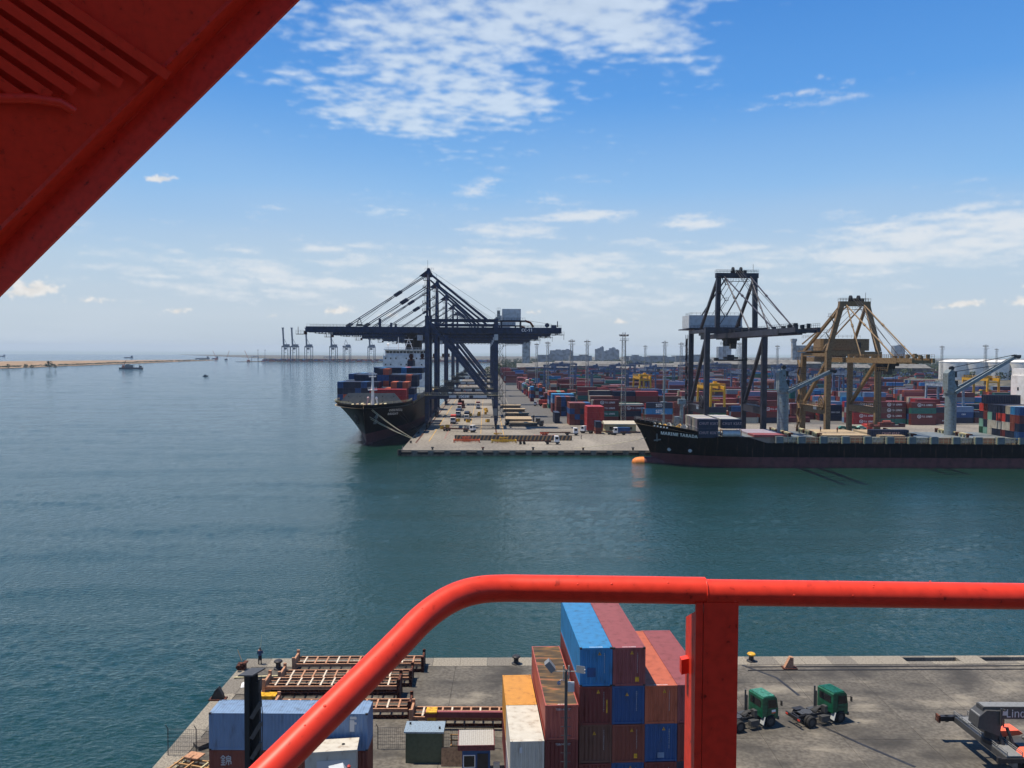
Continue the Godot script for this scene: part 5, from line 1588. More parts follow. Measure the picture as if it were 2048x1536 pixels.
	bf.box(V(-30.6, 45.9, 3.2), V(2.4, 1.0, 0.8)); bf.beam(V(-31.4, 47.2, 3.2), V(-29.8, 47.2, 3.2), 0.2)
	put("rope_tripod", bf, m, t)
	bf = MB.new(); bf.box(V(-57.0, 41.7, 2.6), V(3.4, 0.25, 3.0)); bf.rail(V(-58.7, 41.8, 4.1), V(-55.3, 41.8, 4.1), 1.6, 1.0, 0.07); bf.beam(V(-58.0, 41.8, 2.6), V(-58.0, 45.0, 2.6), 0.2); bf.box(V(-54.7, 42.4, 2.6), V(1.2, 1.6, 1.2))
	put("tip_platform", bf, M.rust, t)
	bf = MB.new(); bf.tube(V(53.5, 46.3, 2.6), V(53.5, 46.3, 3.8), 1.0, -1, 14); bf.box(V(56.5, 45.8, 3.2), V(2.4, 1.2, 1.0)); bf.box(V(58.2, 46.8, 3.2), V(0.4, 2.6, 0.4))
	put("rope_sheave", bf, m, t)
	bf = MB.new(); bf.pipe([V(43.5, 48.2, 3.2), V(46.0, 47.4, 3.2), V(47.3, 45.4, 3.2)], 0.5, 8)
	put("cable_guide", bf, M.rust, t)
	bf = MB.new(); bf.box(V(58.5, 42.0, 2.6), V(5.5, 0.2, 3.4)); bf.rail(V(55.8, 42.1, 4.3), V(61.2, 42.1, 4.3), 1.2, 1.0, 0.07); bf.beam(V(61.0, 42, 4.2), V(61.0, 39.8, 4.2), 0.16); bf.box(V(48.0, 41.2, 2.6), V(14, 0.2, 1.4)); bf.rail(V(41.5, 40.0, 3.4), V(55, 40.0, 3.4), 1.2, 1.2, 0.07)
	put("rear_platform", bf, M.dark_steel, t)
	# ropes
	var rp := MB.new()
	for q in [[V(-0.5, 70.8, 0.6), V(-32.5, 46.0, 1.5)], [V(-0.5, 70.8, -0.6), V(-31.5, 46.0, -1.5)], [V(0.8, 70.8, 0.5), V(30, 51.5, 1.0)], [V(0.8, 69.5, -0.5), V(28.0, 49.0, -1.0)], [V(43.6, 48.6, 0), V(56, 46.8, 0.4)], [V(-0.5, 64.0, 3.5), V(-24, 46, 2.6)]]:
		rp.beam(q[0], q[1], 0.1)
	put("rope", rp, M.cable, t)
	# trolley, cab, hanging spreader
	var tr := MB.new(); tr.box(V(-7.8, 42.0, 0), V(5.5, 0.9, 5.2)); tr.box(V(-7.8, 41.2, 0), V(3.5, 1.0, 3.0))
	put("trolley", tr, M.dark_steel, t)
	tr = MB.new(); tr.box(V(-3.6, 40.4, 3.0), V(2.4, 2.4, 2.2))
	put("operator_cab", tr, M.pale_grey, t)
	tr = MB.new()
	for q in [V(-1, 0, -2.2), V(1, 0, -2.2), V(-1, 0, 2.2), V(1, 0, 2.2)]: tr.beam(V(-7.8, 41.2, 0) + q, V(-7.8, 32.4, 0) + q * 0.9, 0.09)
	put("hoist_rope", tr, M.cable, t)
	tr = MB.new(); tr.box(V(-7.8, 31.9, 0), V(1.7, 1.2, 4.6)); tr.box(V(-7.8, 32.8, 0), V(1.2, 0.8, 3.0)); tr.box(V(-7.8, 30.4, 0), V(2.0, 0.5, 12.0)); tr.box(V(-7.8, 31.1, 0), V(1.2, 0.8, 3.0))
	put("spreader", tr, M.rust, t)
	# cable reel, signs, lettering
	var cr := MB.new()
	for k in 20:
		var a0 := TAU * k / 20
		var a1 := TAU * (k + 1) / 20
		for rr in [2.15, 0.7]: cr.beam(V(7.3 + cos(a0) * rr, 17.2 + sin(a0) * rr, D + 1.1), V(7.3 + cos(a1) * rr, 17.2 + sin(a1) * rr, D + 1.1), 0.34, 0.3)
		cr.beam(V(7.3 + cos(a0) * 0.6, 17.2 + sin(a0) * 0.6, D + 1.1), V(7.3 + cos(a0) * 2.1, 17.2 + sin(a0) * 2.1, D + 1.1), 0.1)
	cr.tube(V(7.3, 17.2, D + 0.95), V(7.3, 17.2, D + 1.05), 1.7, -1, 18)
	put("cable_reel", cr, M.gunmetal, t)
	var sg := [[11.4, 3.2, "house_white"], [16.4, 4.6, "white_paint"], [23.4, 6.0, "house_white"]]
	for q in sg:
		var b := MB.new(); b.box(V(q[0], 14.38, D + 1.64), V(q[1], 1.15, 0.06))
		var so := put("sign_plate", b, M[q[2]], t)
		if q[1] == 4.6: lettering("NOELL", 1.05, M.crane_blue, so, Transform3D(Basis(), V(q[0], 14.38, D + 1.675)), "lettering", 700)
	lettering("CC-11", 1.35, M.white_paint, t, Transform3D(Basis(), V(44.4, 44.0, 3.712)), "lettering", 600)
	lettering("CC-11", 0.8, M.faded_white, t, Transform3D(Basis(), V(28.0, 13.6, D + 0.615)), "lettering", 600)
	var bx := MB.new(); bx.box(V(G, 40.6, D + 0.95), V(1.7, 2.6, 0.5))
	put("switch_box", bx, M.pale_grey, t)
	bx = MB.new(); bx.box(V(G - 0.3, 7.5, D + 0.9), V(1.8, 3.2, 0.4))
	put("switch_box", bx, M.machine_grey, t)
	bx = MB.new(); bx.tube(V(16.8, 16.6, D + 1.8), V(16.8, 16.95, D + 1.8), 0.3)
	put("warning_lamp", bx, M.orange_paint, t)
	stair_tower(G + 2.6, D - 1.0, 3.0, 44.0, 1.6, 2.6, M.dark_steel, t)
	return t

func a_frame_crane(s: Dictionary) -> Node3D:
	var t := thing("ship_to_shore_crane", s.label, "crane", P(s.u, 5.0), TH + PI / 2, "goose neck quay cranes beside the black ship")
	var m: Material = M[s.paint]
	var G := 22.5
	var D: float = s.half
	var hl: float = s.leg_h
	var hb: float = s.boom_h
	var tp: float = s.tip
	for q in [-1, 1]:
		var z: float = q * D
		bar(t, "waterside_leg", V(0, 3.4, z), V(0, hl, z), 1.7, 1.9, m)
		bar(t, "landside_leg", V(G, 3.4, z), V(G, hl - 0.5, z), 1.6, 1.7, m)
		bar(t, "portal_beam", V(0.9, 13.6, z), V(G - 0.8, 13.6, z), 1.4, 2.4, m)
		bar(t, "diagonal_brace", V(0.9, hl - 3.5, z), V(G - 1.2, 15.5, z), 1.1, 1.1, m)
		bar(t, "upper_tie", V(0.9, hl - 1.2, z), V(G - 0.8, hl - 1.2, z), 1.2, 1.2, m)
		var wk := MB.new()
		wk.box(V(G / 2, 15.0, z + q * 0.4), V(G, 0.12, 2.2)); wk.rail(V(0, 15.05, z + q * 1.5), V(G, 15.05, z + q * 1.5), 1.2, 1.5, 0.08); wk.rail(V(0, 15.05, z - q * 0.7), V(G, 15.05, z - q * 0.7), 1.2, 1.5, 0.08); wk.box(V(G * 0.4, 14.2, z + q * 0.75), V(9, 0.7, 0.1))
		put("portal_walkway", wk, m, t)
		bar(t, "sill_beam", V(0.0 if q < 0 else G, 3.0, -D - 2.2), V(0.0 if q < 0 else G, 3.0, D + 2.2), 1.3, 1.4, m)
		bar(t, "cross_beam", V(0.0 if q < 0 else G, hl - 0.8, -D + 0.9), V(0.0 if q < 0 else G, hl - 0.8, D - 0.9), 1.5, 1.6, m)
		bar(t, "mast_leg", V(0, hl, q * s.mast_b), V(0, s.top, q * s.mast_t), 1.5, 1.6, m)
		bar(t, "rear_strut", V(0.6, s.top - 1.0, q * s.mast_t), V(G - 0.5, hl + 0.2, q * s.mast_b), 0.9, 1.0, m)
		bar(t, "backstay", V(0.5, s.top - 1.5, q * s.mast_t * 0.6), V(G + 12, hl + 3, q * 5.0), 0.4, 0.4, m)
		bar(t, "boom", V(tp * 0.8, hb, q * 3.1), V(-1.0, hb, q * 3.1), 0.9, 1.75, m)
		bar(t, "boom_nose", V(tp, hb + 0.2, q * 3.1), V(tp * 0.8 - 0.1, hb + 0.2, q * 3.1), 0.8, 1.3, m)
		bar(t, "girder", V(-0.9, hb, q * 3.1), V(G + 12, hb, q * 3.1), 0.9, 1.75, m)
		for x in s.stays:
			var st := MB.new()
			var a := V(-0.8, s.top - 0.9, q * s.mast_t * 0.72)
			var b := V(x, hb + 0.9, q * 3.1)
			st.tube(a, b, 0.24, -1, 7)
			var c := a.lerp(b, 0.4)
			st.tube(c - (b - a).normalized() * 0.6, c + (b - a).normalized() * 0.6, 0.4, -1, 7); st.box(b + V(0, 0.1, 0), V(1.4, 1.2, 0.7))
			put("forestay", st, m, t)
		var r := MB.new()
		r.rail(V(tp + 0.5, hb + 0.9, q * 3.5), V(-3, hb + 0.9, q * 3.5), 1.1, 1.4, 0.07)
		put("boom_railing", r, m, t)
	bogies(t, 0, [-D + 1.5, D - 1.5], M.dark_steel); bogies(t, G, [-D + 1.5, D - 1.5], M.dark_steel)
	var x := tp + 1.0
	while x < G + 11:
		bar(t, "girder_tie", V(x, hb - 0.2, -2.6), V(x, hb - 0.2, 2.6), 0.5, 0.9, m)
		x += 7.0
	# gear on the boom nose and hinge
	for i in 15:
		var gr := MB.new()
		if i < 9:
			gr.box(V(tp * 0.82 + 0.6 + i * -1.1, hb + 1.2 + (i % 3) * 0.2, -2.2 + (i % 4) * 1.4), V(0.8, 0.7 + (i % 2) * 0.6, 0.9))
		else:
			gr.box(V(-3 - (i - 9) * 1.6, hb + 0.9 + (i % 2) * 0.5, -2.4 + (i % 3) * 2.2), V(1.0, 1.2, 1.2))
		put("boom_machinery", gr, M.dark_steel if s.paint == "crane_plum" else M.crane_tan, t)
	# head beam and its sheaves
	var hd := MB.new()
	hd.box(V(0, s.top - 0.4, 0), V(1.7, 1.7, s.mast_t * 2 + 2.2))
	put("head_beam", hd, m, t)
	hd = MB.new()
	for e in [-1, 1]: hd.rail(V(e * 0.85, s.top + 0.45, -s.mast_t - 1.1), V(e * 0.85, s.top + 0.45, s.mast_t + 1.1), 1.1, 1.0, 0.07)
	hd.box(V(0, s.top - 2.4, 0), V(1.4, 0.1, s.mast_t * 1.3)); hd.rail(V(-0.7, s.top - 2.35, -s.mast_t * 0.65), V(-0.7, s.top - 2.35, s.mast_t * 0.65), 1.1, 0.9, 0.06)
	put("head_railing", hd, m, t)
	for z in [-1.4, 1.4]:
		hd = MB.new(); hd.tube(V(0, s.top + 1.5, z - 0.3), V(0, s.top + 1.5, z + 0.3), 1.1, -1, 14); hd.box(V(0, s.top + 0.8, z), V(0.8, 0.8, 1.4)); hd.box(V(0.3, s.top + 1.0, z + 1.6), V(1.0, 1.0, 0.9))
		put("head_sheave", hd, M.dark_steel, t)
	hd = MB.new(); hd.beam(V(0, s.top + 0.5, s.mast_t * 0.9), V(0, s.top + 3.6, s.mast_t * 0.9), 0.1)
	put("aerial", hd, M.cable, t)
	# stair flights on the left mast leg
	var lf := MB.new()
	var y := hl + 1.0
	var e := 1.0
	while y + 2.8 < s.top:
		var f: float = (y - hl) / (s.top - hl)
		var zc: float = -lerpf(s.mast_b, s.mast_t, f) + s.stair * 1.5
		lf.beam(V(-1, y, zc - 0.9 * e), V(-1, y + 2.8, zc + 0.9 * e), 0.6, 0.15); lf.box(V(-1, y + 2.8, zc + 1.2 * e), V(1.2, 0.1, 1.3)); lf.rail(V(-1.5, y + 2.8, zc + 0.6 * e), V(-1.5, y + 2.8, zc + 1.8 * e), 1.1, 0.6, 0.07)
		y += 2.8
		e = -e
	put("mast_stairs", lf, m, t)
	# machinery house behind the landside legs
	var w := MB.new()
	var hx := G + 9.0
	if s.round:
		w.prism(PackedVector2Array([Vector2(-9.2, -3.4), Vector2(-8.4, -4.2), Vector2(8.4, -4.2), Vector2(9.2, -3.4), Vector2(9.2, 3.4), Vector2(8.4, 4.2), Vector2(-8.4, 4.2), Vector2(-9.2, 3.4)]), V(G - 3.0, hl + 0.4, 4.0), V(0, 0, 1), V(1, 0, 0), V(0, s.house_h, 0))
	else:
		w.box(V(hx, hl + 0.6 + s.house_h / 2, 0), V(11, s.house_h, 20.5))
	var ho := put("machinery_house", w, M[s.house], t)
	for i in 4:
		w = MB.new(); w.box(V((G - 7.24 if s.round else hx - 5.53), hl + 0.6 + s.house_h * 0.4, -3 + i * 4.0), V(0.06, s.house_h * 0.5, 1.3))
		put("house_door", w, M.dark_steel if i == 3 else M[s.house], ho)
	w = MB.new()
	var px: float = G - 3.0 if s.round else hx
	w.box(V(px, hl + 0.15, 0), V(13.5, 0.4, 23.0 if not s.round else 20.0)); w.rail(V(px - 6.7, hl + 0.3, -10), V(px - 6.7, hl + 0.3, 10), 1.2, 1.4, 0.08); w.rail(V(px - 5, hl + 0.6 + s.house_h, -9), V(px - 5, hl + 0.6 + s.house_h, 9), 1.1, 1.6, 0.06); w.rail(V(px - 5, hl + 0.6 + s.house_h, -9), V(px + 5, hl + 0.6 + s.house_h, -9), 1.1, 1.6, 0.06)
	for q in [-1, 1]: w.box(V(px, hl - 1.0, q * 3.1), V(12, 2.2, 0.8))
	put("house_platform", w, m, t)
	# trolley, cab, ropes
	var tx: float = s.trolley
	w = MB.new(); w.box(V(tx, hb - 1.3, 0), V(5.4, 0.8, 5.0)); w.box(V(tx, hb - 2.2, 0), V(3.6, 1.2, 3.4)); w.box(V(tx + 4.4, hb - 2.6, 0), V(0.3, 2.0, 3.0))
	put("trolley", w, M.dark_steel, t)
	w = MB.new(); w.box(V(tx + 3.4, hb - 3.4, 1.8), V(2.2, 2.4, 2.0))
	put("operator_cab", w, M.gunmetal, t)
	w = MB.new(); w.rail(V(tx - 8, hb - 3.4, -4.0), V(tx - 1, hb - 3.4, -4.0), 1.2, 1.2, 0.08); w.beam(V(tx - 8, hb - 3.4, -4), V(tx - 8, hb, -3.3), 0.3)
	put("inspection_walkway", w, m, t)
	w = MB.new()
	for q in [[V(-0.5, s.top + 1.5, 0.8), V(tp * 0.78, hb + 1.2, 1.4)], [V(-0.5, s.top + 1.5, -0.8), V(tp * 0.76, hb + 1.2, -1.4)], [V(-0.5, s.top + 1.2, 0.4), V(tp * 0.66, hb + 1.2, 0.8)], [V(-0.5, s.top + 1.2, -0.4), V(tp * 0.62, hb + 1.2, -0.8)], [V(0.6, s.top - 2, 1.2), V(G + 6, hl + s.house_h, 1.2)], [V(0.6, s.top - 2, -1.2), V(G + 6, hl + s.house_h, -1.2)]]: w.beam(q[0], q[1], 0.11)
	put("rope", w, M.cable, t)
	var low: float = s.hook
	w = MB.new()
	for q in [V(-0.9, 0, -2.4), V(0.9, 0, -2.4), V(-0.9, 0, 2.4), V(0.9, 0, 2.4)]: w.beam(V(tx, hb - 2.4, 0) + q, V(tx, low + 1.6, 0) + q * 0.9, 0.1)
	put("hoist_rope", w, M.cable, t)
	w = MB.new(); w.box(V(tx, low + 1.3, 0), V(1.6, 0.7, 5.0)); w.box(V(tx, low + 0.5, 0), V(1.8, 0.6, 11.6)); w.box(V(tx, low + 0.9, -5.2), V(2.2, 0.9, 1.2)); w.box(V(tx, low + 0.9, 5.2), V(2.2, 0.9, 1.2)); w.tube(V(tx, low + 1.6, -1.2), V(tx, low + 1.6, 1.2), 0.8, -1, 12)
	put("spreader", w, M.rust_red if s.hook < 20 else M.dark_steel, t)
	stair_tower(G + 0.5, -D - 1.6, 3.0, hl - 2, 1.4, 2.6, m, t)
	var cr := MB.new()
	for k in 18:
		var a0 := TAU * k / 18
		var a1 := TAU * (k + 1) / 18
		for rr in [2.4, 1.2]: cr.beam(V(2.5 + cos(a0) * rr, 16.6 + sin(a0) * rr, -D - 1.2), V(2.5 + cos(a1) * rr, 16.6 + sin(a1) * rr, -D - 1.2), 0.3, 0.22)
		cr.beam(V(2.5, 16.6, -D - 1.2), V(2.5 + cos(a0) * 2.4, 16.6 + sin(a0) * 2.4, -D - 1.2), 0.1)
	put("cable_reel", cr, m, t)
	w = MB.new(); w.box(V(9, 14.4, -D - 0.8), V(3.0, 1.4, 0.1))
	put("sign_plate", w, M.white_paint, t)
	return t

func gantry_cranes() -> void:
	var c := blue_crane()
	var rows := [[157, "second"], [258, "third"], [368, "fourth"], [468, "fifth"]]
	for r in rows:
		var d := copy(c, P(3.1, r[0]), TH, "dark blue gantry crane, %s in the row behind crane CC-11" % r[1])
		for k in d.get_children():
			if String(k.name).begins_with("lettering"):
				d.remove_child(k); k.free()
	a_frame_crane({"label": "dark plum quay crane with white machinery house over the black ship", "u": 117.0, "paint": "crane_plum", "half": 10.2, "leg_h": 43.0, "boom_h": 40.2, "tip": -65.0, "mast_b": 6.7, "mast_t": 6.4, "top": 61.6, "stays": [-25.0, -47.0], "house": "house_white", "house_h": 4.9, "round": false, "trolley": 6.0, "hook": 31.0, "stair": 1.0})
	a_frame_crane({"label": "ochre brown quay crane with rounded brown machinery house", "u": 159.0, "paint": "crane_tan", "half": 9.0, "leg_h": 34.8, "boom_h": 31.8, "tip": -47.0, "mast_b": 9.0, "mast_t": 4.4, "top": 52.0, "stays": [-13.0, -36.0], "house": "crane_tan", "house_h": 4.4, "round": true, "trolley": -25.0, "hook": 10.1, "stair": -1.0})

var NUM := ["one", "two", "three", "four", "five", "six", "seven", "eight", "nine", "ten", "eleven", "twelve", "thirteen", "fourteen", "fifteen", "sixteen", "seventeen", "eighteen", "nineteen", "twenty", "twenty-one", "twenty-two", "twenty-three", "twenty-four"]

# a container too far away to show its parts: one mesh, shared between all of its size
func far_box(paint: String, L: float, H: float, at: Vector3, turn: float, label: String, group: String) -> MeshInstance3D:
	var d := box_meshes(L, H)
	var o := put("shipping_container", d.far, M[paint])
	o.position = at; o.rotation.y = turn
	tag(o, label, "container", group)
	return o
func say(paint: String) -> String:
	return {"rust_red": "rust red", "sky_blue": "bright blue", "steel_blue": "steel blue", "white_box": "white", "scarlet": "bright red"}.get(paint, paint)
func box_text(o: Node3D, text: String, H: float, size: float, x := 0.0, y := 0.62, mat_ := "white_paint", bold := 600, italic := false) -> void:
	lettering(text, size, M[mat_], o, Transform3D(Basis(), V(x, H * y, 1.235)), "lettering", bold, italic)

# hull skin between stations; fn(s, k) gives half width, heights come from levels
func hull_skin(zs: Array, rows: Callable, b0: int, b1: int) -> MB:
	# rows(s) -> array of Vector3(half width, height, forward) from keel to deck; keeps levels b0..b1
	var m := MB.new()
	var prev := []
	for i in zs.size():
		var r: Array = rows.call(zs[i])
		if i > 0:
			for k in range(b0, b1):
				for sd in [1, -1]:
					var a: Vector3 = prev[k] * V(sd, 1, 1)
					var b: Vector3 = r[k] * V(sd, 1, 1)
					var c: Vector3 = r[k + 1] * V(sd, 1, 1)
					var d: Vector3 = prev[k + 1] * V(sd, 1, 1)
					if sd > 0: m.quad(a, b, c, d)
					else: m.quad(b, a, d, c)
		prev = r
	return m

func smooth_mesh(m: MB) -> ArrayMesh:
	var st := SurfaceTool.new()
	st.begin(Mesh.PRIMITIVE_TRIANGLES)
	st.set_smooth_group(0)
	for p in m.v: st.add_vertex(p)
	st.index()
	st.generate_normals()
	return st.commit()

func left_ship() -> void:
	# bow towards the camera; local z points forward, x to the quay side
	var t := thing("container_ship", "black container ship moored bow on beside the blue cranes", "ship", P(-16.6, 26), TH)
	var b := 15.0
	var levels := [-4.5, -1.75, 0.4, 2.6, 5.5, 8.5, 11.2, 14.0]
	var zs := []
	for i in 41: zs.append(60.0 * pow(i / 40.0, 1.5))
	zs.append_array([90, 140, 190, 214, 222])
	var rows := func(s: float) -> Array:
		var out := []
		for k in levels.size():
			var f: float = clampf((levels[k] + 1.7) / 15.7, 0, 1)
			var start: float = 9.0 * pow(1.0 - f, 1.4)
			var le: float = lerpf(115.0, 27.0, f)
			var q: float = clampf((s - start) / le, 0, 1)
			var w: float = b * pow(sin(q * PI / 2), lerpf(1.05, 0.7, f))
			if s > 200: w *= lerpf(1.0, 0.75, (s - 200) / 22.0)
			var y: float = levels[k]
			if k == levels.size() - 1 and s > 40: y = 12.0
			out.append(V(maxf(w, 0.03), y, -maxf(s, start)))
		return out
	put("hull", smooth_mesh(hull_skin(zs, rows, 3, levels.size() - 1)), M.hull_black, t)
	put("boot_top", smooth_mesh(hull_skin(zs, rows, 0, 3)), M.boot_red, t)
	var bl := MB.new()
	bl.lathe(Vector3.ZERO, [Vector2(0.0, 0.0), Vector2(1.2, 0.8), Vector2(1.9, 2.8), Vector2(2.1, 7.0), Vector2(1.8, 12.0)], 14)
	var bo := put("bulbous_bow", bl, M.boot_red, t)
	bo.transform = Transform3D(Basis(Vector3.RIGHT, -PI / 2), V(0, -3.2, -5.5))
	var dk := MB.new()
	for i in zs.size() - 1:
		var a: Array = rows.call(zs[i])
		var c: Array = rows.call(zs[i + 1])
		var p: Vector3 = a[7]
		var q: Vector3 = c[7]
		var y := 12.6 if zs[i] < 39 else 11.0
		dk.quad(V(-p.x, y, p.z), V(p.x, y, p.z), V(q.x, y, q.z), V(-q.x, y, q.z))
	put("deck", dk, M.deck_tan, t)
	var rl := MB.new()
	for i in range(6, 28, 2):
		for sd in [-1, 1]:
			var a: Vector3 = rows.call(zs[i])[7] * V(sd, 1, 1)
			var c: Vector3 = rows.call(zs[i + 2])[7] * V(sd, 1, 1)
			rl.rail(a, c, 0.8, 1.6, 0.08)
	put("bow_railing", rl, M.rail_cream, t)
	for i in 9:
		var w := MB.new()
		w.tube(V(-6.0 + i * 1.5, 13.2, -10 - (i % 3) * 2.5), V(-5.0 + i * 1.5, 13.4, -10 - (i % 3) * 2.5), 0.6, -1, 10); w.box(V(-6 + i * 1.5, 12.9, -10.5 - (i % 3) * 2.5), V(0.8, 0.7, 0.8))
		put("mooring_winch", w, M.deck_tan if i % 2 else M.rail_cream, t)
	# breakwater
	var bw := MB.new()
	bw.prism(PackedVector2Array([Vector2(-13.5, 12.6), Vector2(13.5, 12.6), Vector2(9.2, 17.4), Vector2(-9.2, 17.4)]), V(0, 0, -22), V(1, 0, 0), V(0, 1, 0), V(0, 0, 0.3))
	var bk := put("breakwater", bw, M.ship_grey, t)
	for i in 10:
		bw = MB.new(); bw.box(V(-9.0 + (i % 5) * 4.5, 14.1 + (i / 5) * 2.0, -21.68), V(0.35, 0.35, 0.05))
		put("drain_hole", bw, M.dark_steel, bk)
	# foremast
	var fm := MB.new()
	fm.tube(V(1.6, 12.6, -14), V(1.6, 24.0, -14), 0.75, 0.4, 10); fm.tube(V(1.6, 24, -14), V(1.6, 29.0, -14), 0.12, 0.06, 6)
	put("foremast", fm, M.ship_white, t)
	fm = MB.new(); fm.box(V(1.6, 19.0, -14), V(3.4, 0.25, 2.2)); fm.box(V(1.6, 24.2, -14), V(2.6, 0.3, 1.8)); fm.rail(V(-0.1, 19.1, -12.9), V(3.3, 19.1, -12.9), 1.0, 0.8, 0.09); fm.rail(V(0.3, 24.3, -13.1), V(2.9, 24.3, -13.1), 0.9, 0.8, 0.09); fm.box(V(1.6, 25.4, -14), V(3.0, 0.15, 0.15))
	put("mast_platform", fm, M.ship_white, t)
	for sd in [-1, 1]:
		fm = MB.new(); fm.beam(V(1.6 + sd * 2.2, 12.6, -13), V(1.6 + sd * 1.6, 15.6, -13), 0.5); fm.lathe(V(1.6 + sd * 1.6, 15.4, -13), [Vector2(0.45, 0), Vector2(0.5, 0.7), Vector2(0.0, 1.2)], 8)
		put("vent_cowl", fm, M.ship_white if sd > 0 else M.faded_pink, t)
	# anchors
	for sd in [-1, 1]:
		var an := MB.new()
		var w: Vector3 = rows.call(8.0)[5]
		an.beam(V(sd * (w.x + 0.5), 9.6, -8.0), V(sd * (w.x + 0.1), 6.2, -8.6), 0.6); an.beam(V(sd * (w.x - 0.4), 6.4, -7.2), V(sd * (w.x + 0.5), 7.4, -9.6), 0.5); an.box(V(sd * (w.x + 0.2), 9.4, -8.0), V(1.6, 1.8, 2.0))
		put("anchor", an, M.dark_steel if sd < 0 else M.ship_grey, t)
	# name, two lines, on the quay side of the bow
	var np := Transform3D(Basis(Vector3.UP, deg_to_rad(40)) * Basis(Vector3.RIGHT, deg_to_rad(24)), V(10.6, 11.2, -14.2))
	lettering("ORIENTAL", 0.95, M.faded_white, t, np, "lettering", 600)
	lettering("BRIGHT", 0.95, M.faded_white, t, np * Transform3D(Basis(), V(-0.6, -1.9, -0.5)), "lettering", 600)
	# superstructure
	var zz := -176.0
	var su := MB.new()
	su.box(V(-1.0, 22.0, zz - 7), V(27.0, 20.0, 14)); su.box(V(-1.0, 33.6, zz - 6), V(25.0, 3.2, 10)); su.box(V(-1.0, 35.4, zz - 6), V(26.4, 0.4, 11.5))
	var so := put("superstructure", su, M.ship_white, t)
	for r in 4:
		for c in 9:
			if (r * 5 + c * 3) % 4 == 0: continue
			var w := MB.new(); w.box(V(-13 + c * 3.0, 19.5 + r * 3.6, zz + 0.02), V(0.7, 0.9, 0.08))
			put("porthole", w, M.glass_dark, so)
	for c in 12:
		var w := MB.new(); w.box(V(-12.0 + c * 2.0, 34.0, zz - 0.96), V(1.7, 1.3, 0.08))
		put("bridge_window", w, M.glass_dark, so)
	var rr := MB.new(); rr.rail(V(-14, 35.6, zz - 0.4), V(12, 35.6, zz - 0.4), 1.1, 1.4, 0.09); rr.rail(V(-14.4, 32.0, zz), V(12.4, 32.0, zz), 1.1, 1.4, 0.09)
	put("bridge_railing", rr, M.ship_white, t)
	var mm := MB.new(); mm.tube(V(-6, 35.6, zz - 4), V(-6, 43, zz - 4), 0.3, 0.15, 6); mm.tube(V(-12, 35.6, zz - 4), V(-12, 38, zz - 4), 0.2); mm.lathe(V(-12, 38.4, zz - 4), [Vector2(0.0, -0.9), Vector2(0.8, -0.4), Vector2(0.9, 0.2), Vector2(0.0, 0.9)], 10)
	for q in [-2.4, 2.4]: mm.beam(V(0 + q, 35.6, zz - 5), V(0, 42, zz - 5), 0.35)
	mm.box(V(0, 41.5, zz - 5), V(5, 0.4, 1.2)); mm.box(V(0, 39, zz - 5), V(3.6, 0.3, 1.2)); mm.tube(V(0, 42, zz - 5), V(0, 45, zz - 5), 0.1)
	put("radar_mast", mm, M.ship_white, t)
	mm = MB.new(); mm.box(V(2.0, 38.4, zz - 16), V(9.5, 9.0, 7)); mm.box(V(-6.4, 22, zz - 20), V(10, 20, 9))
	put("funnel", mm, M.hull_black, t)
	# lashing bridges between the bays
	for z in [-46.0, -60.0, -74.5]:
		var lb := MB.new()
		lb.rail(V(-14.6, 11.0, z), V(14.8, 11.0, z), 6.2, 2.46, 0.22)
		put("lashing_bridge", lb, M.rail_cream, t)
	var hc := MB.new(); hc.span(V(-13.4, 10.9, -190), V(13.6, 13.5, -36))
	put("hatch_coaming", hc, M.ship_grey, t)
	for i in 12:
		var sb := MB.new(); sb.box(V(14.2, 12.6, -40 - i * 4.0), V(0.9, 2.4, 0.5)); sb.box(V(14.4, 13.9, -41.6 - i * 4.0), V(0.4, 0.3, 3.4))
		put("side_stanchion", sb, M.rail_cream if i % 2 else M.rust_pale, t)
	# boxes on deck
	var g := "containers on the left ship"
	var B := func(bay: float, col: int, tier: int, paint: String, L: float, where: String) -> void:
		far_box(paint, L, 2.59, P(-16.6 + cos(0) * (-14.8 + col * 2.47 - 0.15), 26 + bay, 13.55 + tier * 2.6), TH + PI / 2, "%s container on the left ship, %s, column %s from its left, tier %s" % [say(paint), where, NUM[col], NUM[tier]], g)
	for c in range(6, 12):
		for k in 2: B.call(29.0, c, k, "red", 6.06, "foremost block")
	var fp := [["blue", "navy", "blue"], ["orange", "navy", "navy"], ["navy", "navy", "navy"], ["rust_red", "blue", "navy"], ["blue", "navy", "blue"], ["navy", "navy", "navy"], ["maroon", "rust_red", "navy"], ["navy", "navy"], ["navy", "orange"], ["blue", "navy", "orange"], ["navy", "blue", "navy"], ["rust_red", "rust_red", "orange"], ["blue", "navy"]]
	for c in 13:
		for k in fp[c].size(): B.call(42.5, c, k, fp[c][k], 12.19, "front bay")
	var pal := ["navy", "blue", "navy", "navy", "blue", "rust_red", "navy", "orange"]
	for c in 13:
		var n: int = [3, 3, 4, 4, 4, 4, 5, 5, 4, 4, 4, 4, 4][c]
		for k in range(2, n): B.call(56.5, c, k, pal[(c * 3 + k * 5) % 8] if k < n - 1 else ("orange" if c == 7 or c == 11 else "navy"), 12.19, "second bay")
		for k in range(3, 4): B.call(71.0, c, k, "navy" if (c + k) % 3 else "blue", 12.19, "third bay")
		B.call(85.5, c, 4 if c > 3 else 3, "sky_blue" if c % 4 == 1 else "navy", 12.19, "fourth bay")
		if c > 2: B.call(100.0, c, 4, "scarlet" if c == 9 else "blue", 12.19, "fifth bay")
	# the box hanging under crane CC-11 and mooring lines
	far_box("navy", 12.19, 2.59, P(3.1 - 7.8, 92, 27.5), TH + PI / 2, "navy container hanging end on under crane CC-11", g)
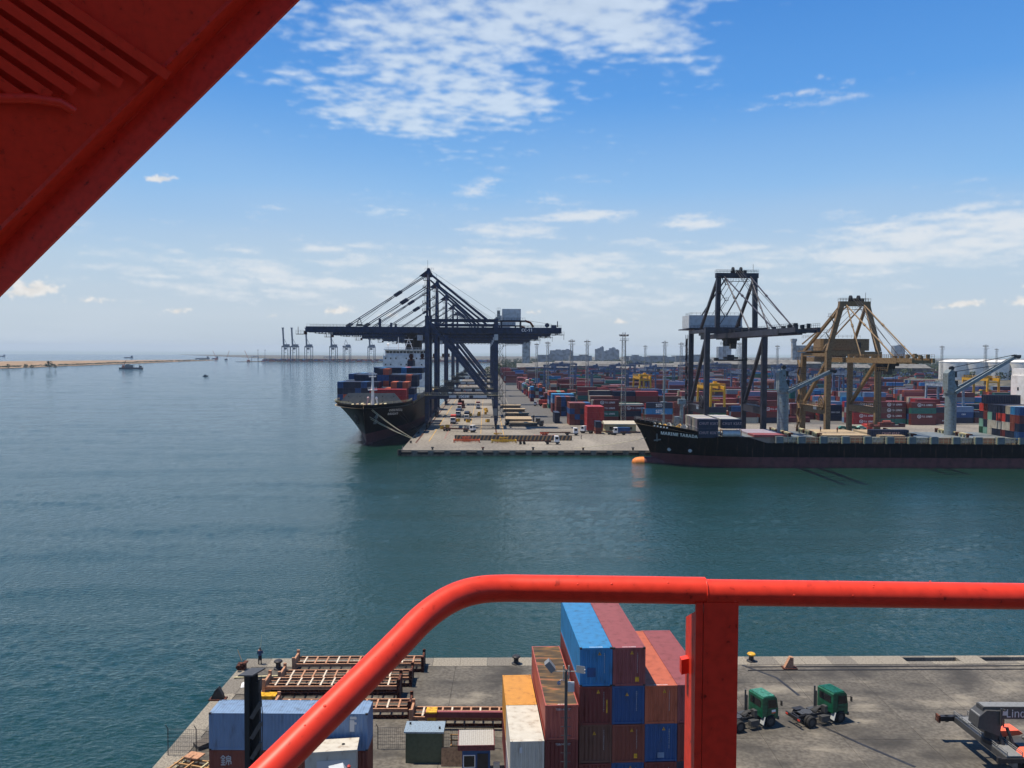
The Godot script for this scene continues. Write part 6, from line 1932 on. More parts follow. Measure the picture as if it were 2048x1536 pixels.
	var lines := [[V(-5.0, 12.4, -6.0), P(1.6, 29.5, 0.9)], [V(-3.5, 12.6, -4.5), P(1.8, 29.0, 0.9)], [V(1.5, 12.8, -3.0), P(2.0, 29.8, 0.9)], [V(2.2, 12.8, -3.0), P(2.2, 29.4, 0.9)], [V(10.5, 12.0, -11), P(1.2, 62, 0.5)], [V(12.0, 12.0, -14), P(1.2, 66, 0.5)]]
	var word := ["lowest", "second lowest", "upper left", "upper right", "thin dark left", "thin dark right"]
	for i in 6:
		var a: Vector3 = t.transform * (lines[i][0] as Vector3)
		var e: Vector3 = lines[i][1]
		var pts := []
		for k in 13:
			var f := k / 12.0
			pts.append(a.lerp(e, f) - V(0, sin(f * PI) * 0.7, 0))
		var m := MB.new()
		m.pipe(pts, 0.085, 5)
		tag(put("mooring_rope", m, M.rope if i < 4 else M.cable), "%s mooring rope from the left ship to the wharf corner" % word[i] if i < 4 else "%s mooring rope along the left ship's dark bow" % word[i], "rope", "mooring ropes of the left ship")

func right_ship() -> void:
	# bow to the left; local z forward (world -x), local x towards the camera
	var o := V(39.5, 0, -268.3)
	var t := thing("container_ship", "black container ship with orange bulb lying along the wharf front", "ship", o, -PI / 2)
	var b := 12.1
	var base := [-4.5, -1.75, 0.0, 1.6, 3.4, 5.2]
	var sheer := [[0.0, 12.3], [8.0, 11.2], [10.7, 10.9], [18.5, 9.6], [20.6, 7.9], [34.3, 7.8], [40.0, 6.0], [150.0, 6.0]]
	var sh := func(s: float) -> float:
		for i in sheer.size() - 1:
			if s <= sheer[i + 1][0]:
				return lerpf(sheer[i][1], sheer[i + 1][1], clampf((s - sheer[i][0]) / (sheer[i + 1][0] - sheer[i][0]), 0, 1))
		return 6.0
	var zs := []
	for i in 45: zs.append(44.0 * pow(i / 44.0, 1.3))
	zs.append_array([20.6, 34.3, 40.0, 60, 90, 120, 136, 142])
	zs.sort()
	var rows := func(s: float) -> Array:
		var out := []
		var top: float = sh.call(s)
		var ys := base.duplicate()
		ys.append(lerpf(5.2, top, 0.5)); ys.append(top)
		for k in ys.size():
			var f: float = clampf((ys[k] + 1.7) / 14.0, 0, 1)
			var start: float = 7.0 * pow(1.0 - f, 0.8)
			var le: float = lerpf(34.0, 19.0, f)
			var q: float = clampf((s - start) / le, 0, 1)
			var w: float = b * pow(sin(q * PI / 2), lerpf(0.95, 0.75, f))
			if s > 125: w *= lerpf(1.0, 0.8, (s - 125) / 17.0)
			out.append(V(maxf(w, 0.03), ys[k], -maxf(s, start)))
		return out
	put("hull", smooth_mesh(hull_skin(zs, rows, 3, 7)), M.hull_black, t)
	put("boot_top", smooth_mesh(hull_skin(zs, rows, 0, 3)), M.boot_red, t)
	var sb := MB.new()
	var last: Array = rows.call(142.0)
	for k in 7: sb.quad(last[k] * V(-1, 1, 1), last[k], last[k + 1], last[k + 1] * V(-1, 1, 1))
	put("transom", sb, M.hull_black, t)
	var bl := MB.new()
	bl.lathe(Vector3.ZERO, [Vector2(0.0, 0.0), Vector2(0.9, 0.3), Vector2(1.5, 1.2), Vector2(1.75, 2.6), Vector2(1.8, 3.9)], 18)
	var bo := put("bulb_tip", bl, M.bulb_orange, t)
	bo.transform = Transform3D(Basis(Vector3.RIGHT, -PI / 2), V(0, -1.75, 0.3))
	bl = MB.new()
	bl.lathe(Vector3.ZERO, [Vector2(1.8, 3.9), Vector2(1.9, 6.0), Vector2(2.2, 12.0), Vector2(2.0, 18)], 18)
	bo = put("bulbous_bow", bl, M.boot_red, t)
	bo.transform = Transform3D(Basis(Vector3.RIGHT, -PI / 2), V(0, -1.75, 0.3))
	var dk := MB.new()
	for i in zs.size() - 1:
		var p: Vector3 = rows.call(zs[i])[7]
		var q: Vector3 = rows.call(zs[i + 1])[7]
		var y := minf(p.y, q.y) - (1.0 if zs[i] < 20 else 0.25)
		dk.quad(V(-p.x, y, p.z), V(p.x, y, p.z), V(q.x, y, q.z), V(-q.x, y, q.z))
	put("deck", dk, M.deck_tan, t)
	var wl := MB.new()
	for i in range(24, 34):
		var p: Vector3 = rows.call(zs[i])[7]
		var q: Vector3 = rows.call(zs[i + 1])[7]
		wl.quad(V(-p.x + 0.15, p.y - 1.0, p.z), V(-q.x + 0.15, q.y - 1.0, q.z), V(-q.x + 0.15, q.y, q.z), V(-p.x + 0.15, p.y, p.z))
	put("bulwark_lining", wl, M.rail_cream, t)
	var rl := MB.new()
	for i in range(2, 26, 2):
		for sd in [-1, 1]:
			rl.rail((rows.call(zs[i])[7] as Vector3) * V(sd, 1, 1), (rows.call(zs[i + 2])[7] as Vector3) * V(sd, 1, 1), 1.0, 1.0, 0.08)
	put("bow_railing", rl, M.galvanised, t)
	# name and draught marks
	var np: Vector3 = rows.call(13.2)[6]
	lettering("MARINE TARADA", 1.05, M.white_paint, t, Transform3D(Basis(Vector3.UP, PI / 2 - 0.40) * Basis(Vector3.RIGHT, 0.30) * Basis(Vector3.BACK, -0.07), V(np.x + 0.62, 8.15, -13.2)), "lettering", 600)
	for i in 5:
		var q := MB.new(); var hp: Vector3 = rows.call(6.0 + i * 0.9)[7]
		q.box(V(hp.x - 0.1, hp.y - 0.75, hp.z), V(0.3, 0.4, 0.45))
		put("fairlead", q, M.white_paint, t)
	for i in 2:
		var q := MB.new(); var hp: Vector3 = rows.call(11.0 + i * 6.0)[4]
		q.tube(V(hp.x - 0.2, 3.0, hp.z), V(hp.x + 0.14, 3.0, hp.z), 0.55, -1, 14); q.box(V(hp.x + 0.1, 3.0, hp.z), V(0.2, 0.2, 1.3))
		put("thruster_mark", q, M.pale_grey, t)
	for sd in [-1, 1]:
		var an := MB.new(); var hp: Vector3 = rows.call(7.0)[6]
		an.beam(V(sd * (hp.x + 0.2), 8.0, -7.0), V(sd * (hp.x - 0.4), 5.6, -7.2), 0.4); an.beam(V(sd * (hp.x - 0.5), 5.8, -6.2), V(sd * (hp.x - 0.2), 6.2, -8.4), 0.4)
		put("anchor", an, M.ship_grey, t)
	# forecastle gear
	var fm := MB.new(); fm.tube(V(0, 9.6, -10.0), V(0, 25.5, -10.0), 0.42, 0.25, 8); fm.box(V(0, 18, -10), V(1.8, 0.15, 2.0)); fm.box(V(0, 14, -10), V(1.6, 0.15, 1.8)); fm.box(V(0, 22.0, -10), V(1.4, 0.15, 1.6)); fm.tube(V(0, 25.5, -10), V(0, 28.5, -10), 0.08)
	put("foremast", fm, M.jib_grey, t)
	fm = MB.new(); fm.tube(V(1.0, 8.6, -15.6), V(1.0, 18.6, -15.6), 0.65, 0.55, 10); fm.box(V(1, 18.2, -15.6), V(2.0, 1.6, 2.4)); fm.rail(V(2.0, 16.8, -16.8), V(2.0, 16.8, -14.4), 1.1, 0.8, 0.08); fm.box(V(0.4, 11.2, -14.2), V(2.2, 4.2, 1.6))
	put("stub_mast", fm, M.jib_grey, t)
	for i in 8:
		var w := MB.new()
		var c := V(-3.0 + (i % 4) * 2.6, 10.0, -7.0 - i * 1.2)
		w.tube(c, c + V(1.6, 0.1, 0.2), 0.55 if i < 7 else 1.0, -1, 12); w.box(c + V(0.6, -0.3, -0.8), V(1.4, 0.8, 0.8)); w.pipe([c + V(0, 0.5, 0), c + V(0.6, 1.0, -0.6), c + V(1.4, 0.3, -1.0), c + V(2.0, 0.0, -0.6)], 0.16, 6)
		put("mooring_winch", w, [M.galvanised, M.rail_cream, M.yellow_paint, M.galvanised][i % 4], t)
	# coamings, hatch covers, side stanchions
	var hc := MB.new(); hc.span(V(-9.6, 5.5, -118), V(9.6, 7.7, -20.8))
	put("hatch_coaming", hc, M.ship_grey, t)
	for h in [[-36.5, -47.0, "lilac"], [-57.5, -73.2, "deck_tan"], [-76.0, -84.0, "deck_tan"]]:
		for k in 6:
			var m := MB.new()
			m.span(V(-10.2 + k * 3.4, 7.7, h[1]), V(-10.2 + k * 3.4 + 3.32, 8.35 + (0.03 if k % 2 else 0.0), h[0]))
			put("hatch_panel", m, M[h[2]] if not (h[2] == "lilac" and k > 3) else M.rose, t)
	for i in 15:
		var s := 43.0 + i * 6.9
		var m := MB.new(); m.span(V(10.6, 5.8, -s - 2.2), V(12.0, 8.1, -s))
		put("side_box", m, M.ship_grey, t)
		m = MB.new()
		m.rail(V(12.0, 5.9, -s - 2.3), V(12.0, 5.9, -s - 6.8), 1.9, 1.5, 0.12); m.beam(V(12.0, 5.9, -s - 6.7), V(12.0, 8.0, -s - 6.7), 0.4)
		put("side_railing", m, M.rail_cream, t)
		m = MB.new(); m.box(V(10.4, 7.0, -s - 4.5), V(0.3, 1.6, 4.2))
		put("coaming_stay", m, M.rust_pale if i % 2 else M.galvanised, t)
	# rows of lashing posts across the deck
	for z in [-48.0, -57.0, -86.5, -104.0]:
		for k in 10:
			var m := MB.new()
			m.box(V(-10 + k * 2.15, 7.6, z), V(0.5, 2.2, 0.7)); m.box(V(-9 + k * 2.15, 8.85, z), V(2.1, 0.4, 0.9))
			put("lashing_post", m, M.rail_cream if k % 3 else M.rust, t)
	# deck cranes
	deck_crane(V(88.3, 5.8, -268.3), [V(0.8, 15.6, 2.3), V(15.5, 22.6, 2.0)], "pale blue deck crane of the black ship, left of the ochre crane")
	deck_crane(V(142.9, 5.8, -268.3), [V(0.4, 15.8, 2.3), V(20.4, 27.6, 2.0)], "pale blue deck crane of the black ship at the right, jib raised")
	# superstructure at the stern
	var su := MB.new(); su.box(V(0, 16.5, -134), V(22, 21, 9)); su.box(V(0, 28, -134), V(23, 2.6, 8))
	var so := put("superstructure", su, M.ship_white, t)
	for r in 4:
		for k in 4:
			var w := MB.new(); w.box(V(-7 + k * 4.5, 10 + r * 4.2, -129.46), V(0.8, 1.0, 0.08))
			put("porthole", w, M.glass_dark, so)
	# boxes
	var g := "containers on the right ship"
	var near := 257.6
	for bay in 2:
		var x: float = [61.3, 68.6][bay]
		for r in 8:
			for k in 2:
				if bay == 1 and k == 0: continue
				var paint: String = "navy" if r == 0 else ["grey", "lilac", "grey", "white_box"][(r + bay) % 4]
				var bx := far_box(paint, 6.06, 2.9, V(x, 7.5 + k * 2.91, -(near + r * 2.5)), 0, "%s container on the black ship's bow, %s bay, row %s from viewer, %s" % [say(paint), ["left", "right"][bay], NUM[r], ["lower", "upper"][k]], g)
				if r == 0: box_text(bx, "CHUT KIAT", 2.9, 0.85, 0.0, 0.55, "faded_pink", 700)
	tank(V(68.6, 7.5, -near))
	var grid := [["blue", "navy", "navy", "maroon", "navy", "navy", "white_box", "mint", "green"], ["navy", "rust_red", "white_box", "white_box", "white_box", "white_box", "white_box", "navy", "mint"], ["maroon", "rust_red", "navy", "scarlet", "scarlet", "navy", "mint", "maroon", "navy"], ["blue", "sky_blue", "beige", "navy", "navy", "navy", "navy", "rust_red", "scarlet"]]
	for k in 4:
		for r in 9:
			far_box(grid[k][r], 12.19, 2.59, V(164.2, 7.2 + k * 2.6, -(near + r * 2.47)), 0, "%s container in the black ship's stern stack, row %s from viewer, tier %s" % [say(grid[k][r]), NUM[r], NUM[k]], g)
	far_box("navy", 12.19, 2.9, V(163.5, 17.62, -275.0), 0, "dark slate container lying on top of the black ship's stern stack", g)
	var hung := far_box("navy", 12.19, 2.59, V(119.8, 7.3, -262.0), 0, "navy container hanging from the ochre crane over the hatch", g)
	box_text(hung, "CHUT KIAT", 2.59, 0.8, 0.3, 0.55, "faded_pink", 700)
	for q in [[101.5, -270.5, "shirt_blue", "person in blue standing on the tan hatch cover"], [106.0, -268.0, "shirt_red", "person in red standing on the tan hatch cover"]]:
		person(V(q[0], 8.36, q[1]), 0.4, q[3], q[2], "trousers", false)
	var pts := []
	for k in 13: pts.append(V(50, 8.6, -262).lerp(P(60, 3, 0.6), k / 12.0) - V(0, sin(k / 12.0 * PI) * 0.8, 0))
	var mr := MB.new(); mr.pipe(pts, 0.08, 5)
	tag(put("mooring_rope", mr, M.rope), "pale mooring rope from the black ship's bow to the wharf front", "rope")

func tank(at: Vector3) -> void:
	var t := thing("tank_container", "white tank container in a rusty frame on the black ship", "tank", at)
	var m := MB.new()
	m.tube(V(-2.7, 1.35, 0), V(2.7, 1.35, 0), 1.08, -1, 18)
	for s in [-1, 1]: m.tube(V(s * 2.7, 1.35, 0), V(s * 2.95, 1.35, 0), 1.05, 0.6, 18)
	put("tank", m, M.house_white, t)
	m = MB.new(); m.tube(V(-0.03, 1.35, 0), V(0.03, 1.35, 0), 1.1, -1, 18)
	put("band", m, M.pale_grey, t)
	for s in [-1, 1]:
		m = MB.new()
		for z in [-1.14, 1.14]:
			m.box(V(s * 2.95, 1.3, z), V(0.16, 2.6, 0.16))
		for y in [0.1, 2.5]: m.box(V(s * 2.95, y, 0), V(0.16, 0.16, 2.2))
		put("end_frame", m, M.rust_pale, t)
	m = MB.new()
	for z in [-1.14, 1.14]: m.box(V(0, 0.1, z), V(5.8, 0.16, 0.14))
	put("bottom_rail", m, M.wood, t)

func deck_crane(at: Vector3, jib: Array, label: String) -> void:
	var t := thing("deck_crane", label, "deck crane", at)
	var m := MB.new()
	m.lathe(Vector3.ZERO, [Vector2(1.8, 0), Vector2(1.75, 15.0), Vector2(2.05, 15.6), Vector2(2.05, 16.4)], 20)
	put("pedestal", m, M.jib_grey, t)
	m = MB.new()
	m.prism(PackedVector2Array([Vector2(-1.9, 16.4), Vector2(1.6, 16.4), Vector2(0.4, 19.0), Vector2(0.2, 22.8), Vector2(-0.9, 23.2), Vector2(-1.9, 22.0)]), V(0, 0, -1.7), V(1, 0, 0), V(0, 1, 0), V(0, 0, 3.4))
	put("crane_house", m, M.jib_grey, t)
	m = MB.new(); m.box(V(0.4, 21.6, 0), V(1.6, 1.8, 2.4)); m.tube(V(0, 23.6, -0.5), V(0, 23.6, 0.5), 0.7, -1, 12); m.box(V(0.9, 18.6, 0.4), V(1.4, 2.0, 1.6))
	put("winch_head", m, M.dark_steel, t)
	var a: Vector3 = jib[0]
	var b: Vector3 = jib[1]
	for s in [0, 1]:
		var z: float = -s * 3.6
		m = MB.new(); m.beam(a + V(0, 0, z), b + V(0, 0, z * 0.45 - 1.0 * (1 - s)), 0.55, 1.0)
		put("jib_arm", m, M.jib_grey, t)
	for k in 5:
		var f := 0.15 + k * 0.18
		m = MB.new(); m.beam(a.lerp(b, f) - V(0, 0, 0.3 + f), a.lerp(b, f) - V(0, 0, 3.4 - f * 1.6), 0.3)
		put("jib_tie", m, M.jib_grey, t)
	m = MB.new(); m.box(b + V(0.2, 0, -1.4), V(2.2, 0.9, 1.6)); m.tube(b + V(0.8, -0.2, -1.9), b + V(0.8, -0.2, -0.9), 0.6, -1, 10)
	put("jib_head", m, M.dark_steel, t)
	m = MB.new()
	for z in [-0.5, 0.5]:
		m.beam(V(0.2, 23.8, z), b + V(0, 0.6, z - 1.3), 0.1); m.beam(V(0.4, 22.4, z), b.lerp(a, 0.3) + V(0, 0.6, z - 1.5), 0.1)
	put("luffing_rope", m, M.cable, t)
	m = MB.new()
	m.ladder(V(0, 1, 1.95), V(0, 15.5, 1.95), V(1, 0, 0), 0.5, 0.5, 0.06)
	put("ladder", m, M.jib_grey, t)

var rest := []   # containers past the limit: [transform, colour]
var PALETTE := ["maroon", "maroon", "rust_red", "maroon", "navy", "rose", "blue", "rust_red", "grey", "teal", "maroon", "navy", "beige", "red", "steel_blue", "brown", "rose", "green", "orange", "sky_blue"]

func yard_box(paint: String, u: float, w: float, tier: int, side_on: bool, label: String, L := 12.19, H := 2.6, text := "", tm := "white_paint") -> void:
	var o := far_box(paint, L, H, P(u, w, tier * (H + 0.01) + 0.01), TH + (0.0 if side_on else PI / 2), label, "containers stacked in the yard")
	if text: yard_text(o, text, H, tm)
func yard_text(o: Node3D, text: String, H: float, tm := "white_paint") -> void:
	if text == "TS":
		box_text(o, "T.S. LINES", H, 0.8, 1.6, 0.5, tm, 600)
		var c := MB.new()
		for k in 16:
			var a0 := TAU * k / 16
			var a1 := TAU * (k + 1) / 16
			c.beam(V(cos(a0) * 0.85, sin(a0) * 0.75, 0), V(cos(a1) * 0.85, sin(a1) * 0.75, 0), 0.03, 0.22)
		c.box(V(0, 0.05, 0), V(0.9, 0.16, 0.03)); c.box(V(-0.1, -0.2, 0), V(0.2, 0.5, 0.03)); c.box(V(0.3, -0.25, 0), V(0.5, 0.14, 0.03))
		put("emblem", c, M[tm], o).position = V(-2.2, H * 0.5, 1.24)
	elif text == "SITC":
		box_text(o, "SITC", H, 1.5, 0.3, 0.5, tm, 800, true)
	else:
		box_text(o, text, H, 0.7, 1.0, 0.6, tm, 600)

func yard() -> void:
	var r := RandomNumberGenerator.new()
	r.seed = 77
	# end-on bays beside the yard road: [u of left column, w, columns, rows of paint from the ground], all 4 high
	var bays := [
		[74.7, 76.0, [["red", "red", "red", "red"], ["red", "red", "red", "red"], ["red", "red", "red", "red"]], "all red stack"],
		[69.6, 102.0, [["rust_red", "maroon", "blue", "rust_red"], ["maroon", "blue", "maroon", "maroon"], ["navy", "maroon", "navy", "rust_red"], ["blue", "maroon", "maroon", "blue"]], "first mixed stack"],
		[63.5, 111.5, [["navy", "navy"]], "low pair by the road"],
		[68.2, 157.0, [["maroon", "maroon", "rust_red", "rust_red"], ["blue", "navy", "blue", "blue"], ["navy", "blue", "navy", "rust_red"], ["maroon", "blue", "navy", "navy"]], "second mixed stack"],
		[68.3, 186.0, [["maroon", "maroon", "steel_blue", "sky_blue"], ["maroon", "maroon", "blue", "sky_blue"], ["blue", "maroon", "maroon", "sky_blue"], ["maroon", "blue", "blue", "sky_blue"], ["navy", "maroon", "maroon", "sky_blue"]], "bright blue topped stack"],
		[68.9, 220.0, [["teal", "steel_blue", "blue", "orange"], ["maroon", "teal", "maroon", "orange"], ["navy", "maroon", "teal", "mint"], ["maroon", "navy", "maroon", "orange"]], "orange topped stack"],
		[66.0, 252.0, [["navy", "navy"], ["beige", "maroon", "maroon"], ["maroon", "maroon", "rust_red"]], "third mixed stack"],
		[61.5, 292.0, [["maroon", "blue", "maroon", "sky_blue"]], "single tall column by the road"]]
	for b in bays:
		for c in b[2].size():
			for k in b[2][c].size():
				yard_box(b[2][c][k], b[0] + c * 2.5, b[1] + 6.1, k, false, "%s container end on, %s, column %s, tier %s" % [say(b[2][c][k]), b[3], NUM[c], NUM[k]])
	yard_box("orange", 65.6, 226.0, 0, false, "lone small orange container beside the orange topped stack", 6.06)
	yard_box("navy", 76.4, 63.0, 1, false, "navy container on top of the orange one beside the shed", 6.06)
	yard_box("rust_red", 76.4, 63.0, 0, false, "rust red container under the navy one beside the shed", 6.06)
	# broadside front rows with lettering: [u centre, w, paints from the ground, texts]
	var fronts := [
		[88.4, 121.0, ["maroon", "teal", "maroon", "maroon"], ["", "TS", "TS", "TS"]],
		[101.6, 121.0, ["maroon", "navy", "maroon"], ["", "", "TS"]],
		[110.0, 99.0, ["maroon", "maroon", "sky_blue", "navy"], ["", "", "SITC", "SITC"]],
		[124.2, 104.0, ["maroon", "rose", "maroon", "rust_red"], ["", "", "", "TS"]],
		[138.5, 110.0, ["beige", "green", "navy"], ["", "MSC", ""]],
		[156.0, 118.0, ["beige", "maroon", "blue"], ["", "", "SITC"]],
		[169.8, 118.0, ["navy", "maroon", "red", "maroon"], ["", "", "TS", ""]],
		[193.4, 140.0, ["maroon", "rust_red", "maroon"], ["", "", ""]],
		[206.0, 132.0, ["navy", "navy", "navy"], ["", "CMA CGM", ""]],
		[213.4, 112.0, ["red", "red", "maroon", "maroon"], ["TS", "TS", "TS", "TS"]],
		[227.0, 112.0, ["teal", "maroon", "brown", "maroon"], ["", "TS", "TS", "TS"]],
		[239.8, 108.0, ["maroon", "maroon", "teal", "maroon"], ["", "TS", "", "TS"]],
		[252.6, 114.0, ["maroon", "maroon", "navy"], ["KMTC", "", ""]],
		[265.4, 120.0, ["navy", "blue", "steel_blue"], ["", "CMA", ""]],
		[278.2, 120.0, ["maroon", "navy"], ["", "APL"]],
		[291.2, 118.0, ["rust_red", "rust_red", "sky_blue", "sky_blue"], ["", "", "", ""]]]
	for i in fronts.size():
		var f: Array = fronts[i]
		for k in f[2].size():
			yard_box(f[2][k], f[0], f[1], k, true, "%s container lying broadside, front stack %s from the left, tier %s" % [say(f[2][k]), NUM[i], NUM[k]], 12.19, 2.75, f[3][k])
		# what stands behind it in the same block
		for row in range(1, 5):
			var n := clampi(f[2].size() + r.randi_range(-1, 0), 1, 4)
			for k in n: rest.append([Transform3D(Basis(Vector3.UP, TH), P(f[0], f[1] + row * 2.6, k * 2.6)), PALETTE[r.randi() % PALETTE.size()]])
	# the blocks behind
	var w := 142.0
	var blk := 0
	var shown := 0
	while w < 1050:
		var u := 84.0 + r.randf_range(0, 4) if w < 560 else 50.0
		var end := 400.0 if w < 880 else 560.0
		var bay := 0
		var high := r.randi_range(3, 5)
		while u < end:
			if r.randf() < 0.11:
				u += r.randf_range(6, 20)
			var base := clampi(high + r.randi_range(-1, 1), 1, 5)
			var own: String = PALETTE[r.randi() % PALETTE.size()]
			for row in 5:
				var n := clampi(base + r.randi_range(-1, 0), 1, 5)
				for k in n:
					var paint: String = own if r.randf() < 0.3 else PALETTE[r.randi() % PALETTE.size()]
					var p := P(u + 6.1, w + row * 2.6, k * 2.6)
					var front: bool = row == 0 and blk < 3 and shown < 0 and k >= n - 2 and p.x < 1024.0 / 1650.0 * -p.z
					if front:
						shown += 1
						yard_box(paint, u + 6.1, w, k, true, "%s container, %s block of the yard behind the front stacks, bay %s, tier %s" % [say(paint), ["first", "second", "third"][blk], NUM[mini(bay, 23)], NUM[k]], 12.19, 2.59, ["", "", "HANJIN" if blk == 1 else "", "K LINE" if blk == 0 else ""][r.randi() % 4] if k == n - 1 else "")
					else:
						rest.append([Transform3D(Basis(Vector3.UP, TH), p), paint])
			u += 12.55
			bay += 1
		w += r.randf_range(25, 29) if w < 500 else r.randf_range(28, 36)
		blk += 1
	# end-on stacks farther along the road
	for k in 7:
		var ww := 340.0 + k * 28
		for c in range(0, 5 if k != 3 else 2):
			for tier in r.randi_range(3, 4):
				rest.append([Transform3D(Basis(Vector3.UP, TH + PI / 2), P(62.5 + c * 2.5 - k * 0.4, ww, tier * 2.6)), PALETTE[r.randi() % PALETTE.size()] if k < 5 else "rose"])
	var mm := MultiMesh.new()
	mm.transform_format = MultiMesh.TRANSFORM_3D
	mm.use_colors = true
	mm.mesh = box_meshes(12.19, 2.59).far
	mm.instance_count = rest.size()
	for i in rest.size():
		mm.set_instance_transform(i, rest[i][0])
		var c: Color = (M[rest[i][1]] as StandardMaterial3D).albedo_color.srgb_to_linear()
		var q := r.randf_range(0.8, 1.25)
		mm.set_instance_color(i, Color(c.r * q, c.g * q, c.b * q))
	var ms := mat("yard_paint", Color.WHITE, 0.6, 0, "streak", 0.2)
	ms.vertex_color_use_as_albedo = true
	ms.uv1_scale = Vector3(0.33, 0.05, 0.33)
	var mi := MultiMeshInstance3D.new()
	mi.name = "yard_container_mass"
	mi.multimesh = mm
	mi.material_override = ms
	add_child(mi)
	tag(mi, "mass of many coloured containers filling the yard behind the front stacks", "", "", "stuff")
	print("mass ", rest.size(), " shown ", shown)
	yard_gantries()
	yard_masts()
	# low green-roofed office and blue office box at the yard front
	var t := thing("yard_office", "low office shed with pale green roof beside the red stack", "shed", P(86.5, 69), TH)
	var m := MB.new(); m.box(V(0, 1.8, 0), V(13, 3.6, 8))
	put("wall", m, M.rail_cream, t)
	m = MB.new(); m.prism(PackedVector2Array([Vector2(-5.2, 3.6), Vector2(5.2, 3.6), Vector2(5.2, 3.9), Vector2(0, 4.9), Vector2(-5.2, 3.9)]), V(-7.2, 0, 0), V(0, 0, 1), V(0, 1, 0), V(14.4, 0, 0))
	put("roof", m, M.beige, t)
	for i in 3:
		m = MB.new(); m.box(V(-4 + i * 4, 2.0, 4.03), V(1.6, 1.2, 0.06))
		put("window", m, M.glass_dark, t)
	yard_box("blue", 86.8, 62.5, 0, true, "blue office container standing in front of the pale green roof", 6.06)

func rtg(at: Vector3, turn: float, paint: String, label: String, span := 23.0, h := 21.0) -> Node3D:
	var t := thing("yard_gantry_crane", label, "gantry crane", at, turn, "yard gantry cranes")
	var m: Material = M[paint]
	for sx in [-1, 1]:
		for sz in [-1, 1]:
			bar(t, "leg", V(sx * span / 2, 2.0, sz * 3.6), V(sx * span / 2, h, sz * 3.2), 0.9, 1.0, m)
			var b := MB.new()
			for k in [-0.9, 0.9]: b.tube(V(sx * span / 2 - 0.35, 0.75, sz * 4.0 + k), V(sx * span / 2 + 0.35, 0.75, sz * 4.0 + k), 0.75, -1, 10)
			put("wheel", b, M.black_rubber, t)
		bar(t, "sill_beam", V(sx * span / 2, 1.9, -5.5), V(sx * span / 2, 1.9, 5.5), 0.9, 0.9, m)
		bar(t, "end_tie", V(sx * span / 2, h - 1.5, -3.2), V(sx * span / 2, h - 1.5, 3.2), 0.7, 0.8, m)
		var ca := MB.new(); ca.box(V(sx * span / 2 + sx * 0.8, 2.9, 1.0), V(1.2, 1.6, 3.2))
		put("power_pack", ca, m, t)
	for sz in [-1, 1]:
		bar(t, "girder", V(-span / 2 - 1, h, sz * 3.2), V(span / 2 + 1, h, sz * 3.2), 0.8, 1.6, m)
		var rl := MB.new(); rl.rail(V(-span / 2, h + 0.8, sz * 3.8), V(span / 2, h + 0.8, sz * 3.8), 1.1, 2.0, 0.09)
		put("walkway_railing", rl, m, t)
	var tr := MB.new(); tr.box(V(-span * 0.2, h + 1.3, 0), V(4, 1.4, 5.5)); tr.box(V(-span * 0.2 + 1, h + 2.4, 1), V(1.6, 1.0, 1.6))
	put("trolley", tr, m, t)
	tr = MB.new(); tr.box(V(-span * 0.2 + 3, h - 2.2, 2.2), V(1.8, 2.2, 1.6))
	put("operator_cab", tr, M.gunmetal, t)
	tr = MB.new()
	for q in [-1, 1]: tr.beam(V(-span * 0.2 + q, h, 0), V(-span * 0.2 + q, h - 6, 0), 0.12)
	tr.box(V(-span * 0.2, h - 6.3, 0), V(2.4, 0.6, 6.0))
	put("spreader", tr, m, t)
	return t

func yard_gantries() -> void:
	var y := rtg(P(140.5, 122), TH + PI / 2, "yellow_paint", "yellow yard gantry crane between the legs of the plum crane", 24, 17.5)
	rtg(P(127.0, 232), TH + PI / 2, "yellow_paint", "yellow yard gantry crane farther back behind the black ship's mast", 22, 19)
	rtg(P(318, 190), TH + PI / 2, "yellow_paint", "yellow yard gantry crane at the right beyond the deck crane jib", 24, 20)
	rtg(P(274, 150), TH + PI / 2, "rtg_pale", "pale grey yard gantry crane behind the right deck crane", 24, 18)
	var a := rtg(P(112, 268), TH, "rtg_blue", "steel blue yard gantry crane behind the tall lattice light mast", 24, 22)
	var spots := [[86, 352, 0, "leftmost blue yard gantry crane behind the bright blue stack"], [150, 330, 1, "blue yard gantry crane left of the plum crane"], [196, 250, 1, "blue yard gantry crane behind the left deck crane"], [214, 205, 1, "blue yard gantry crane left of the ochre crane legs"], [232, 268, 1, "blue yard gantry crane between the ochre crane legs"], [252, 220, 1, "blue yard gantry crane under the ochre boom"], [276, 290, 1, "blue yard gantry crane right of the ochre crane"], [130, 440, 0, "distant blue yard gantry crane in the middle of the yard"], [178, 420, 0, "distant blue yard gantry crane behind the plum crane"], [226, 430, 0, "distant blue yard gantry crane behind the ochre crane"], [292, 420, 0, "distant blue yard gantry crane behind the right deck crane"], [98, 520, 0, "far blue yard gantry crane near the yard road"], [166, 540, 0, "far blue yard gantry crane in the yard middle"], [240, 560, 0, "far blue yard gantry crane toward the right"], [330, 540, 0, "far blue yard gantry crane before the white tanks"], [118, 640, 0, "farthest blue yard gantry crane at the left"], [210, 680, 0, "farthest blue yard gantry crane in the middle"], [310, 700, 0, "farthest blue yard gantry crane at the right"]]
	for s in spots: copy(a, P(s[0], s[1]), TH + s[2] * PI / 2, s[3])

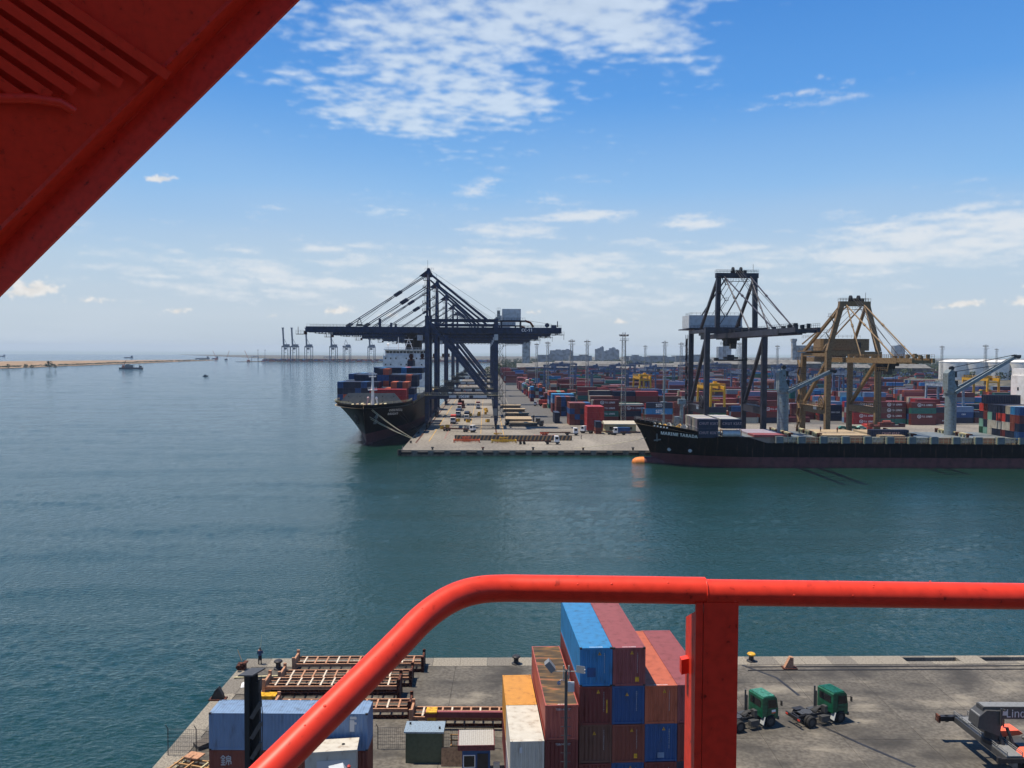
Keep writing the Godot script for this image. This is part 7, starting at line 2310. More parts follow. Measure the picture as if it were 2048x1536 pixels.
func yard_masts() -> void:
	var t := thing("light_mast", "tall lattice light mast nearest, standing before the front stacks", "mast", P(95.8, 114.6), TH, "lattice light masts in the yard")
	var m := MB.new(); m.lattice(V(0, 0, 0), V(0, 40, 0), 2.2, 0.16, 1.7, 1.6)
	put("lattice_tower", m, M.mast_grey, t)
	m = MB.new(); m.ladder(V(0.5, 0, 1.2), V(0.4, 40, 0.9), V(1, 0, 0), 0.6, 0.8, 0.07)
	put("ladder", m, M.mast_grey, t)
	m = MB.new()
	for q in [40.0, 42.2]:
		for s in [-1, 1]:
			m.beam(V(-1.9, q, s * 1.9), V(1.9, q, s * 1.9), 0.16); m.beam(V(s * 1.9, q, -1.9), V(s * 1.9, q, 1.9), 0.16)
	m.rail(V(-1.9, 40, 1.9), V(1.9, 40, 1.9), 1.1, 0.9, 0.08); m.box(V(0, 40, 0), V(3.6, 0.14, 3.6)); m.lattice(V(0, 40, 0), V(0, 44, 0), 1.2, 0.12, 1.5)
	put("head_frame", m, M.mast_grey, t)
	for i in 8:
		m = MB.new(); var a := TAU * i / 8
		m.obox(V(cos(a) * 2.1, 42.6, sin(a) * 2.1), V(sin(a), 0, -cos(a)) * 0.42, V(cos(a) * 0.2, 0.35, sin(a) * 0.2), V(cos(a), -0.4, sin(a)) * 0.14)
		put("floodlight", m, M.screen_grey, t)
	var spots := [[1143, 590, "light mast at the left above the bright blue stack"], [1174, 610, "slim light mast right of the left one"], [1095, 700, "light mast behind the blue crane's rear girder"], [1073, 820, "distant light mast behind the blue crane"], [1290, 950, "distant light mast right of the nearest mast"], [1329, 640, "light mast behind the black ship's foremast"], [1362, 720, "light mast left of the plum crane"], [1479, 700, "light mast between the plum crane's rear legs"], [1554, 880, "distant light mast right of the plum crane"], [1883, 860, "light mast before the white tanks"], [1970, 760, "light mast above the right deck crane jib"], [1992, 1150, "distant light mast at the right"], [1705, 620, "white light mast between the ochre crane legs"]]
	for s in spots:
		var x: float = (s[0] - 1024) / 1650.0 * s[1]
		copy(t, V(x, 0, -s[1]), 0.2, s[2])

func wharf_truck(at: Vector3, turn: float, label: String, cargo: Array, loaded_h := 0.0) -> void:
	# white terminal tractor with a skeletal trailer; forward +x
	var t := thing("terminal_truck", label, "truck", at, turn, "terminal trucks on the wharf")
	var m := MB.new()
	m.prism(PackedVector2Array([Vector2(0.3, 1.0), Vector2(2.1, 1.0), Vector2(2.15, 2.0), Vector2(1.9, 3.1), Vector2(0.4, 3.15)]), V(0, 0, -1.2), V(1, 0, 0), V(0, 1, 0), V(0, 0, 2.4))
	put("cab", m, M.ship_white, t)
	m = MB.new(); m.quad(V(2.16, 2.0, 1.05), V(2.16, 2.0, -1.05), V(1.93, 3.0, -1.05), V(1.93, 3.0, 1.05))
	put("windscreen", m, M.glass_dark, t)
	for s in [-1, 1]:
		m = MB.new(); m.box(V(1.2, 2.4, s * 1.21), V(1.1, 0.9, 0.04))
		put("side_window", m, M.glass_dark, t)
	m = MB.new(); m.box(V(-0.4, 0.85, 0), V(5.4, 0.3, 0.9)); m.box(V(2.1, 0.8, 0), V(0.3, 0.5, 2.4))
	put("chassis", m, M.dark_steel, t)
	m = MB.new()
	for s in [-1, 1]: m.box(V(-7.2, 1.25, s * 0.55), V(12.6, 0.35, 0.18))
	for i in 8: m.box(V(-1.2 - i * 1.7, 1.3, 0), V(0.2, 0.2, 2.4))
	put("trailer_frame", m, M.rust, t)
	for x in [1.4, -2.2, -10.8, -12.2]:
		for s in [-1, 1]:
			m = MB.new(); m.tube(V(x, 0.5, s * 0.75), V(x, 0.5, s * 1.2), 0.5, -1, 12)
			put("wheel", m, M.black_rubber, t)
	if cargo.size():
		far_box(cargo[0], cargo[1], 2.59, at + Basis(Vector3.UP, turn) * V(-1.0 - cargo[1] / 2, 1.45, 0), turn, cargo[2], "containers on wharf trucks")

func wharf_items() -> void:
	# quay edge: pale kerb, fenders and bollards along the front
	var k := thing("wharf_kerb", "pale kerb beam along the wharf front edge", "kerb", P(0, 0), TH)
	for i in 30:
		var m := MB.new(); m.box(V(i * 5.0 + 2.5, 0.05, -0.3), V(4.97, 0.3, 0.7))
		put("kerb_block", m, M.coping if i % 4 else M.wharf_concrete, k)
	for i in 16:
		var m := MB.new(); m.box(V(2.0 + i * 5.6, -0.75, 0.42), V(3.6, 0.7, 0.7))
		var t := thing("dock_fender", "black rubber fender with pale top, %s from the wharf corner" % NUM[i], "fender", P(0, 0), TH, "fenders along the wharf front")
		put("rubber_block", m, M.black_rubber, t)
		m = MB.new(); m.box(V(2.0 + i * 5.6, -0.36, 0.4), V(3.4, 0.08, 0.66))
		put("cap_plate", m, M.coping_dark, t)
	for i in 5:
		var t := thing("bollard", "rust dark bollard on the wharf front, %s from its corner" % NUM[i], "bollard", P(10.8 + i * 17.4, 1.6), TH, "bollards on the wharf front")
		var m := MB.new(); m.lathe(Vector3.ZERO, [Vector2(0.6, 0), Vector2(0.35, 0.15), Vector2(0.28, 0.7)], 10)
		put("post", m, M.dark_steel, t)
		m = MB.new(); m.lathe(Vector3.ZERO, [Vector2(0.28, 0.68), Vector2(0.55, 0.85), Vector2(0.5, 1.1), Vector2(0.0, 1.15)], 10)
		put("head", m, M.rust if i % 2 else M.dark_steel, t)
	for i in 3:
		var t := thing("bollard", "flat topped dark bollard at the wharf's left edge, %s from the corner" % NUM[i], "bollard", P(1.3, 24 + i * 18), TH, "bollards at the wharf side")
		var m := MB.new(); m.lathe(Vector3.ZERO, [Vector2(0.6, 0), Vector2(0.35, 0.15), Vector2(0.28, 0.6), Vector2(0.6, 0.8), Vector2(0.0, 1.0)], 10)
		put("post", m, M.dark_steel, t)
	var ce := thing("corner_fender", "worn corner fender with a red and white post at the wharf corner", "fender", P(-0.4, 0.6), TH)
	var m := MB.new(); m.tube(V(0, -1.6, 0.6), V(0, 0.3, 0.6), 0.7, -1, 12)
	put("fender_pile", m, M.black_rubber, ce)
	m = MB.new(); m.tube(V(0.9, 0, -0.8), V(0.9, 1.4, -0.8), 0.12)
	put("post", m, M.faded_pink, ce)
	# painted lines and rails
	for q in [[7.5, "yellow_paint", 30, 640, 0.22, "yellow painted line along the wharf, nearest the water"], [13.0, "red", 40, 600, 0.14, "red painted line along the wharf"], [22.0, "yellow_paint", 70, 600, 0.16, "yellow lane line under the blue cranes"], [27.0, "yellow_paint", 60, 600, 0.16, "second yellow lane line under the blue cranes"], [36.5, "yellow_paint", 34, 160, 0.2, "yellow line beside the landside crane rail"]]:
		m = MB.new(); m.quad(P(q[0], q[2], 0.006), P(q[0] + q[4], q[2], 0.006), P(q[0] + q[4], q[3], 0.006), P(q[0], q[3], 0.006))
		tag(put("lane_marking", m, M[q[1]]), q[5], "road marking", "painted lines on the wharf", "")
	for q in [[3.1, "waterside crane rail with dark groove on the wharf"], [33.6, "landside crane rail with dark groove on the wharf"]]:
		m = MB.new(); m.obox(P(q[0], 345, 0.012), V(0.3, 0, 0), V(0, 0.012, 0), (P(q[0], 345) - P(q[0], 25)).normalized() * 320)
		tag(put("crane_rail", m, M.rust), q[1], "rail", "crane rails on the wharf")
	# striped barrier
	var t := thing("striped_barrier", "long low barrier with black and yellow diagonal stripes on the wharf", "barrier", P(17.2, 34.0), TH)
	for i in 15:
		m = MB.new(); m.box(V(1.5 + i * 3.02, 1.0, 0), V(2.98, 2.0, 0.8))
		var sgm := put("barrier_block", m, M.gunmetal, t)
		m = MB.new()
		for j in 2: m.prism(PackedVector2Array([Vector2(0.1 + j * 1.45, 0.1), Vector2(0.75 + j * 1.45, 0.1), Vector2(1.45 + j * 1.45, 1.95), Vector2(0.8 + j * 1.45, 1.95)]), V(i * 3.02 + 0.02, 0, 0.4), V(1, 0, 0), V(0, 1, 0), V(0, 0, 0.01))
		put("stripe", m, M.wood, sgm)
	# spreader frames lying before the barrier
	for q in [[22.0, 27.0, 9.5, "orange_paint", "orange spreader frame lying before the striped barrier"], [36.0, 25.5, 9.0, "yellow_paint", "yellow spreader frame standing before the striped barrier"], [34.0, 42.0, 11.0, "yellow_paint", "yellow spreader frame behind the striped barrier"], [52.5, 43.0, 8.0, "orange_paint", "orange spreader frame behind the striped barrier"]]:
		t = thing("spreader_frame", q[4], "spreader", P(q[0], q[1]), TH, "spreader frames on the wharf")
		for s in [-1, 1]:
			m = MB.new(); m.box(V(0, 0.9, s * 1.0), V(q[2], 0.4, 0.3)); m.rail(V(-q[2] / 2, 0.2, s * 1.0), V(q[2] / 2, 0.2, s * 1.0), 0.6, 1.2, 0.14)
			put("long_beam", m, M[q[3]], t)
			m = MB.new(); m.box(V(s * q[2] / 2, 0.9, 0), V(0.4, 0.5, 2.6)); m.box(V(s * q[2] / 2, 0.4, 1.1), V(0.35, 0.8, 0.35)); m.box(V(s * q[2] / 2, 0.4, -1.1), V(0.35, 0.8, 0.35))
			put("end_beam", m, M[q[3]], t)
		m = MB.new(); m.lattice(V(-1.6, 1.2, 0), V(1.6, 1.2, 0), 1.6, 0.16, 1.1); m.beam(V(-1.5, 1.9, 0.8), V(1.5, 1.0, 0.8), 0.2)
		put("head_block", m, M[q[3]], t)
	# trucks
	wharf_truck(P(54.2, 20.6), TH, "white terminal truck with empty trailer before the striped barrier", [])
	wharf_truck(P(64.8, 54.0), TH + 0.03, "white terminal truck with empty trailer behind the striped barrier", [])
	wharf_truck(P(22.5, 66.5), TH - 0.5, "white terminal truck with empty trailer turning under the crane", [])
	wharf_truck(P(13.6, 108), TH - PI / 2, "white terminal truck carrying a red container toward the viewer", ["scarlet", 6.06, "bright red container on the first truck under the cranes"])
	wharf_truck(P(19.6, 126), TH - PI / 2, "white terminal truck with dark load beside the red one", ["navy", 12.19, "navy container on the truck beside the red one"])
	wharf_truck(P(14.6, 150), TH - PI / 2, "white terminal truck carrying a blue container behind the red one", ["blue", 6.06, "blue container on the second truck under the cranes"])
	wharf_truck(P(13.8, 196), TH - PI / 2, "white terminal truck carrying a rusty container farther back", ["rust_red", 12.19, "rust red container on the third truck under the cranes"])
	wharf_truck(P(24.5, 215), TH - PI / 2, "white terminal truck with brown load far under the cranes", ["maroon", 6.06, "maroon container on a far truck under the cranes"])
	wharf_truck(P(71.5, 63), TH + 2.6, "white terminal truck beside the red stack", [])
	wharf_truck(P(84.0, 56), TH + PI, "white terminal truck with flat trailer before the office", [])
	wharf_truck(P(62.0, 243), TH + 2.9, "white terminal truck with red load at the yard edge", ["scarlet", 6.06, "bright red container on the truck at the yard edge"])
	wharf_truck(P(94.0, 33), TH + PI, "white terminal truck partly behind the black bow", [])
	# piles of hatch covers beside the landside legs
	for q in [[44.5, 106, 3, "dark hatch cover pile beside the landside crane leg"], [46.0, 98, 2, "pale hatch cover pile with tan top by the crane leg"], [45.0, 128, 2, "dark hatch cover pile, second along the road"], [45.5, 158, 2, "grey hatch cover pile, third along the road"], [45.0, 190, 2, "cream hatch cover pile, fourth along the road"], [44.0, 224, 2, "cream hatch cover pile, fifth along the road"]]:
		t = thing("hatch_cover_pile", q[3], "hatch cover", P(q[0], q[1]), TH, "piled hatch covers by the road")
		for i in q[2]:
			m = MB.new(); m.box(V((i % 2) * 0.4, 0.55 + i * 1.05, 0), V(12.6, 0.6, 9.0 if q[2] == 3 else 7.0)); m.box(V((i % 2) * 0.4, 0.2 + i * 1.05, 0), V(11.8, 0.4, 6.4))
			for j in 6: m.box(V(-5.4 + j * 2.1, 0.3 + i * 1.05, 3.4), V(0.3, 0.5, 0.4))
			put("hatch_panel", m, M.deck_tan if i == q[2] - 1 else M.gunmetal, t)
	# forklift
	t = thing("fork_lift", "dark fork lift truck beside the hatch cover pile", "fork lift", P(53.5, 97), TH + 2.8)
	m = MB.new(); m.box(V(0, 1.4, 0), V(4.2, 1.4, 2.4)); m.box(V(-1.8, 2.0, 0), V(1.0, 1.4, 2.4))
	put("body", m, M.gunmetal, t)
	m = MB.new(); m.box(V(0.2, 2.9, 0), V(1.7, 1.7, 1.7))
	put("cab", m, M.glass_dark, t)
	m = MB.new(); m.box(V(2.4, 2.6, -0.7), V(0.3, 4.6, 0.3)); m.box(V(2.4, 2.6, 0.7), V(0.3, 4.6, 0.3)); m.box(V(2.4, 4.7, 0), V(0.3, 0.3, 1.6)); m.box(V(3.6, 0.3, 0.6), V(2.4, 0.12, 0.3)); m.box(V(3.6, 0.3, -0.6), V(2.4, 0.12, 0.3))
	put("mast", m, M.dark_steel, t)
	for x in [-1.4, 1.5]:
		for s in [-1, 1]:
			m = MB.new(); m.tube(V(x, 0.7, s * 0.9), V(x, 0.7, s * 1.4), 0.7, -1, 12)
			put("wheel", m, M.black_rubber, t)
	# yellow twist-lock bins
	var bins := [[9.8, 81], [12.0, 86], [20.5, 117], [30.0, 118], [15.5, 121], [20.8, 156], [25.4, 158], [25.5, 170], [29.0, 170], [19.8, 172], [29.5, 186], [29.0, 200]]
	for i in bins.size():
		t = thing("lashing_bin", "yellow lashing bin on the wharf, %s counted from the viewer" % NUM[i], "bin", P(bins[i][0], bins[i][1]), TH + i * 0.2, "yellow bins under the cranes")
		m = MB.new(); m.box(V(0, 0.75, 0), V(1.7, 1.3, 1.3))
		put("bin", m, M.yellow_paint, t)
		m = MB.new(); m.box(V(0, 1.5, 0.6), V(1.8, 0.2, 0.12)); m.box(V(0, 0.08, 0), V(1.9, 0.15, 0.3))
		put("rim", m, M.wood, t)
	for q in [[15.0, 224, "reddish idle spreader standing far under the cranes"], [12.0, 262, "reddish idle spreader standing farthest under the cranes"]]:
		t = thing("idle_spreader", q[2], "spreader", P(q[0], q[1]), TH, "idle spreaders")
		m = MB.new(); m.box(V(0, 1.2, 0), V(2.4, 2.4, 6)); m.box(V(0, 3.4, 0), V(1.6, 2.2, 2.6)); m.box(V(0, 0.4, 0), V(2.4, 0.8, 12))
		put("frame", m, M.rust, t)
	person(P(66.7, 39.7), 1.2, "person in dark clothes walking on the wharf near the barrier", "shirt_blue", "trousers", false)
	# parked cars and bins between the ships and the right stacks
	var cars := [[190.5, 84, "teal"], [195.5, 84.5, "green"], [199.5, 85.0, "mint"]]
	for i in 3:
		t = thing("parked_car", "small %s car parked behind the tan hatch covers" % ["blue green", "dark green", "pale green"][i], "car", P(cars[i][0], cars[i][1]), TH, "parked cars")
		m = MB.new(); m.prism(PackedVector2Array([Vector2(-2.1, 0.35), Vector2(2.1, 0.35), Vector2(2.1, 0.85), Vector2(1.2, 0.95), Vector2(0.6, 1.5), Vector2(-1.2, 1.5), Vector2(-1.8, 0.95), Vector2(-2.1, 0.9)]), V(0, 0, -0.85), V(1, 0, 0), V(0, 1, 0), V(0, 0, 1.7))
		put("body", m, M[cars[i][2]], t)
		m = MB.new(); m.box(V(-0.3, 1.2, 0), V(1.5, 0.4, 1.74))
		put("window_band", m, M.glass_dark, t)
		for x in [-1.3, 1.3]:
			for s in [-1, 1]:
				m = MB.new(); m.tube(V(x, 0.32, s * 0.6), V(x, 0.32, s * 0.9), 0.32, -1, 10)
				put("wheel", m, M.black_rubber, t)
	yard_box("scarlet", 203.5, 88, 0, false, "small bright red skip box behind the hatch covers", 6.06, 2.0)
	yard_box("maroon", 184.0, 122, 0, true, "lone rust container standing by itself on the apron", 12.19)

func far_things() -> void:
	var r := RandomNumberGenerator.new()
	r.seed = 99
	# cranes of the terminal across the basin
	var m: MB
	var fm := mat("far_crane", lin(0.055, 0.08, 0.12), 0.6)
	var first: Node3D = null
	var xs := [572, 589.5, 617.5, 667, 743]
	var words := ["leftmost", "second", "third", "fourth", "fifth"]
	for i in 5:
		var at := V((xs[i] - 1024) / 1650.0 * 3010.0, -0.8, -3010)
		if first == null:
			first = thing("distant_quay_crane", "leftmost distant grey quay crane with raised boom across the water", "crane", at, 0, "distant quay cranes across the water")
			for sx in [-1, 1]:
				for sz in [-1, 1]: bar(first, "leg", V(sx * 11, 0, sz * 15), V(sx * 11, 56, sz * 15), 2.0, 2.0, fm)
				bar(first, "sill_beam", V(sx * 11, 3, -15), V(sx * 11, 3, 15), 2, 2, fm)
			m = MB.new(); m.box(V(0, 55, 0), V(24, 5, 32)); m.box(V(2, 60, -8), V(16, 8, 14)); m.box(V(0, 48, 6), V(8, 7, 10))
			put("girder", m, fm, first)
			m = MB.new(); m.beam(V(-4, 55, 14), V(-5, 122, 22), 4.5, 5); m.box(V(-5, 122, 22), V(7, 4, 6))
			put("raised_boom", m, fm, first)
			m = MB.new()
			for q in [-9, 9]: m.beam(V(q, 57, 10), V(-3, 82, 10), 1.1); m.beam(V(-9, 40, 15), V(9, 40, 15), 0.8)
			put("a_frame", m, fm, first)
			m = MB.new(); m.box(V(0, 33, 10), V(7, 1.6, 2)); m.beam(V(0, 46, 10), V(0, 33, 10), 0.3)
			put("spreader", m, fm, first)
		else:
			copy(first, at, 0, "%s distant grey quay crane with raised boom from the left" % words[i])
	var t := copy(first, V((694 - 1024) / 1650.0 * 3010.0, -0.8, -3010), 0, "distant grey quay crane with lowered boom and pointed frame")
	var rb := t.find_child("raised_boom*", false, false)
	t.remove_child(rb); rb.free()
	m = MB.new(); m.beam(V(0, 55, 16), V(0, 57, 70), 5, 4)
	put("lowered_boom", m, fm, t)
	# far container rows
	var mm := MultiMesh.new()
	mm.transform_format = MultiMesh.TRANSFORM_3D
	mm.use_colors = true
	mm.mesh = box_meshes(12.19, 2.59).tiny
	var list := []
	for k in 700:
		var x := r.randf_range(-930, -60)
		for h in r.randi_range(2, 5): list.append([V(x, -0.8 + h * 2.6, -3060 - r.randf_range(0, 60)), PALETTE[r.randi() % PALETTE.size()]])
	for k in 2600:
		var z := r.randf_range(1200, 2100)
		var x := r.randf_range(20, z * 0.66)
		for h in r.randi_range(1, 4): list.append([V(x, -0.8 + h * 2.6, -z), PALETTE[r.randi() % PALETTE.size()]])
	mm.instance_count = list.size()
	for i in list.size():
		mm.set_instance_transform(i, Transform3D(Basis(), list[i][0] - V(0, 2.6, 0)))
		var c: Color = (M[list[i][1]] as StandardMaterial3D).albedo_color.srgb_to_linear()
		mm.set_instance_color(i, c)
	var ms := mat("far_yard_paint", Color.WHITE, 0.7)
	ms.vertex_color_use_as_albedo = true
	var mi := MultiMeshInstance3D.new()
	mi.name = "distant_container_mass"
	mi.multimesh = mm; mi.material_override = ms
	add_child(mi)
	tag(mi, "far off mass of containers in the hazy distance", "", "", "stuff")
	# yard gantries of that terminal
	for i in 3:
		copy(find_child("yard_gantry_crane_003", false, false), V([-960, -690, -675][i], -0.8, -3080), 0, "hazy yard gantry crane across the water, %s from the left" % ["first", "second", "third"][i])
	# white tanks at the right
	var tx := [1905, 1945, 1990, 2040, 1925, 1968, 2015]
	for i in 7:
		var z: float = 1190.0 if i < 4 else 1290.0
		t = thing("storage_tank", "white cylindrical storage tank, %s row, %s from the left" % ["front" if i < 4 else "rear", NUM[i % 4]], "tank", V((tx[i] - 1024) / 1650.0 * z, -0.8, -z), 0, "white storage tanks")
		m = MB.new(); m.lathe(Vector3.ZERO, [Vector2(18, 0), Vector2(18, 25)], 28)
		put("shell", m, M.tank_white, t)
		m = MB.new(); m.lathe(Vector3.ZERO, [Vector2(18.3, 25), Vector2(18.3, 25.6), Vector2(10, 28.2), Vector2(0.0, 29)], 28)
		put("roof", m, M.tank_white, t)
	# silos
	t = thing("grain_silo", "row of tall grey grain silos with a head tower", "silo", V(545, -0.8, -1540))
	for i in 7:
		m = MB.new(); m.tube(V(-14 + i * 6.4, 0, 0), V(-14 + i * 6.4, 47, 0), 3.3, -1, 14)
		put("silo", m, M.silo, t)
	m = MB.new(); m.box(V(5, 49.5, 0), V(46, 5, 8))
	put("head_gallery", m, M.silo, t)
	m = MB.new(); m.box(V(-20, 30, 0), V(7, 60, 8)); m.box(V(-20, 62, 0), V(9, 5, 9))
	put("lift_tower", m, M.silo, t)
	# white warehouse with domes and the tall block behind the blue crane
	t = thing("tower_block", "tall plain concrete block behind the blue crane's rear girder", "building", V(25, -0.8, -1480))
	m = MB.new(); m.box(V(0, 33, 0), V(14, 66, 14))
	put("wall", m, M.silo, t)
	m = MB.new(); m.box(V(0, 67, 0), V(15, 2, 15))
	put("parapet", m, M.silo, t)
	var sheds := [[1085, 1300, 80, 13, "long white roofed shed left of the lattice masts"], [1130, 1420, 110, 14, "pale warehouse right behind the lattice masts"], [1250, 1360, 90, 11, "wide pale warehouse behind the nearest mast"], [1335, 1500, 70, 12, "pale warehouse behind the black ship's foremast"], [1505, 1250, 120, 20, "large white roofed warehouse between the plum crane legs"], [1580, 1400, 90, 20, "grey warehouse right of the plum crane"], [1180, 1650, 140, 14, "hazy warehouse in the far middle"], [1400, 1750, 110, 12, "hazy long warehouse behind the plum crane"], [1690, 1500, 80, 12, "hazy warehouse behind the ochre crane"], [1800, 1350, 80, 14, "pale warehouse under the ochre boom"]]
	for q in sheds:
		t = thing("warehouse", q[4], "warehouse", V((q[0] - 1024) / 1650.0 * q[1], -0.8, -q[1]), 0, "pale warehouses behind the yard")
		m = MB.new(); m.box(V(0, q[3] / 2.0, 0), V(q[2], q[3], 40))
		put("wall", m, M.shed_wall, t)
		m = MB.new(); m.prism(PackedVector2Array([Vector2(-21, 0), Vector2(21, 0), Vector2(0, 6)]), V(-q[2] / 2.0 - 1, q[3], 0), V(0, 0, 1), V(0, 1, 0), V(q[2] + 2.0, 0, 0))
		put("roof", m, M.shed_roof, t)
	# skyline
	var sky := [[1100, 90, 26, "low"], [1112, 60, 44, "broad"], [1132, 40, 46, "slim"], [1140, 24, 40, "low"], [1160, 80, 24, "low"], [1195, 26, 50, "slim"], [1203, 18, 58, "spiky"], [1212, 50, 42, "broad"], [1224, 30, 54, "slim"], [1232, 26, 46, "slim"], [1265, 60, 24, "low"], [1300, 160, 22, "low"], [1380, 120, 26, "low"], [1440, 24, 52, "slim"], [1447, 60, 62, "broad"], [1795, 50, 70, "broad"]]
	for i in sky.size():
		var z := 3900.0 if sky[i][2] > 30 else 3000.0
		t = thing("office_tower", "%s hazy building on the skyline, number %s counted from the left" % [sky[i][3], NUM[i]], "building", V((sky[i][0] - 1024) / 1650.0 * z, -0.8, -z), 0, "hazy towers on the skyline")
		var hh: float = sky[i][2] * 1.15
		m = MB.new(); m.box(V(0, hh / 2, 0), V(sky[i][1], hh, sky[i][1] * 0.7))
		put("wall", m, M.city, t)
		m = MB.new(); m.box(V(sky[i][1] * 0.15, hh + 2, 0), V(sky[i][1] * 0.4, 4, sky[i][1] * 0.4))
		put("roof_block", m, M.city, t)
	# trees: a far belt, and single ones on the spit
	var leaf := MB.new()
	for i in 46:
		var a := r.randf_range(0, TAU)
		var q := V(cos(a), 0, sin(a)) * sqrt(r.randf()) * 3.4 + V(0, r.randf_range(1.8, 6.8), 0)
		q.x *= 1.0 - absf(q.y - 4) * 0.1; q.z *= 1.0 - absf(q.y - 4) * 0.1
		var e := V(r.randf_range(-1, 1), r.randf_range(-1, 1), r.randf_range(-1, 1)).normalized() * 0.9
		var f := e.cross(V(r.randf_range(-1, 1), 1, r.randf_range(-1, 1))).normalized() * 0.8
		leaf.tri(q - e, q + e, q + f); leaf.tri(q - f, q + f * 0.4 + e, q - e * 0.6); leaf.tri(q + e * 0.5, q - f * 0.8, q + V(0, 0.9, 0))
	var crown := leaf.mesh()
	mm = MultiMesh.new()
	mm.transform_format = MultiMesh.TRANSFORM_3D
	mm.mesh = crown
	var pl := []
	for i in 2600:
		var z := r.randf_range(1150, 2600) if i % 3 else r.randf_range(2600, 4200)
		var x := r.randf_range(-40, 0.7 * z)
		pl.append(Transform3D(Basis(Vector3.UP, r.randf() * TAU).scaled(Vector3.ONE * r.randf_range(1.0, 2.0)), V(x, -1.2, -z)))
	for i in 500:
		var f := r.randf()
		var p := V(-1030, 0, -1700).lerp(V(-1290, 0, -3600), f) + V(r.randf_range(-60, -10), 0, 0)
		pl.append(Transform3D(Basis(Vector3.UP, r.randf() * TAU).scaled(V(1.3, 0.45, 1.3) * r.randf_range(0.5, 1.1)), V(p.x, -1.2, p.z)))
	mm.instance_count = pl.size()
	for i in pl.size(): mm.set_instance_transform(i, pl[i])
	mi = MultiMeshInstance3D.new()
	mi.name = "distant_vegetation"
	mi.multimesh = mm; mi.material_override = M.leaf
	add_child(mi)
	tag(mi, "belt of distant green trees and scrub behind the yard and on the spit", "", "", "stuff")
	var tr := [[93, 738, 1.35, "round dark tree at the water's edge of the sand spit"], [45, 739, 0.8, "low bush left on the sand spit shore"], [10, 738, 0.8, "low bush at the left end of the spit shore"], [58, 740, 0.7, "small bush beside the low one on the spit"], [105, 739, 0.6, "small bush right of the round dark tree"]]
	for q in tr:
		t = thing("shore_tree", q[3], "tree", V((q[0] - 1024) / 1650.0 * 1600.0, -0.95, -1610), 0, "trees on the sand spit")
		var o := put("crown", crown, M.leaf, t)
		o.scale = Vector3.ONE * q[2] * 1.6
		m = MB.new(); m.tube(V(0, 0, 0), V(0.2, 6 * q[2], 0), 0.5, 0.2, 7); m.tube(V(0.1, 3 * q[2], 0), V(2.0, 6 * q[2], 0.5), 0.25, 0.1, 6)
		put("trunk", m, M.bark, t)
	# craft on the water
	t = thing("dredger", "dark dredging barge with deckhouse off the sand spit", "barge", V(-772, WATER, -1672), 0.05)
	m = MB.new(); m.prism(PackedVector2Array([Vector2(-22, 0.0), Vector2(21, 0.0), Vector2(23, 3.4), Vector2(-23, 3.2)]), V(0, -0.3, -5), V(1, 0, 0), V(0, 1, 0), V(0, 0, 10))
	put("hull", m, M.navy, t)
	m = MB.new(); m.box(V(-4, 5.6, 0), V(14, 5, 7)); m.box(V(-6, 8.6, 0), V(6, 2, 5))
	put("deckhouse", m, M.ship_grey, t)
	m = MB.new(); m.beam(V(-16, 3, 0), V(-10, 18, 0), 0.7); m.beam(V(-18, 3, 0), V(-16, 9, 0), 1.4); m.box(V(-15, 5, 0), V(4, 4, 4))
	put("crane_jib", m, M.orange, t)
	m = MB.new(); m.box(V(16, 6, 0), V(1, 6, 1)); m.box(V(19, 5, 0), V(3, 3, 4)); m.beam(V(6, 3, 0), V(6, 9, 0), 0.5)
	put("winch_post", m, M.dark_steel, t)
	t = thing("motor_boat", "small dark motor boat with low cabin in open water", "boat", V(-440, WATER, -1184), 0.1)
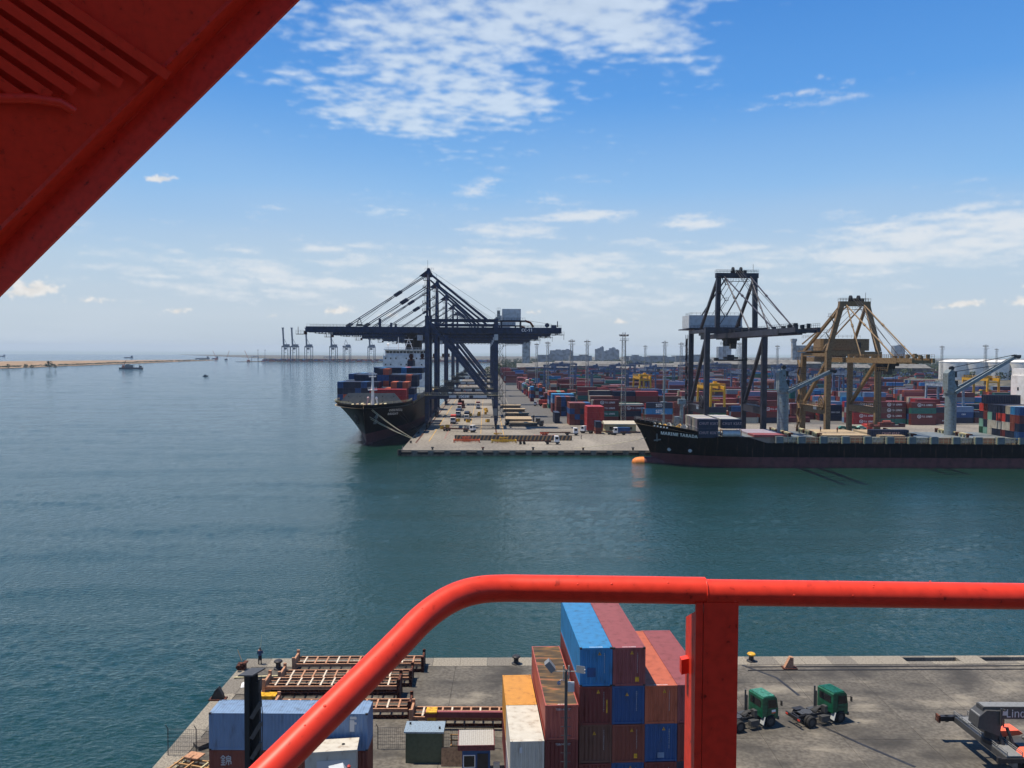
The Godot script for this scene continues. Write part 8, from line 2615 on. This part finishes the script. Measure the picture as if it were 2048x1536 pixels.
	m = MB.new(); m.prism(PackedVector2Array([Vector2(-3.6, 0), Vector2(3.0, 0), Vector2(4.4, 1.6), Vector2(-3.8, 1.2)]), V(0, -0.2, -1.1), V(1, 0, 0), V(0, 1, 0), V(0, 0, 2.2))
	put("hull", m, M.navy, t)
	m = MB.new(); m.box(V(-0.4, 2.0, 0), V(3.2, 1.6, 1.7)); m.tube(V(0.6, 2.8, 0), V(0.6, 4.4, 0), 0.06)
	put("cabin", m, M.ship_grey, t)
	for q in [[257, 4600, 46, "low dark barge on the far water behind the spit"], [405, 4300, 70, "long loaded barge on the far water near the terminal"], [430, 4300, 30, "short barge beside the long one on the far water"], [5, 5200, 30, "tiny barge at the left end of the far water"]]:
		t = thing("barge", q[3], "barge", V((q[0] - 1024) / 1650.0 * q[1], WATER, -q[1]), 0, "far barges")
		m = MB.new(); m.prism(PackedVector2Array([Vector2(-q[2] * 0.5, 0), Vector2(q[2] * 0.48, 0), Vector2(q[2] * 0.52, 5), Vector2(-q[2] * 0.5, 4)]), V(0, -0.3, -6), V(1, 0, 0), V(0, 1, 0), V(0, 0, 12))
		put("hull", m, M.navy, t)
		m = MB.new(); m.box(V(q[2] * 0.4, 8, 0), V(8, 8, 8))
		put("deckhouse", m, M.ship_grey, t)
	for q in [[432, 3660, 1, "orange crawler crane on the tip of the sand spit"], [452, 3500, -1, "second crawler crane on the tip of the spit"], [497, 3020, 1, "dark piling rig at the end of the far terminal"]]:
		t = thing("crawler_crane", q[3], "crane", V((q[0] - 1024) / 1650.0 * q[1], -0.9, -q[1]), 0, "machines on the far shore")
		m = MB.new(); m.box(V(0, 3, 0), V(10, 6, 8))
		put("body", m, M.orange if q[2] > 0 else M.navy, t)
		m = MB.new(); m.beam(V(2, 5, 0), V(-14 * q[2], 40, 0), 1.2)
		put("jib", m, M.orange, t)
	for i in 3:
		t = thing("lamp_mast", "thin lamp mast at the far terminal, %s from the left" % ["first", "second", "third"][i], "mast", V(([516, 530, 690][i] - 1024) / 1650.0 * 3050.0, -0.8, -3050))
		m = MB.new(); m.tube(Vector3.ZERO, V(0, 42, 0), 0.8, 0.5, 6); m.box(V(0, 42.5, 0), V(6, 1.4, 2))
		put("pole", m, fm, t)
